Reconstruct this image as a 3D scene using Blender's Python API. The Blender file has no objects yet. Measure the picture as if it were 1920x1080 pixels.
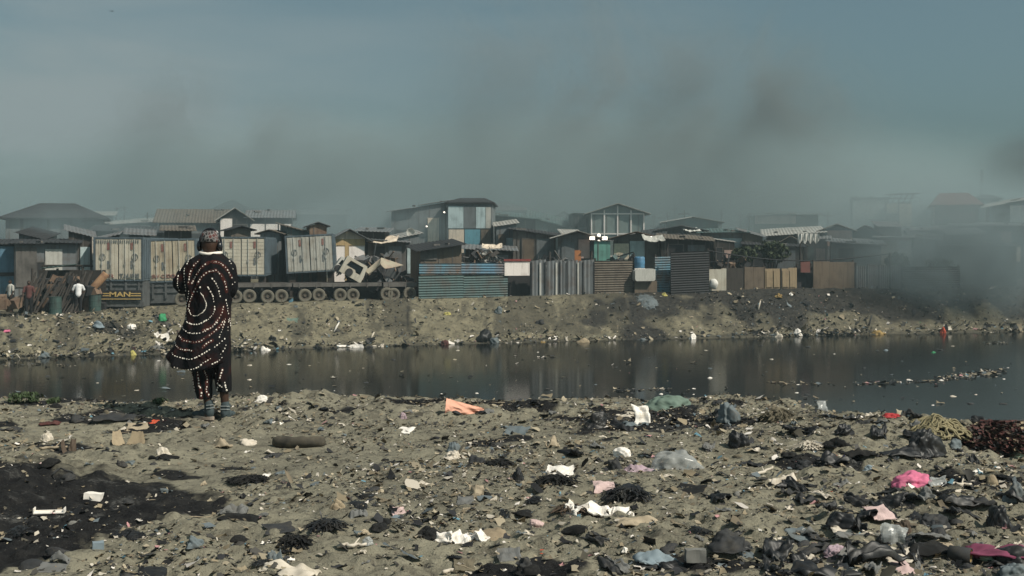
import bpy, bmesh, math, random
import numpy as np
from mathutils import Vector, Matrix, noise
from mathutils.bvhtree import BVHTree

random.seed(7)
SC = bpy.context.scene
COL = SC.collection
PI = math.pi
F = 1920 * 40 / 36.0          # focal length in photo pixels (40 mm lens)
HZ = 460.0                    # photo row of the horizon
EYE = 1.69                    # camera height, metres
WATER = -3.2

# ------------------------------------------------------------------ helpers
def P(px, py, d):
    return Vector(((px - 960) / F * d, d, EYE - (py - HZ) / F * d))

def tag(o, label=None, cat=None, group=None, kind=None):
    if label: o['label'] = label
    if cat: o['category'] = cat
    if group: o['group'] = group
    if kind: o['kind'] = kind
    return o

def empty(name, loc=(0, 0, 0), rz=0.0, label=None, cat=None, group=None):
    o = bpy.data.objects.new(name, None)
    o.empty_display_size = .2
    COL.objects.link(o)
    o.location = loc
    o.rotation_euler = (0, 0, rz)
    return tag(o, label, cat, group)

def link(name, me, mat=None, parent=None):
    if mat is not None and not me.materials:
        me.materials.append(mat)
    o = bpy.data.objects.new(name, me)
    COL.objects.link(o)
    if parent is not None:
        o.parent = parent
    return o

def lerp(a, b, t):
    return a + (b - a) * t

class MB:
    """collects closed shapes into one mesh"""
    def __init__(s):
        s.v = []; s.f = []
    def add(s, vs, fs):
        o = len(s.v)
        s.v += [tuple(v) for v in vs]
        s.f += [tuple(i + o for i in f) for f in fs]
        return s
    def box(s, x0, x1, y0, y1, z0, z1, M=None):
        vs = [Vector(p) for p in ((x0,y0,z0),(x1,y0,z0),(x1,y1,z0),(x0,y1,z0),(x0,y0,z1),(x1,y0,z1),(x1,y1,z1),(x0,y1,z1))]
        if M is not None: vs = [M @ v for v in vs]
        return s.add(vs, [(3,2,1,0),(4,5,6,7),(0,1,5,4),(1,2,6,5),(2,3,7,6),(3,0,4,7)])
    def prism(s, poly, y0, y1):
        n = len(poly)
        vs = [(x, y0, z) for x, z in poly] + [(x, y1, z) for x, z in poly]
        fs = [tuple(range(n)), tuple(range(2*n-1, n-1, -1))]
        fs += [(i, n+i, n+(i+1) % n, (i+1) % n) for i in range(n)]
        return s.add(vs, fs)
    def tube(s, pts, r, n=6):
        pts = [Vector(p) for p in pts]
        rs = r if isinstance(r, (list, tuple)) else [r]*len(pts)
        vs = []; m = len(pts)
        up = Vector((.13, .27, .95))
        for i, p in enumerate(pts):
            t = (pts[min(i+1, m-1)] - pts[max(i-1, 0)])
            if t.length < 1e-6: t = Vector((0, 0, 1))
            t.normalize()
            a = t.cross(up)
            if a.length < .05: a = t.cross(Vector((1, 0, 0)))
            a.normalize(); b = t.cross(a)
            up = b.cross(t) if False else up
            for k in range(n):
                q = 2*PI*k/n
                vs.append(p + (a*math.cos(q) + b*math.sin(q))*rs[i])
        fs = [tuple(range(n-1, -1, -1)), tuple(range((m-1)*n, m*n))]
        for i in range(m-1):
            for k in range(n):
                k2 = (k+1) % n
                fs.append((i*n+k, i*n+k2, (i+1)*n+k2, (i+1)*n+k))
        return s.add(vs, fs)
    def ball(s, c, rx, ry=None, rz=None, nu=12, nv=8, M=None):
        ry = rx if ry is None else ry; rz = rx if rz is None else rz
        c = Vector(c); vs = [Vector((0, 0, rz))]
        for j in range(1, nv):
            b = PI*j/nv
            for i in range(nu):
                a = 2*PI*i/nu
                vs.append(Vector((rx*math.sin(b)*math.cos(a), ry*math.sin(b)*math.sin(a), rz*math.cos(b))))
        vs.append(Vector((0, 0, -rz)))
        if M is not None: vs = [M @ v for v in vs]
        vs = [v + c for v in vs]
        fs = []
        for i in range(nu):
            fs.append((0, 1+i, 1+(i+1) % nu))
            e = 1+(nv-2)*nu
            fs.append((e+(i+1) % nu, e+i, len(vs)-1))
            for j in range(nv-2):
                a = 1+j*nu
                fs.append((a+i, a+nu+i, a+nu+(i+1) % nu, a+(i+1) % nu))
        return s.add(vs, fs)
    def capsule(s, a, b, ra, rb, n=12):
        a = Vector(a); b = Vector(b)
        s.ball(a, ra, nu=n, nv=8); s.ball(b, rb, nu=n, nv=8)
        return s.tube([a, lerp(a, b, .5), b], [ra, (ra+rb)/2, rb], n)
    def lathe(s, prof, n=16, axis='z', c=(0, 0, 0), caps=True):
        c = Vector(c); vs = []; m = len(prof)
        for r, h in prof:
            for k in range(n):
                q = 2*PI*k/n
                if axis == 'z': v = Vector((r*math.cos(q), r*math.sin(q), h))
                elif axis == 'y': v = Vector((r*math.cos(q), h, r*math.sin(q)))
                else: v = Vector((h, r*math.cos(q), r*math.sin(q)))
                vs.append(v + c)
        fs = [tuple(range(n)), tuple(range(m*n-1, (m-1)*n-1, -1))] if caps else []
        for i in range(m-1):
            for k in range(n):
                k2 = (k+1) % n
                fs.append((i*n+k, (i+1)*n+k, (i+1)*n+k2, i*n+k2))
        return s.add(vs, fs)
    def corr(s, p00, p10, p01, pitch=.15, amp=.02, th=.012, wob=0.0, seed=0):
        """corrugated sheet: ribs run along p00->p01, waves along p00->p10"""
        p00 = Vector(p00); u = Vector(p10)-p00; v = Vector(p01)-p00
        nrm = u.cross(v).normalized()
        n = max(4, int(round(u.length/(pitch/2.0))))
        rg = random.Random(seed)
        e0 = [rg.uniform(-wob, wob) for _ in range(n//6+3)]
        top = []; bot = []
        for i in range(n+1):
            t = i/n
            h = amp*(1 if i % 2 else -1)
            w = e0[i//6]
            for k in (0, 1):
                q = p00 + u*t + v*(k*(1+w)) + nrm*h
                top.append(q); bot.append(q - nrm*th)
        m = len(top); fs = []
        for i in range(n):
            a = 2*i
            fs.append((a, a+2, a+3, a+1))
            fs.append((m+a+1, m+a+3, m+a+2, m+a))
            fs.append((a, m+a, m+a+2, a+2)); fs.append((a+1, a+3, m+a+3, m+a+1))
        fs.append((0, 1, m+1, m)); fs.append((2*n, m+2*n, m+2*n+1, 2*n+1))
        return s.add(top+bot, fs)
    def mesh(s, name, smooth=False):
        me = bpy.data.meshes.new(name)
        me.from_pydata(s.v, [], s.f)
        if smooth:
            me.polygons.foreach_set('use_smooth', [True]*len(me.polygons))
        me.update()
        return me
    def obj(s, name, mat, parent=None, smooth=False):
        return link(name, s.mesh(name, smooth), mat, parent)

def union(mb, name, voxel, smooth_iter=4, factor=.5):
    """voxel-unite the closed pieces of mb into one continuous surface"""
    me = mb.mesh(name)
    o = bpy.data.objects.new('tmp', me); COL.objects.link(o)
    m = o.modifiers.new('r', 'REMESH'); m.mode = 'VOXEL'; m.voxel_size = voxel
    if smooth_iter:
        sm = o.modifiers.new('s', 'SMOOTH'); sm.iterations = smooth_iter; sm.factor = factor
    dg = bpy.context.evaluated_depsgraph_get(); dg.update()
    out = bpy.data.meshes.new_from_object(o.evaluated_get(dg))
    bpy.data.objects.remove(o); bpy.data.meshes.remove(me)
    out.name = name
    out.polygons.foreach_set('use_smooth', [True]*len(out.polygons))
    return out

# ------------------------------------------------------------------ numpy noise
_rs = np.random.RandomState(3)
_TAB = _rs.rand(256, 256)*2-1
def vnoise(x, y, seed=0):
    x = x + seed*17.31; y = y + seed*9.77
    xi = np.floor(x).astype(int); yi = np.floor(y).astype(int)
    fx = x-xi; fy = y-yi
    fx = fx*fx*fx*(fx*(fx*6-15)+10); fy = fy*fy*fy*(fy*(fy*6-15)+10)
    a = _TAB[xi & 255, yi & 255]; b = _TAB[(xi+1) & 255, yi & 255]
    c = _TAB[xi & 255, (yi+1) & 255]; d = _TAB[(xi+1) & 255, (yi+1) & 255]
    return (a*(1-fx)+b*fx)*(1-fy) + (c*(1-fx)+d*fx)*fy
def fbm(x, y, f, octv=4, seed=0, gain=.5):
    s = np.zeros_like(x); a = 1.0
    for i in range(octv):
        s = s + a*vnoise(x*f, y*f, seed+i*3)
        f *= 2.03; a *= gain
    return s
def sstep(a, b, x):
    t = np.clip((x-a)/(b-a), 0, 1)
    return t*t*(3-2*t)

# ------------------------------------------------------------------ terrain
E_PX = [-900, 0, 400, 800, 1000, 1150, 1280, 1400, 1500, 1600, 1700, 1800, 1900, 2300, 3500]
E_D = [12.6, 12.4, 12.35, 12.25, 12.15, 12.4, 12.6, 12.35, 12.15, 11.55, 11.0, 10.85, 10.75, 10.4, 10.2]
W_PX = [-3000, 0, 960, 1920, 4000]
W_D = [44.0, 48.6, 57.1, 64.5, 72]
T_PX = [-3000, 0, 440, 960, 1500, 1920, 4000]
T_Z = [-1.8, -1.58, -1.22, -1.02, -.72, -.9, -.9]
def bank_top(px):
    return float(np.interp(px, W_PX, W_D)) + 5.0

def terrain(x, y, detail=True):
    x = np.asarray(x, float); y = np.asarray(y, float)
    px = 960 + F*x/np.maximum(y, 1.0)
    pxl = np.where(y < 6, 960 + F*x/6.0, px)
    de = np.interp(pxl, E_PX, E_D) + .25*fbm(x, y*.3, .7, 3, 5)
    dw = np.interp(px, W_PX, W_D)
    zt = np.interp(px, T_PX, T_Z)
    # near shore
    zn = .045*fbm(x, y, .55, 3, 1) + .022*fbm(x, y*1.3, 1.6, 3, 2)
    zn += .10*np.exp(-((x-2.9)**2/1.1+(y-10.2)**2/.8))       # low hump towards the rope heap
    zn += -.10*sstep(3.0, 4.3, x)*sstep(11.2, 9.5, y)
    lump = sstep(-.1, .6, fbm(x, y, .5, 2, 8) + .9*sstep(1.2, .2, np.abs(y-de+.9)) + .25*sstep(-1, 2, x) - .35)
    if detail:
        zn += (.010+.038*lump)*(np.abs(fbm(x, y*1.2, 4.0, 3, 11)))
        zn += (.006+.014*lump)*fbm(x, y*1.4, 11.0, 2, 21)
    k = np.clip((y-de)/3.2, 0, 1)
    near = zn - (zn+4.4)*(k**.8)
    # far bank
    b = (y-dw)/5.0
    wob = .10*fbm(x, y, .35, 3, 31)
    bb = np.clip(b+wob*np.clip(1-np.abs(b-.5)*1.2, 0, 1), -1, 1)
    g = np.where(bb < 0, bb*1.3, np.where(bb < .28, bb*.75, .21+(bb-.28)*1.097))
    far = WATER + (zt-WATER)*g
    far = np.maximum(far, -4.6)
    if detail:
        amp = sstep(-.05, .15, b)*(1-.9*sstep(.8, 1.0, b))
        far = far + amp*(.07*fbm(x, y, .8, 3, 41) + .09*np.abs(fbm(x, y, 2.6, 5, 45, .6))-.03)
        far = far + .03*sstep(-.1, .0, b)*fbm(x, y, 1.5, 2, 51) - .10*sstep(.7, 1, b)
    far = far + sstep(1.0, 6.0, b)*(-.45-zt)*.8
    return np.where(y < 30, near, far)

def tz(x, y):
    return float(terrain(np.array([x]), np.array([y]))[0])

_DN = np.arange(4.5, 13.2, .02)
_DF = np.arange(46.0, 80.0, .1)
def G(px, py, far=False):
    """where the sight line through a photo pixel meets the ground"""
    d = _DF if far else _DN
    xs = (px-960)/F*d; zs = EYE-(py-HZ)/F*d
    below = zs <= terrain(xs, d)
    i = int(np.argmax(below)) if below.any() else len(d)-1
    return Vector((xs[i], d[i], float(terrain(xs[i:i+1], d[i:i+1])[0])))
def Wt(px, py):
    d = (EYE-WATER)*F/(py-HZ)
    return Vector(((px-960)/F*d, d, WATER))

# ------------------------------------------------------------------ materials
_M = {}
def newmat(name):
    m = bpy.data.materials.new(name); m.use_nodes = True
    nt = m.node_tree
    return m, nt, nt.nodes['Principled BSDF']
def N(nt, t, **kw):
    n = nt.nodes.new(t)
    for k, v in kw.items():
        if k.startswith('in_'):
            n.inputs[k[3:].replace('_', ' ')].default_value = v
        else: setattr(n, k, v)
    return n
def mixc(nt, fac, a, b, blend='MIX'):
    n = nt.nodes.new('ShaderNodeMix'); n.data_type = 'RGBA'; n.blend_type = blend
    for idx, v in ((0, fac), (6, a), (7, b)):
        if isinstance(v, bpy.types.NodeSocket): nt.links.new(v, n.inputs[idx])
        elif idx == 0: n.inputs[0].default_value = v
        else: n.inputs[idx].default_value = (v[0], v[1], v[2], 1)
    return n.outputs[2]
def ramp(nt, src, lo, hi):
    n = nt.nodes.new('ShaderNodeMapRange'); n.inputs[1].default_value = lo; n.inputs[2].default_value = hi
    nt.links.new(src, n.inputs[0])
    return n.outputs[0]

def mat(name, col, dirt=None, rough=.8, scale=2.0, amount=.5, streak=0.0, metal=0.0, bump=.0, bscale=25.0, spec=.3):
    """painted / weathered surface: base colour, blotches of dirt and vertical grime streaks"""
    if name in _M: return _M[name]
    m, nt, b = newmat(name)
    dirt = dirt or tuple(c*.45 for c in col)
    tc = N(nt, 'ShaderNodeTexCoord')
    oi = N(nt, 'ShaderNodeObjectInfo')
    ad = N(nt, 'ShaderNodeVectorMath', operation='ADD')
    sc = N(nt, 'ShaderNodeVectorMath', operation='SCALE')
    sc.inputs['Scale'].default_value = 3.0
    nt.links.new(oi.outputs['Location'], sc.inputs[0])
    nt.links.new(tc.outputs['Object'], ad.inputs[0]); nt.links.new(sc.outputs[0], ad.inputs[1])
    n1 = N(nt, 'ShaderNodeTexNoise'); n1.inputs['Scale'].default_value = scale
    n1.inputs['Detail'].default_value = 6; n1.inputs['Roughness'].default_value = .65
    nt.links.new(ad.outputs[0], n1.inputs['Vector'])
    f = ramp(nt, n1.outputs[0], .62-.3*amount, .75)
    c = mixc(nt, f, col, dirt)
    if streak:
        mp = N(nt, 'ShaderNodeMapping'); mp.inputs['Scale'].default_value = (5, 5, .5)
        nt.links.new(ad.outputs[0], mp.inputs[0])
        n2 = N(nt, 'ShaderNodeTexNoise'); n2.inputs['Scale'].default_value = scale*1.2
        n2.inputs['Detail'].default_value = 4
        nt.links.new(mp.outputs[0], n2.inputs['Vector'])
        f2 = ramp(nt, n2.outputs[0], .5, .8)
        mul = N(nt, 'ShaderNodeMath', operation='MULTIPLY'); mul.inputs[1].default_value = streak
        nt.links.new(f2, mul.inputs[0])
        c = mixc(nt, mul.outputs[0], c, tuple(x*.6 for x in dirt))
    nt.links.new(c, b.inputs['Base Color'])
    b.inputs['Roughness'].default_value = rough
    b.inputs['Metallic'].default_value = metal
    b.inputs['Specular IOR Level'].default_value = spec
    if bump:
        n3 = N(nt, 'ShaderNodeTexNoise'); n3.inputs['Scale'].default_value = bscale; n3.inputs['Detail'].default_value = 4
        nt.links.new(tc.outputs['Object'], n3.inputs['Vector'])
        bp = N(nt, 'ShaderNodeBump'); bp.inputs['Strength'].default_value = bump; bp.inputs['Distance'].default_value = .03
        nt.links.new(n3.outputs[0], bp.inputs['Height']); nt.links.new(bp.outputs[0], b.inputs['Normal'])
    _M[name] = m
    return m

def attr_mat(name, attr, rough=.7):
    if name in _M: return _M[name]
    m, nt, b = newmat(name)
    a = N(nt, 'ShaderNodeAttribute', attribute_name=attr)
    nt.links.new(a.outputs['Color'], b.inputs['Base Color'])
    b.inputs['Roughness'].default_value = rough
    b.inputs['Specular IOR Level'].default_value = .25
    _M[name] = m
    return m

# ------------------------------------------------------------------ ground
def in_poly(px, py, poly):
    inside = np.zeros(px.shape, bool); n = len(poly)
    for i in range(n):
        x0, y0 = poly[i]; x1, y1 = poly[(i+1) % n]
        c = ((y0 > py) != (y1 > py)) & (px < (x1-x0)*(py-y0)/(y1-y0+1e-9)+x0)
        inside ^= c
    return inside

def flat(px, py):
    d = EYE*F/(py-HZ)
    return ((px-960)/F*d, d)
BURN = [flat(*p) for p in ((-500, 880), (0, 888), (120, 884), (250, 892), (360, 905), (425, 935), (385, 965), (330, 985), (250, 1000), (205, 1035), (120, 1052), (60, 1075), (-60, 1100), (-600, 1120))]
SHADOW_STRIP = [flat(*p) for p in ((105, 777), (180, 772), (250, 780), (245, 795), (170, 793), (120, 788))]  # cast shadow of the standing person, painted dark into the soil

def build_ground():
    rows = np.concatenate([np.arange(-3, 5, .25), np.arange(5, 13.6, .0225), np.arange(13.6, 17, .12), np.arange(17, 45, 1.0),
                           np.arange(45, 76, .12), np.arange(76, 130, 1.5), np.geomspace(130, 600, 24)])
    t = np.concatenate([np.linspace(-.9, -.46, 40, endpoint=False), np.linspace(-.46, .46, 560), np.linspace(.46, .9, 41)[1:]])
    Y, T = np.meshgrid(rows, t, indexing='ij')
    X = T*(Y+6)
    Z = terrain(X, Y)
    nr, nc = X.shape
    co = np.stack([X, Y, Z], -1).reshape(-1, 3)
    idx = np.arange(nr*nc).reshape(nr, nc)
    fs = np.stack([idx[:-1, :-1], idx[:-1, 1:], idx[1:, 1:], idx[1:, :-1]], -1).reshape(-1, 4)
    me = bpy.data.meshes.new('ground')
    me.vertices.add(len(co)); me.vertices.foreach_set('co', co.ravel())
    me.loops.add(fs.size); me.loops.foreach_set('vertex_index', fs.ravel())
    me.polygons.add(len(fs)); me.polygons.foreach_set('loop_start', np.arange(0, fs.size, 4))
    me.polygons.foreach_set('loop_total', np.full(len(fs), 4))
    me.polygons.foreach_set('use_smooth', np.ones(len(fs), bool))
    me.update(calc_edges=True); me.validate()
    # masks: R burnt soil and painted shadow strip, G charred far bank and gully streaks, B far (coarse) soil
    x, y = co[:, 0], co[:, 1]
    jx = x + .16*fbm(x, y, 1.6, 4, 61); jy = y + .22*fbm(x, y, 1.3, 4, 67)
    R = np.zeros(len(x)); near = y < 14
    wob = np.zeros(len(x))
    for dx, dy in ((0, 0), (.12, .05), (-.12, .03), (.03, .16), (-.04, -.16), (.2, .2), (-.2, -.2), (.2, -.22)):
        wob += in_poly(jx+dx, jy+dy, BURN)/8.0
        wob += in_poly(jx+dx*.6, jy+dy*.6, SHADOW_STRIP)/8.0
    spots = sstep(.55, .8, fbm(x, y*1.6, .9, 3, 71))*.85
    R = np.where(near, np.clip(wob + spots*.8, 0, 1), 0)
    px = 960+F*x/np.maximum(y, 1)
    b = (y-np.interp(px, W_PX, W_D))/5.0
    nz = fbm(x, y, .5, 4, 81)
    Gm = sstep(960, 1300, px+120*nz)*sstep(.05, .75, b+.35*nz)*.95; Gm = np.maximum(Gm, .42*sstep(1180, 1420, px+60*nz))
    Gm = np.maximum(Gm, .55*sstep(.15, .6, fbm(px/46.0, b*.7+px/300.0, 1.0, 4, 131))*sstep(.1, .3, b))
    Gm = np.maximum(Gm, .75*sstep(120, 200, px)*sstep(345, 300, px)*sstep(.1, .3, b)*sstep(1.0, .7, b)*sstep(-.5, .2, nz))
    Gm = np.maximum(Gm, .9*np.exp(-((px-1205-25*nz)/42)**2)*sstep(1.1, .8, b))
    Gm = np.maximum(Gm, .75*np.exp(-((px-765-6*nz)/7)**2)*sstep(.25, .4, b)*sstep(.95, .85, b))  # narrow dark streak along a gully, in colour only
    Gm = np.maximum(Gm, .5*sstep(.2, .7, fbm(x, y, 1.6, 5, 91, .65)))
    Gm = np.maximum(Gm, .6*sstep(.12, .02, b)*sstep(-.2, 0, b))
    Gm = np.where(y > 40, np.clip(Gm, 0, 1), 0)
    Bm = (y > 30).astype(float)
    ca = me.color_attributes.new('mask', 'FLOAT_COLOR', 'POINT')
    ca.data.foreach_set('color', np.stack([R, Gm, Bm, np.ones(len(x))], -1).astype(np.float32).ravel())
    m, nt, bs = newmat('soil')
    L = nt.links.new
    tc = N(nt, 'ShaderNodeTexCoord'); at = N(nt, 'ShaderNodeAttribute', attribute_name='mask')
    sp = N(nt, 'ShaderNodeSeparateColor'); L(at.outputs['Color'], sp.inputs[0])
    def noi(scale, detail=5, rough=.6, yscale=1.0):
        mp = N(nt, 'ShaderNodeMapping'); mp.inputs['Scale'].default_value = (1, yscale, 1)
        L(tc.outputs['Object'], mp.inputs[0])
        n = N(nt, 'ShaderNodeTexNoise'); n.inputs['Scale'].default_value = scale
        n.inputs['Detail'].default_value = detail; n.inputs['Roughness'].default_value = rough
        L(mp.outputs[0], n.inputs['Vector']); return n.outputs[0]
    big = noi(.9, 6, .6); midn = noi(5, 6, .7); fine = noi(38, 4, .7, 1.0); dk = noi(14, 6, .75, 1.6)
    c = mixc(nt, ramp(nt, big, .35, .65), (.264, .243, .180), (.180, .166, .126))
    c = mixc(nt, ramp(nt, midn, .5, .72), c, (.085, .076, .06))
    c = mixc(nt, ramp(nt, dk, .55, .66), c, (.042, .040, .036)); c = mixc(nt, ramp(nt, noi(26, 5, .8, 2.2), .60, .68), c, (.03, .029, .027)); c = mixc(nt, ramp(nt, noi(20, 5, .8, 2.6), .62, .70), c, (.27, .245, .19))
    c = mixc(nt, ramp(nt, fine, .62, .72), c, (.33, .30, .23))
    # burnt soil with pale ash specks; the painted shadow strip uses it too
    ash = noi(1.4, 6, .7, 1.8); grit = noi(60, 3, .7)
    bc = mixc(nt, ramp(nt, noi(9, 5, .7), .4, .7), (.010, .010, .011), (.026, .025, .024))
    bc = mixc(nt, ramp(nt, grit, .66, .73), bc, (.13, .125, .115))
    ashm = N(nt, 'ShaderNodeMath', operation='MULTIPLY'); L(ramp(nt, ash, .56, .68), ashm.inputs[0]); L(ramp(nt, noi(22, 5, .8, 1.5), .42, .58), ashm.inputs[1]); bc = mixc(nt, ashm.outputs[0], bc, (.15, .147, .138))
    mm = N(nt, 'ShaderNodeMath', operation='ADD'); L(sp.outputs[0], mm.inputs[0])
    m2 = N(nt, 'ShaderNodeMapRange'); m2.inputs[3].default_value = -.3; m2.inputs[4].default_value = .3; L(midn, m2.inputs[0]); L(m2.outputs[0], mm.inputs[1])
    c = mixc(nt, ramp(nt, mm.outputs[0], .32, .62), c, bc)
    # far bank: coarser soil and char
    f1 = noi(1.1, 6, .7); f2 = noi(6.5, 6, .8)
    fc = mixc(nt, ramp(nt, f1, .35, .65), (.230, .203, .138), (.128, .115, .080))
    fc = mixc(nt, ramp(nt, f2, .55, .63), fc, (.045, .042, .037)); fc = mixc(nt, ramp(nt, noi(2.2, 6, .8, 1.0), .57, .68), fc, (.075, .068, .055))
    fc = mixc(nt, ramp(nt, noi(9, 4, .7), .64, .72), fc, (.34, .30, .22))
    fd = mixc(nt, ramp(nt, f2, .4, .65), (.018, .018, .018), (.06, .054, .045))
    mg = N(nt, 'ShaderNodeMath', operation='ADD'); L(sp.outputs[1], mg.inputs[0])
    m3 = N(nt, 'ShaderNodeMapRange'); m3.inputs[3].default_value = -.3; m3.inputs[4].default_value = .3; L(f2, m3.inputs[0]); L(m3.outputs[0], mg.inputs[1])
    fc = mixc(nt, ramp(nt, mg.outputs[0], .25, .75), fc, fd)
    c = mixc(nt, sp.outputs[2], c, fc)
    L(c, bs.inputs['Base Color']); bs.inputs['Roughness'].default_value = .95; bs.inputs['Specular IOR Level'].default_value = .15
    bp = N(nt, 'ShaderNodeBump'); bp.inputs['Strength'].default_value = .8; bp.inputs['Distance'].default_value = .02
    hs = N(nt, 'ShaderNodeMath', operation='ADD'); L(fine, hs.inputs[0]); L(dk, hs.inputs[1])
    L(hs.outputs[0], bp.inputs['Height']); L(bp.outputs[0], bs.inputs['Normal'])
    o = link('ground', me, m)
    tag(o, 'muddy olive brown ground of both river banks', kind='structure')

def build_water():
    me = bpy.data.meshes.new('river_water')
    xs = np.linspace(-130, 130, 27); ys = np.linspace(11.5, 68, 16)
    v = [(x, y, WATER) for y in ys for x in xs]
    n = len(xs)
    f = [(j*n+i, j*n+i+1, (j+1)*n+i+1, (j+1)*n+i) for j in range(len(ys)-1) for i in range(n-1)]
    me.from_pydata(v, [], f)
    m, nt, b = newmat('dark_water'); L = nt.links.new
    b.inputs['Base Color'].default_value = (.008, .009, .0085, 1)
    b.inputs['Roughness'].default_value = .11; b.inputs['IOR'].default_value = 1.22; b.inputs['Specular IOR Level'].default_value = .27
    tc = N(nt, 'ShaderNodeTexCoord')
    mp = N(nt, 'ShaderNodeMapping'); mp.inputs['Scale'].default_value = (.9, 2.6, 1)
    L(tc.outputs['Object'], mp.inputs[0])
    n1 = N(nt, 'ShaderNodeTexNoise'); n1.inputs['Scale'].default_value = 2.2; n1.inputs['Detail'].default_value = 4
    L(mp.outputs[0], n1.inputs['Vector'])
    n2 = N(nt, 'ShaderNodeTexNoise'); n2.inputs['Scale'].default_value = .12; n2.inputs['Detail'].default_value = 3
    L(tc.outputs['Object'], n2.inputs['Vector'])
    mu = N(nt, 'ShaderNodeMath', operation='MULTIPLY'); L(n1.outputs[0], mu.inputs[0]); L(ramp(nt, n2.outputs[0], .3, .7), mu.inputs[1])
    bp = N(nt, 'ShaderNodeBump'); bp.inputs['Strength'].default_value = .35; bp.inputs['Distance'].default_value = .02
    L(mu.outputs[0], bp.inputs['Height']); L(bp.outputs[0], b.inputs['Normal'])
    tag(link('river_water', me, m), 'dark still river water between the two banks', kind='structure')
# ------------------------------------------------------------------ the standing person
def skin_mat():
    return mat('dark_skin', (.055, .030, .020), (.035, .018, .012), rough=.5, scale=14, amount=.3)

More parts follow.
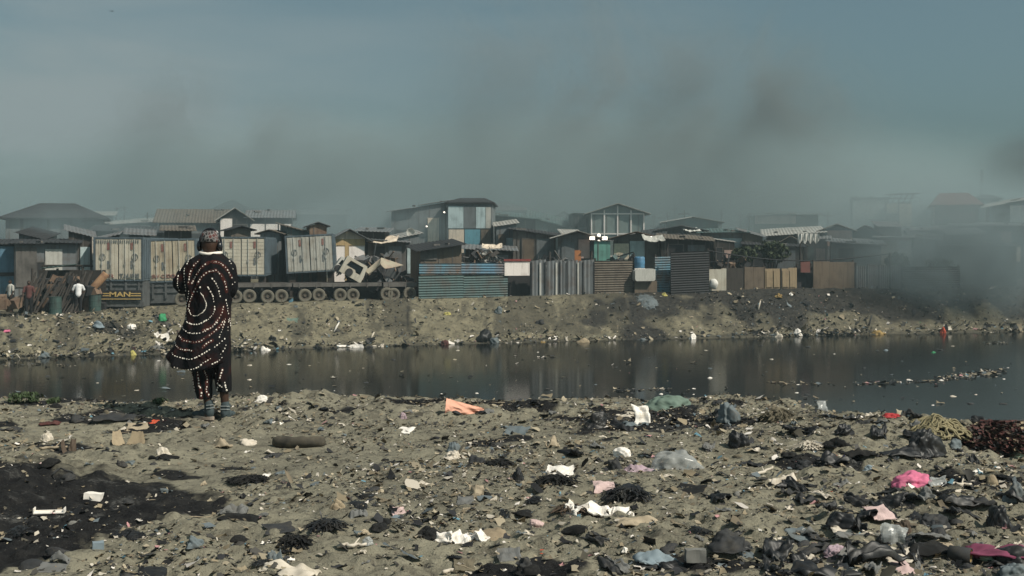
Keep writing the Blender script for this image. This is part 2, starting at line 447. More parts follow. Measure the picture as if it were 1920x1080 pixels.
def person_main():
    g0 = G(385, 789)
    S = g0.y/F                                   # metres per photo pixel at the person
    root = empty('person', (P(385, 789, g0.y).x, g0.y, g0.z-.005), 0,
                 'person seen from behind in a black tunic with white stitched rings, cap and headphones', 'person')
    def q(px, py, y=0.0):
        return Vector(((px-385)*S, y, (789-py)*S))
    skin = skin_mat()
    # ---- body: one continuous surface
    b = MB()
    hc = Vector((.035, .035, 1.70))
    b.ball(hc, .079, .098, .118, 20, 14)
    b.ball(hc+Vector((0, .03, -.055)), .062, .075, .075, 16, 10)         # jaw
    b.ball(hc+Vector((0, .105, -.012)), .016, .024, .026)                 # nose
    b.ball(hc+Vector((0, .09, .03)), .05, .022, .014)                     # brow
    b.ball(hc+Vector((0, .098, -.058)), .027, .014, .012)                 # lips
    for sx in (-1, 1):
        b.ball(hc+Vector((sx*.03, .088, .006)), .013, .012, .010)         # eyes
        b.ball(hc+Vector((sx*.08, .0, -.01)), .012, .022, .032)           # ears
    b.capsule((.045, .0, 1.50), (.038, .02, 1.64), .066, .060, 14)
    b.capsule((.045, 0, 1.38), (.045, 0, 1.45), .13, .10, 14)
    b.capsule((.045, -.01, 1.15), (.045, 0, 1.38), .135, .15, 14)
    b.capsule((.045, 0, .95), (.045, -.01, 1.15), .145, .135, 14)
    b.capsule((-.13, 0, 1.45), (.22, 0, 1.45), .07, .07, 14)
    shl, ell, wrl = Vector((-.15, 0, 1.44)), Vector((-.235, .03, 1.27)), Vector((-.05, .27, 1.24))
    shr, elr, wrr = Vector((.24, 0, 1.44)), Vector((.235, .05, 1.22)), Vector((.11, .29, 1.24))
    for sh, el, wr, sx in ((shl, ell, wrl, 1), (shr, elr, wrr, -1)):
        b.capsule(sh, el, .056, .042); b.capsule(el, wr, .041, .027)
        d = (wr-el).normalized()
        side = d.cross(Vector((0, 0, 1))).normalized()*1.0
        palm = wr + d*.05
        b.capsule(wr, palm+d*.03, .027, .030)
        b.ball(palm+d*.02, .040, .040, .018)
        for k, ln in enumerate((.062, .075, .080, .070)):
            o = side*((k-1.5)*.021)
            a0 = palm + d*.055 + o
            a1 = a0 + d*ln*.55 + Vector((0, 0, -.008)); a2 = a1 + d*ln*.3 + Vector((0, 0, -.03-.004*k))
            b.capsule(a0, a1, .0095, .009, 8); b.capsule(a1, a2, .009, .008, 8)
        t0 = palm + side*(-.038 if sx < 0 else .038)
        b.capsule(t0, t0+d*.035+side*(.02*sx), .012, .010, 8)
        b.capsule(t0+d*.035+side*(.02*sx), t0+d*.065+side*(.018*sx), .010, .0085, 8)
    hips = ((-.04, 0, .90), (.13, 0, .90)); knees = ((-.012, .03, .50), (.165, .03, .50)); ank = ((.028, 0, .11), (.193, 0, .11))
    for h, k, a in zip(hips, knees, ank):
        b.capsule(h, k, .088, .056, 14)
        kk = lerp(Vector(k), Vector(a), .35) + Vector((0, -.02, 0))
        b.capsule(k, kk, .052, .052, 14); b.capsule(kk, a, .050, .034, 14)
        b.capsule(a, Vector(a)+Vector((0, -.01, -.07)), .036, .034)
    link('body', union(b, 'body', .0085, 3), skin, root)
    # ---- trousers
    cloth, nt, bs = newmat('black_tunic_cloth'); L = nt.links.new
    tc = N(nt, 'ShaderNodeTexCoord')
    n1 = N(nt, 'ShaderNodeTexNoise'); n1.inputs['Scale'].default_value = 5.5; n1.inputs['Detail'].default_value = 5
    L(tc.outputs['Object'], n1.inputs['Vector'])
    c = mixc(nt, ramp(nt, n1.outputs[0], .52, .74), (.0045, .0042, .0055), (.030, .006, .004))
    L(c, bs.inputs['Base Color']); bs.inputs['Roughness'].default_value = .85; bs.inputs['Specular IOR Level'].default_value = .2
    n2 = N(nt, 'ShaderNodeTexNoise'); n2.inputs['Scale'].default_value = 260; L(tc.outputs['Object'], n2.inputs['Vector'])
    bp = N(nt, 'ShaderNodeBump'); bp.inputs['Strength'].default_value = .3; bp.inputs['Distance'].default_value = .004
    L(n2.outputs[0], bp.inputs['Height']); L(bp.outputs[0], bs.inputs['Normal'])
    def loft(mb, rows, n=40, fold=0.0, seed=1):
        """rows: (z, x0, x1, y0, y1 [, zfun])"""
        vs = []
        for j, r in enumerate(rows):
            z, x0, x1, y0, y1 = r[:5]; zf = r[5] if len(r) > 5 else None
            fk = fold*(r[6] if len(r) > 6 else 1.0)
            for k in range(n):
                a = 2*PI*k/n
                x = (x0+x1)/2+(x1-x0)/2*math.cos(a); y = (y0+y1)/2+(y1-y0)/2*math.sin(a)
                w = fk*(noise.noise(Vector((3.2*math.cos(a)+seed, 3.2*math.sin(a), z*.9)))+.6*math.sin(a*7+seed+z*2.5)*.5)
                x += w*math.cos(a)*.5; y += w*math.sin(a)
                vs.append(Vector((x, y, zf(x) if zf else z)))
        m = len(rows); fs = [tuple(range(n)), tuple(range(m*n-1, (m-1)*n-1, -1))]
        for j in range(m-1):
            for k in range(n):
                k2 = (k+1) % n
                fs.append((j*n+k, (j+1)*n+k, (j+1)*n+k2, j*n+k2))
        mb.add(vs, fs)
    t = MB()
    loft(t, [(.98, -.13, .10, -.13, .13), (.75, -.15, .06, -.115, .12), (.50, -.128, .066, -.10, .11), (.42, -.118, .064, -.095, .105),
             (.33, -.103, .064, -.088, .10), (.25, -.083, .063, -.078, .088), (.20, -.070, .062, -.068, .078)], 32, .022, 2)
    loft(t, [(.98, .0, .23, -.13, .13), (.75, .05, .245, -.115, .12), (.50, .078, .242, -.10, .11), (.42, .085, .246, -.095, .105),
             (.34, .094, .248, -.085, .095), (.27, .104, .248, -.073, .083)], 32, .022, 5)
    t.ball((.045, 0, .92), .17, .13, .14, 18, 12)
    trs_me = union(t, 'trousers', .009, 3)
    trousers = link('trousers', trs_me, cloth, root)
    # ---- tunic with wide sleeves
    def hem(x):
        return float(np.interp(x, [-.40, -.375, -.33, -.27, -.2, -.1, 0, .08, .16, .215, .25], [.655, .60, .555, .53, .51, .495, .49, .495, .545, .60, .67]))
    def mid(k):
        return lambda x: lerp(.68, hem(x), k)
    tn = MB()
    rows = [(1.605, -.045, .145, -.085, .10), (1.58, -.085, .175, -.105, .105), (1.55, -.135, .215, -.125, .115), (1.50, -.175, .245, -.14, .125),
            (1.42, -.185, .255, -.15, .135), (1.30, -.185, .252, -.155, .14), (1.18, -.172, .242, -.15, .15), (1.08, -.172, .236, -.15, .155),
            (.97, -.185, .236, -.165, .165, None, 1.2), (.87, -.22, .236, -.185, .175, None, 1.4), (.78, -.268, .238, -.20, .19, None, 1.6),
            (.70, -.315, .236, -.215, .20, None, 1.8), (.66, -.345, .236, -.22, .21, mid(.12), 2.0), (.6, -.37, .238, -.225, .215, mid(.55), 2.2), (.5, -.385, .236, -.23, .22, mid(1.0), 2.4)]
    loft(tn, rows, 64, .016, 9)
    for sh, el, wr, re in ((Vector((-.12, 0, 1.455)), Vector((-.232, .02, 1.32)), wrl+Vector((-.02, -.02, 0)), .092), (Vector((.20, 0, 1.455)), Vector((.212, .03, 1.27)), wrr+Vector((.02, -.02, 0)), .086)):
        tn.capsule(sh, el, .095, re, 18); tn.capsule(el, lerp(el, wr, .85), re, .078, 18)
        tn.capsule(el, el+Vector((0, .03, -.04)), re*.97, re*.75, 16)
    tun_me = union(tn, 'tunic', .0105, 4)
    # cloth folds
    for v in tun_me.vertices:
        p = v.co; k = .35+.65*max(0, min(1, (1.3-p.z)/.6))
        w = noise.noise(Vector((p.x*7.0, p.y*5, p.z*2.2)))*.022*k + (1-abs(noise.noise(Vector((p.x*6+p.z*2.5, p.y*6, p.z*1.6+7)))))**6*.014 + noise.noise(Vector((p.x*12, p.y*9, p.z*7+4)))*.006
        v.co = p + v.normal*w
    tun_me.update()
    tunic = link('tunic', tun_me, cloth, root)
    # ---- embroidery: stitches lying on the cloth
    thread = mat('white_thread', (.86, .79, .70), (.62, .55, .47), rough=.6, scale=30, amount=.2)
    A = lambda l: [(280+x/5.4, 420+y/5.4) for x, y in l]
    B = lambda l: [(280+x/5.4, 600+y/5.4) for x, y in l]
    lines = [A([(465,350),(425,375),(405,425)]), A([(385,465),(378,520),(377,570),(380,620),(385,690)]),
        A([(330,465),(312,515),(308,570),(308,620),(312,675),(318,705)]), A([(228,590),(230,612)]),
        A([(540,378),(500,415),(470,460),(450,500),(437,560),(432,620)]),
        A([(690,395),(640,400),(600,425),(560,465),(520,520),(485,575),(465,610)]), A([(710,395),(750,410),(790,445),(815,480),(835,520),(850,560)]),
        A([(690,485),(650,492),(610,510),(570,550),(545,590),(530,625),(500,670),(470,730),(450,780),(435,830),(425,870)]),
        A([(710,480),(740,505),(770,545),(790,590),(800,640),(805,690)]), A([(560,650),(535,680),(515,710)]),
        A([(680,565),(715,610),(735,665),(745,720),(755,770)]),
        A([(437,690),(425,740),(405,810),(390,880),(390,930),(400,970),(430,1000),(480,1025),(540,1022),(600,995),(650,960),(690,910),(700,860),(695,800),(680,730),(655,680),(630,640)]),
        A([(335,1035),(380,1075)]), A([(870,605),(840,640)]), A([(795,780),(805,830),(805,880),(808,920)]),
        A([(775,850),(765,900),(740,960),(700,1020),(650,1060),(600,1080)]), A([(790,970),(780,1020),(770,1060)]), A([(815,970),(815,1050)]), A([(820,390),(850,430),(862,480)]),
        B([(395,0),(420,25),(460,45),(510,52),(560,40),(620,10)]), B([(335,65),(380,100),(430,128),(490,138),(560,132),(620,110),(690,70),(730,20)]),
        B([(290,135),(340,175),(400,208),(460,220),(520,222),(580,210),(640,165),(700,120),(745,75),(775,20)]),
        B([(250,220),(300,258),(350,283),(400,300),(460,300),(510,308)]), B([(600,275),(640,230),(690,200)]),
        B([(270,335),(330,362),(400,385),(470,388),(520,380),(580,350),(640,310),(700,280),(750,240),(790,195)]),
        B([(320,470),(380,490),(450,493),(520,484),(570,460),(610,425),(650,400),(690,375)]), B([(690,440),(730,420),(775,378)]),
        B([(808,10),(806,60),(800,130)]), B([(780,20),(770,100),(745,180)]), B([(800,262),(785,310),(750,355)])]
    solid = A([(565,705),(590,735),(610,780),(622,830),(610,870),(580,905),(540,930),(490,938),(455,920),(440,895),(440,870)])
    tlines = [B([(440,520),(452,570),(460,640),(475,735)]), B([(515,530),(525,600),(530,670),(550,720),(545,790)]), B([(580,520),(600,580),(600,660),(595,720),(615,775)]),
        B([(765,510),(750,560),(730,610),(710,650)]), B([(690,545),(680,580)]), B([(700,715),(722,660),(765,685)]), B([(785,640),(790,690),(800,728)]), B([(640,485),(690,455),(730,430)])]
    def stitches(me, lns, step, r, extra=None, hgt=.005):
        bvh = BVHTree.FromPolygons([v.co for v in me.vertices], [tuple(p.vertices) for p in me.polygons])
        mb = MB()
        def dot(pt, rr, tang):
            h = bvh.ray_cast(Vector((pt.x, -1.0, pt.z)), Vector((0, 1, 0)))
            if h[0] is None: return
            n = h[1]
            t = (tang - n*tang.dot(n)).normalized() if tang.length > 0 else n.orthogonal().normalized()
            s = n.cross(t)
            c = h[0] + n*.001
            vs = [c+t*rr*1.15*math.cos(2*PI*k/6)+s*rr*.85*math.sin(2*PI*k/6) for k in range(6)] + [c+n*hgt+t*rr*.5*math.cos(2*PI*k/6)+s*rr*.4*math.sin(2*PI*k/6) for k in range(6)]
            mb.add(vs, [tuple(range(6, 12)), tuple(range(5, -1, -1))]+[(k, (k+1) % 6, 6+(k+1) % 6, 6+k) for k in range(6)])
        rg = random.Random(4)
        for ln, stp, rad in [(l, step, r) for l in lns] + [(l, step*.45, r*.75) for l in (extra or [])]:
            pts = [q(*p) for p in ln]
            acc = 0.0
            for a, c in zip(pts, pts[1:]):
                l = (c-a).length
                while acc < l:
                    
                    if hgt < .002 or rg.random() > .06: dot(lerp(a, c, acc/l)+Vector((rg.uniform(-.002, .002), 0, rg.uniform(-.002, .002))), rad*rg.uniform(.6, 1.25), (c-a).normalized())
                    acc += stp*rg.uniform(.75, 1.2)
                acc -= l
        return mb
    stitches(tun_me, lines, .0262, .0078, [solid]).obj('stitching', thread, tunic)
    stitches(trs_me, tlines, .0255, .0096).obj('stitching', thread, trousers)
    band = mat('maroon_halo', (.055, .010, .006), (.018, .005, .005), rough=.85, scale=14, amount=.8)  # red glow round the white stitches, painted as flat maroon discs
    stitches(tun_me, lines[4:9]+lines[12:13]+lines[15:18]+lines[21:24], .014, .019, None, .0012).obj('halo_band', band, tunic)
    stitches(trs_me, tlines[:4], .014, .019, None, .0012).obj('halo_band', band, trousers)
    # ---- collar
    cl = MB(); pts = []
    for k in range(25):
        a = 2*PI*k/24
        pts.append((.048+.098*math.cos(a), .012+.098*math.sin(a), 1.598+.012*abs(math.cos(a))))
    cl.tube(pts, .016, 8); cl.obj('collar', thread, root, True)
    # ---- cap
    cm, nt, bs = newmat('patterned_cap'); L = nt.links.new
    tc = N(nt, 'ShaderNodeTexCoord')
    vo = N(nt, 'ShaderNodeTexVoronoi'); vo.feature = 'DISTANCE_TO_EDGE'; vo.inputs['Scale'].default_value = 30; L(tc.outputs['Object'], vo.inputs['Vector'])
    vc = N(nt, 'ShaderNodeTexVoronoi'); vc.inputs['Scale'].default_value = 30; L(tc.outputs['Object'], vc.inputs['Vector'])
    s3 = N(nt, 'ShaderNodeSeparateColor'); L(vc.outputs['Color'], s3.inputs[0])
    c = mixc(nt, ramp(nt, s3.outputs[0], .45, .55), (.010, .009, .010), (.085, .018, .015))
    c = mixc(nt, ramp(nt, vo.outputs['Distance'], .13, .05), c, (.20, .19, .185))
    L(c, bs.inputs['Base Color']); bs.inputs['Roughness'].default_value = .8
    prof = [(.001, .128), (.045, .124), (.072, .110), (.086, .085), (.0905, .05), (.090, .022), (.088, .018), (.06, .02), (.001, .03)]
    cp = MB(); cp.lathe(prof, 28, 'z')
    cme = cp.mesh('cap', True)
    for v in cme.vertices:
        v.co = Vector((v.co.x*.97, v.co.y*1.17, v.co.z)) + hc + Vector((0, -.002, .0))
    link('cap', cme, cm, root)
    # ---- headphones
    hp = empty('headphones'); hp.parent = root
    blk = mat('black_plastic_gloss', (.010, .010, .012), (.02, .02, .02), rough=.22, scale=8, amount=.2, spec=.6)
    pts = []
    for k in range(17):
        a = PI*k/16
        pts.append((hc.x-.104*math.cos(a), hc.y+.02, hc.z-.005+.146*math.sin(a)))
    MB().tube(pts, [.011+.005*math.sin(PI*k/16) for k in range(17)], 8).obj('headband', blk, hp, True)
    for sx, dz in ((-1, -.005), (1, -.012)):
        c = MB()
        c.lathe([(.015, -.022), (.036, -.020), (.044, -.008), (.044, .008), (.032, .018), (.012, .022)], 18, 'x')
        me = c.mesh('ear_cup', True)
        for v in me.vertices:
            x, y, z = v.co
            v.co = Vector((hc.x+sx*.100+x*sx*1.05, hc.y+y*1.0-.005, hc.z-.018+dz+z*1.18))
        if sx < 0: me.flip_normals()
        link('ear_cup', me, blk, hp)
    # ---- shoes
    sm = mat('teal_grey_canvas', (.055, .075, .080), (.025, .035, .038), rough=.85, scale=22, amount=.7)
    so = mat('pale_rubber', (.42, .37, .31), (.20, .10, .06), rough=.7, scale=12, amount=.6)
    lace = mat('grey_lace', (.24, .26, .26), rough=.9)
    for (a, ang, dz) in (((.030, 0, 0), 58, 0), ((.196, 0, 0), -6, -.012)):
        R = Matrix.Translation((a[0], 0, dz)) @ Matrix.Rotation(math.radians(ang), 4, 'Z')
        u = MB()
        u.ball((0, -.012, .07), .043, .05, .065, 14, 10); u.ball((0, .055, .055), .043, .075, .046, 14, 10); u.ball((0, .14, .042), .046, .075, .034, 14, 10)
        u.capsule((0, -.012, .07), (0, -.006, .155), .046, .044, 14)
        me = union(u, 'shoe', .006, 3); me.transform(R)
        sh = link('shoe', me, sm, root)
        k = MB(); prof = []
        for i in range(20):
            q_ = 2*PI*i/20; yy = .07+.145*math.sin(q_)
            prof.append((.05*math.cos(q_)*(1-.15*abs(math.sin(q_))), yy))
        vs = [(x, y, 0) for x, y in prof]+[(x, y, .032) for x, y in prof]
        k.add(vs, [tuple(range(19, -1, -1)), tuple(range(20, 40))]+[(i, (i+1) % 20, 20+(i+1) % 20, 20+i) for i in range(20)])
        me = k.mesh('sole'); me.transform(R); link('sole', me, so, sh)
        k = MB()
        for i in range(5):
            z = .085+.017*i; y = .045-.01*i
            k.tube([(-.038, y-.03, z), (-.02, y+.006, z+.003), (.02, y+.006, z+.003), (.038, y-.03, z)], .0045, 5)
        k.tube([(-.047, -.02, .11), (-.03, -.053, .115), (.03, -.053, .115), (.047, -.02, .11)], .006, 5)
        k.tube([(-.046, -.02, .14), (-.03, -.052, .145), (.03, -.052, .145), (.046, -.02, .14)], .006, 5)
        me = k.mesh('lace'); me.transform(R); link('lace', me, lace, sh)

def small_person(px, py, h, face, shirt, trou, label, off=0.0, cap=None, arm=0, lean=0.0):
    """a person far across the river; face = heading of the body in degrees (0 looks away)"""
    d = bank_top(px)+off
    x = (px-960)/F*d
    root = empty('person', (x, d, tz(x, d)), math.radians(face), label, 'person')
    s = h/1.75
    V = lambda *a: Vector(a)*s
    b = MB()
    hc = V(0, .03+lean, 1.62)
    b.ball(hc, .078*s, .095*s, .115*s, 16, 12); b.ball(hc+V(0, .10, -.01), .016*s, .024*s, .026*s)
    for sx in (-1, 1): b.ball(hc+V(sx*.08, 0, 0), .012*s, .02*s, .03*s)
    b.capsule(V(0, lean*.9, 1.42), V(0, .015+lean, 1.56), .06*s, .055*s)
    b.capsule(V(0, 0, .95), V(0, lean*.8, 1.35), .13*s, .14*s, 14)
    b.capsule(V(-.16, lean*.8, 1.38), V(.16, lean*.8, 1.38), .06*s, .06*s)
    arms = []
    for sx in (-1, 1):
        sh = V(sx*.19, lean*.8, 1.38)
        el = V(sx*.27, .05+lean*.8, 1.10) if arm == 0 else V(sx*.30, .05+lean*.8, 1.13)
        wr = V(sx*.26, .16+lean, .87) if arm == 0 else V(sx*.17, .12, .98)
        arms.append((sh, el)); b.capsule(sh, el, .05*s, .04*s); b.capsule(el, wr, .038*s, .026*s)
        dd = (wr-el).normalized(); b.ball(wr+dd*.05*s, .03*s, .03*s, .045*s)
        for k in range(4):
            a0 = wr+dd*.08*s+V((k-1.5)*.017, 0, 0); b.capsule(a0, a0+dd*(.06+.01*(k in (1, 2)))*s, .010*s, .008*s, 6)
        b.capsule(wr+dd*.04*s+V(-sx*.03, .01, 0), wr+dd*.09*s+V(-sx*.045, .015, 0), .011*s, .009*s, 6)
    legs = []
    for sx in (-1, 1):
        hp, kn, an = V(sx*.09, 0, .9), V(sx*.11, .03, .5), V(sx*.12, -.01, .08)
        legs.append((hp, kn, an)); b.capsule(hp, kn, .085*s, .055*s); b.capsule(kn, an, .052*s, .035*s)
        b.capsule(an+V(0, -.03, -.04), an+V(0, .15, -.045), .04*s, .035*s)
    link('body', union(b, 'body', .014*s, 2), skin_mat(), root)
    t = MB()
    t.capsule(V(0, .0, .93), V(0, lean*.4, 1.12), .155*s, .15*s, 16); t.capsule(V(0, lean*.4, 1.12), V(0, lean*.8, 1.36), .155*s, .165*s, 16)
    t.capsule(V(-.15, lean*.8, 1.40), V(.15, lean*.8, 1.40), .075*s, .075*s)
    for sh, el in arms: t.capsule(sh, lerp(sh, el, .75), .072*s, .066*s)
    link('shirt', union(t, 'shirt', .016*s, 3), shirt, root)
    t = MB()
    t.ball(V(0, 0, .9), .165*s, .14*s, .12*s)
    for hp, kn, an in legs:
        t.capsule(hp, kn, .105*s, .078*s); t.capsule(kn, lerp(kn, an, .9), .076*s, .062*s)
    link('trousers', union(t, 'trousers', .016*s, 3), trou, root)
    hr = MB(); hr.ball(hc+V(0, -.012, .022), .083*s, .097*s, .108*s, 14, 10)
    me = hr.mesh('hair', True)
    for v in me.vertices:
        if v.co.y > hc.y+.04*s and v.co.z < hc.z+.07*s: v.co.y = hc.y+.04*s
    link('hair', me, cap or mat('black_hair', (.008, .007, .006), rough=.9), root)
    return root
# ------------------------------------------------------------------ far bank: materials
def build_mats():
    g = {}
    def a(n, col, dirt=None, **k):
        k.setdefault('streak', .6); k.setdefault('scale', 1.3)
        g[n] = mat(n, col, dirt, **k)
    a('grey_tin', (.15, .16, .165), (.105, .075, .058), rough=.6, metal=.0)
    a('pale_tin', (.40, .39, .36), (.20, .15, .11), rough=.6)
    a('rusty_tin', (.19, .13, .09), (.09, .05, .035), rough=.85)
    a('red_tin', (.15, .06, .05), (.08, .05, .045), rough=.8)
    a('teal_tin', (.070, .120, .118), (.085, .058, .042), rough=.65)
    a('blue_tin', (.08, .19, .27), (.15, .085, .055), rough=.65)
    a('blue_rust_tin', (.08, .19, .25), (.17, .09, .05), rough=.7, amount=.8)
    a('brown_tin', (.135, .112, .088), (.075, .062, .05), rough=.85)
    a('dark_tin', (.032, .032, .034), (.02, .02, .02), rough=.8)
    a('dark_wood', (.05, .042, .036), (.025, .022, .02), rough=.9)
    a('grey_wood', (.13, .12, .11), (.06, .055, .05), rough=.9)
    a('brown_wood', (.145, .112, .082), (.075, .058, .045), rough=.9)
    a('tan_wood', (.30, .225, .14), (.17, .125, .085), rough=.85)
    a('cream_board', (.68, .57, .45), (.42, .35, .27), rough=.8)
    a('white_board', (.82, .75, .70), (.5, .44, .40), rough=.75, amount=.2, streak=.3)
    a('pale_board', (.48, .47, .43), (.28, .26, .22), rough=.8)
    a('yellow_board', (.46, .33, .17), (.3, .22, .13), rough=.8)
    a('pink_board', (.50, .36, .31), (.3, .2, .17), rough=.85)
    a('light_blue_board', (.46, .56, .57), (.22, .28, .29), rough=.8)
    a('blue_board', (.12, .30, .37), (.09, .18, .21), rough=.8)
    a('slate_board', (.15, .165, .17), (.085, .09, .09), rough=.8)
    a('green_board', (.16, .36, .30), (.1, .2, .17), rough=.8)
    a('red_paint', (.24, .05, .045), (.18, .04, .03), rough=.7)
    a('black_rubber', (.022, .021, .02), (.06, .055, .045), rough=.9, scale=6)
    a('dusty_rubber', (.15, .136, .108), (.16, .145, .112), rough=.95, scale=5, streak=0)
    a('wheel_rim', (.11, .09, .07), (.13, .11, .085), rough=.8, scale=6)
    a('truck_grey', (.11, .115, .115), (.05, .05, .05), rough=.7)
    a('container_tan', (.50, .44, .33), (.30, .23, .16), rough=.7, amount=.7, streak=.35)
    a('container_grey', (.46, .45, .40), (.28, .24, .19), rough=.7, amount=.6, streak=.4)
    a('truck_cream', (.44, .41, .34), (.33, .27, .2), rough=.6)
    a('container_cream', (.60, .55, .445), (.40, .34, .26), rough=.65, amount=.6, streak=.3)
    a('container_side', (.10, .13, .15), (.05, .06, .065), rough=.7)
    a('faded_red', (.24, .10, .085), (.35, .28, .22), rough=.8, scale=6)
    a('faded_grey', (.12, .14, .15), (.3, .27, .22), rough=.8, scale=6)
    a('faded_yellow', (.62, .44, .16), (.4, .26, .12), rough=.7, scale=5)
    a('glass_dark', (.02, .025, .028), (.03, .03, .03), rough=.15, streak=0)
    a('green_glazing', (.17, .21, .20), (.12, .14, .13), rough=.35, streak=.2)
    a('cloth_white', (.65, .63, .58), (.45, .42, .38), rough=.9, scale=3)
    a('cloth_orange', (.50, .20, .08), (.3, .12, .06), rough=.9)
    a('tarp_tan', (.36, .32, .24), (.40, .22, .18), rough=.85, scale=.8)
    a('tarp_blue', (.10, .20, .28), (.06, .1, .13), rough=.7)
    a('drum_blue', (.10, .25, .40), (.05, .1, .16), rough=.5)
    a('drum_green', (.05, .09, .08), (.04, .035, .03), rough=.7)
    a('red_brown_shirt', (.12, .05, .045), rough=.9)
    a('white_shirt', (.72, .71, .70), (.55, .54, .53), rough=.9, scale=8, streak=0)
    a('dark_trousers', (.018, .018, .02), rough=.9)
    return g

class Far:
    """a front line point on the far bank: pixel column + metres behind the bank's lip"""
    pass
def fp(px, off):
    d = bank_top(px)+off
    x = (px-960)/F*d
    return Vector((x, d, tz(x, d)))
def zat(py, d):
    return EYE-(py-HZ)/F*d

GM = {}
def shack(name, label, px0, px1, ye, d, dep=5.0, roof='lean', yr=None, wall='grey_wood', rf='grey_tin', over=.35, rz=0.0, patches=(), group=None, cat='shack',
          tilt=0.0, ridge=None, sag=0.0):
    """patches: (u0,u1,v0,v1,material,part) as fractions of the front; tilt = eave drop towards the east end in metres"""
    xm = ((px0+px1)/2-960)/F*d; w = (px1-px0)/F*d
    zg = tz(xm, d)-.15
    he = zat(ye, d)-zg
    hr = (zat(yr, d)-zg) if yr is not None else he+.5
    r = empty(name, (xm, d, zg), math.radians(rz)-.85*math.atan(xm/d), label, cat, group)
    W = GM[wall]; R = GM[rf]; h2 = w/2
    wl = MB()
    tl, tr = he+tilt/2, he-tilt/2
    if roof == 'gable_front':
        wl.prism([(-h2, 0), (h2, 0), (h2, he), (0, hr-.05), (-h2, he)], 0, dep)
    elif roof == 'lean':
        vs = [(-h2, 0, 0), (h2, 0, 0), (h2, dep, 0), (-h2, dep, 0), (-h2, 0, tl), (h2, 0, tr), (h2, dep, tr+hr-he), (-h2, dep, tl+hr-he)]
        wl.add(vs, [(3,2,1,0),(4,5,6,7),(0,1,5,4),(1,2,6,5),(2,3,7,6),(3,0,4,7)])
    else:
        wl.box(-h2, h2, 0, dep, 0, he)
    wo = wl.obj('wall', W, r)
    # vertical boarding on the front, real battens
    bt = MB(); rg = random.Random(name+str(px0))
    x = -h2+.25
    while x < h2-.1:
        top = he-.06 if roof != 'lean' else lerp(tl, tr, (x+h2)/w)-.06
        bt.box(x-.025, x+.025, -.022, -.002, .02, top); x += rg.uniform(.5, .95)
    if bt.v: bt.obj('batten', GM['grey_wood' if wall != 'grey_wood' else 'dark_wood'], wo)
    rb = MB(); o = over
    if roof == 'gable_front':
        sl = (hr-he)/h2
        for s in (-1, 1):
            a0 = Vector((0, -o, hr+.03)); a1 = Vector((0, dep+o, hr+.03)); e = Vector((s*(h2+o), -o, he-sl*o+.03))
            if s < 0: rb.corr(a1, a0, Vector((e.x, a1.y, e.z)), .22, .018, .03)
            else: rb.corr(a0, a1, e, .22, .018, .03)
    elif roof == 'gable_side':
        sl = (hr-he)/(dep/2)
        rb.corr(Vector((-h2-o, -o, he-sl*o+.04)), Vector((h2+o, -o, he-sl*o+.04)), Vector((-h2-o, dep/2, hr+.04)), .22, .018, .03, .01, 3)
        rb.corr(Vector((h2+o, dep+o, he-sl*o+.04)), Vector((-h2-o, dep+o, he-sl*o+.04)), Vector((h2+o, dep/2, hr+.04)), .22, .018, .03)
        g = MB()
        for s in (-1, 1):
            vs = [(s*(h2-.06), 0.02, he+.005), (s*(h2-.06), dep-.02, he+.005), (s*(h2-.06), dep/2, hr-.03), (s*h2, 0.02, he+.005), (s*h2, dep-.02, he+.005), (s*h2, dep/2, hr-.03)]
            f = [(0,1,2),(5,4,3),(0,3,4,1),(1,4,5,2),(2,5,3,0)]
            g.add(vs, f if s < 0 else [tuple(reversed(t)) for t in f])
        g.obj('gable', W, r)
    elif roof == 'hip':
        k = ridge if ridge is not None else .45
        a, b2 = h2+o, h2*k
        yc = dep/2
        vs = [(-a, -o, he), (a, -o, he), (a, dep+o, he), (-a, dep+o, he), (-b2, yc, hr), (b2, yc, hr), (-a, -o, he+.09), (a, -o, he+.09), (a, dep+o, he+.09), (-a, dep+o, he+.09), (-b2, yc, hr+.09), (b2, yc, hr+.09)]
        vs = [(x_, y_, z_+.01) for x_, y_, z_ in vs]
        rb.add(vs, [(3, 2, 1, 0), (0, 1, 7, 6), (1, 2, 8, 7), (2, 3, 9, 8), (3, 0, 6, 9), (6, 7, 11, 10), (7, 8, 11), (8, 9, 10, 11), (9, 6, 10)])
    else:
        rise = (hr-he)/dep
        rr = random.Random(int(px0*7+px1)); ns = max(1, int((w+2*o)/1.7)); xs = [-h2-o+(w+2*o)*i/ns for i in range(ns+1)]
        for i in range(ns):
            dz = .05+.05*(i % 2)+rr.uniform(-.02, .03); f0 = -o-rr.uniform(-.12, .22)
            zl = lambda x, y: tl+(tr-tl)*(x+h2)/w+rise*y+dz
            xa, xb = xs[i]-.03, xs[i+1]+.03
            rb.corr(Vector((xa, f0, zl(xa, f0)+rr.uniform(-.04, .04))), Vector((xb, f0, zl(xb, f0)+rr.uniform(-.04, .04))), Vector((xa, dep+o, zl(xa, dep+o))), .22, .018, .02, .012, 5)
    rb.obj('roof', R, r)
    for i, (u0, u1, v0, v1, m, nm) in enumerate(patches):
        p = MB()
        y1 = -.024; y0 = -.06-.004*(i % 3)
        x0, x1 = -h2+u0*w, -h2+u1*w
        p.box(x0, x1, y0, y1, v0*he, v1*he)
        po = p.obj(nm, GM[m], r)
        if nm in ('door', 'window', 'shutter'):
            f = MB(); t = .05
            f.box(x0-t, x0-.003, y0-.02, y1, v0*he, v1*he+t); f.box(x1+.003, x1+t, y0-.02, y1, v0*he, v1*he+t); f.box(x0-.002, x1+.002, y0-.02, y1, v1*he+.003, v1*he+t)
            f.obj('frame', GM['grey_wood'], po)
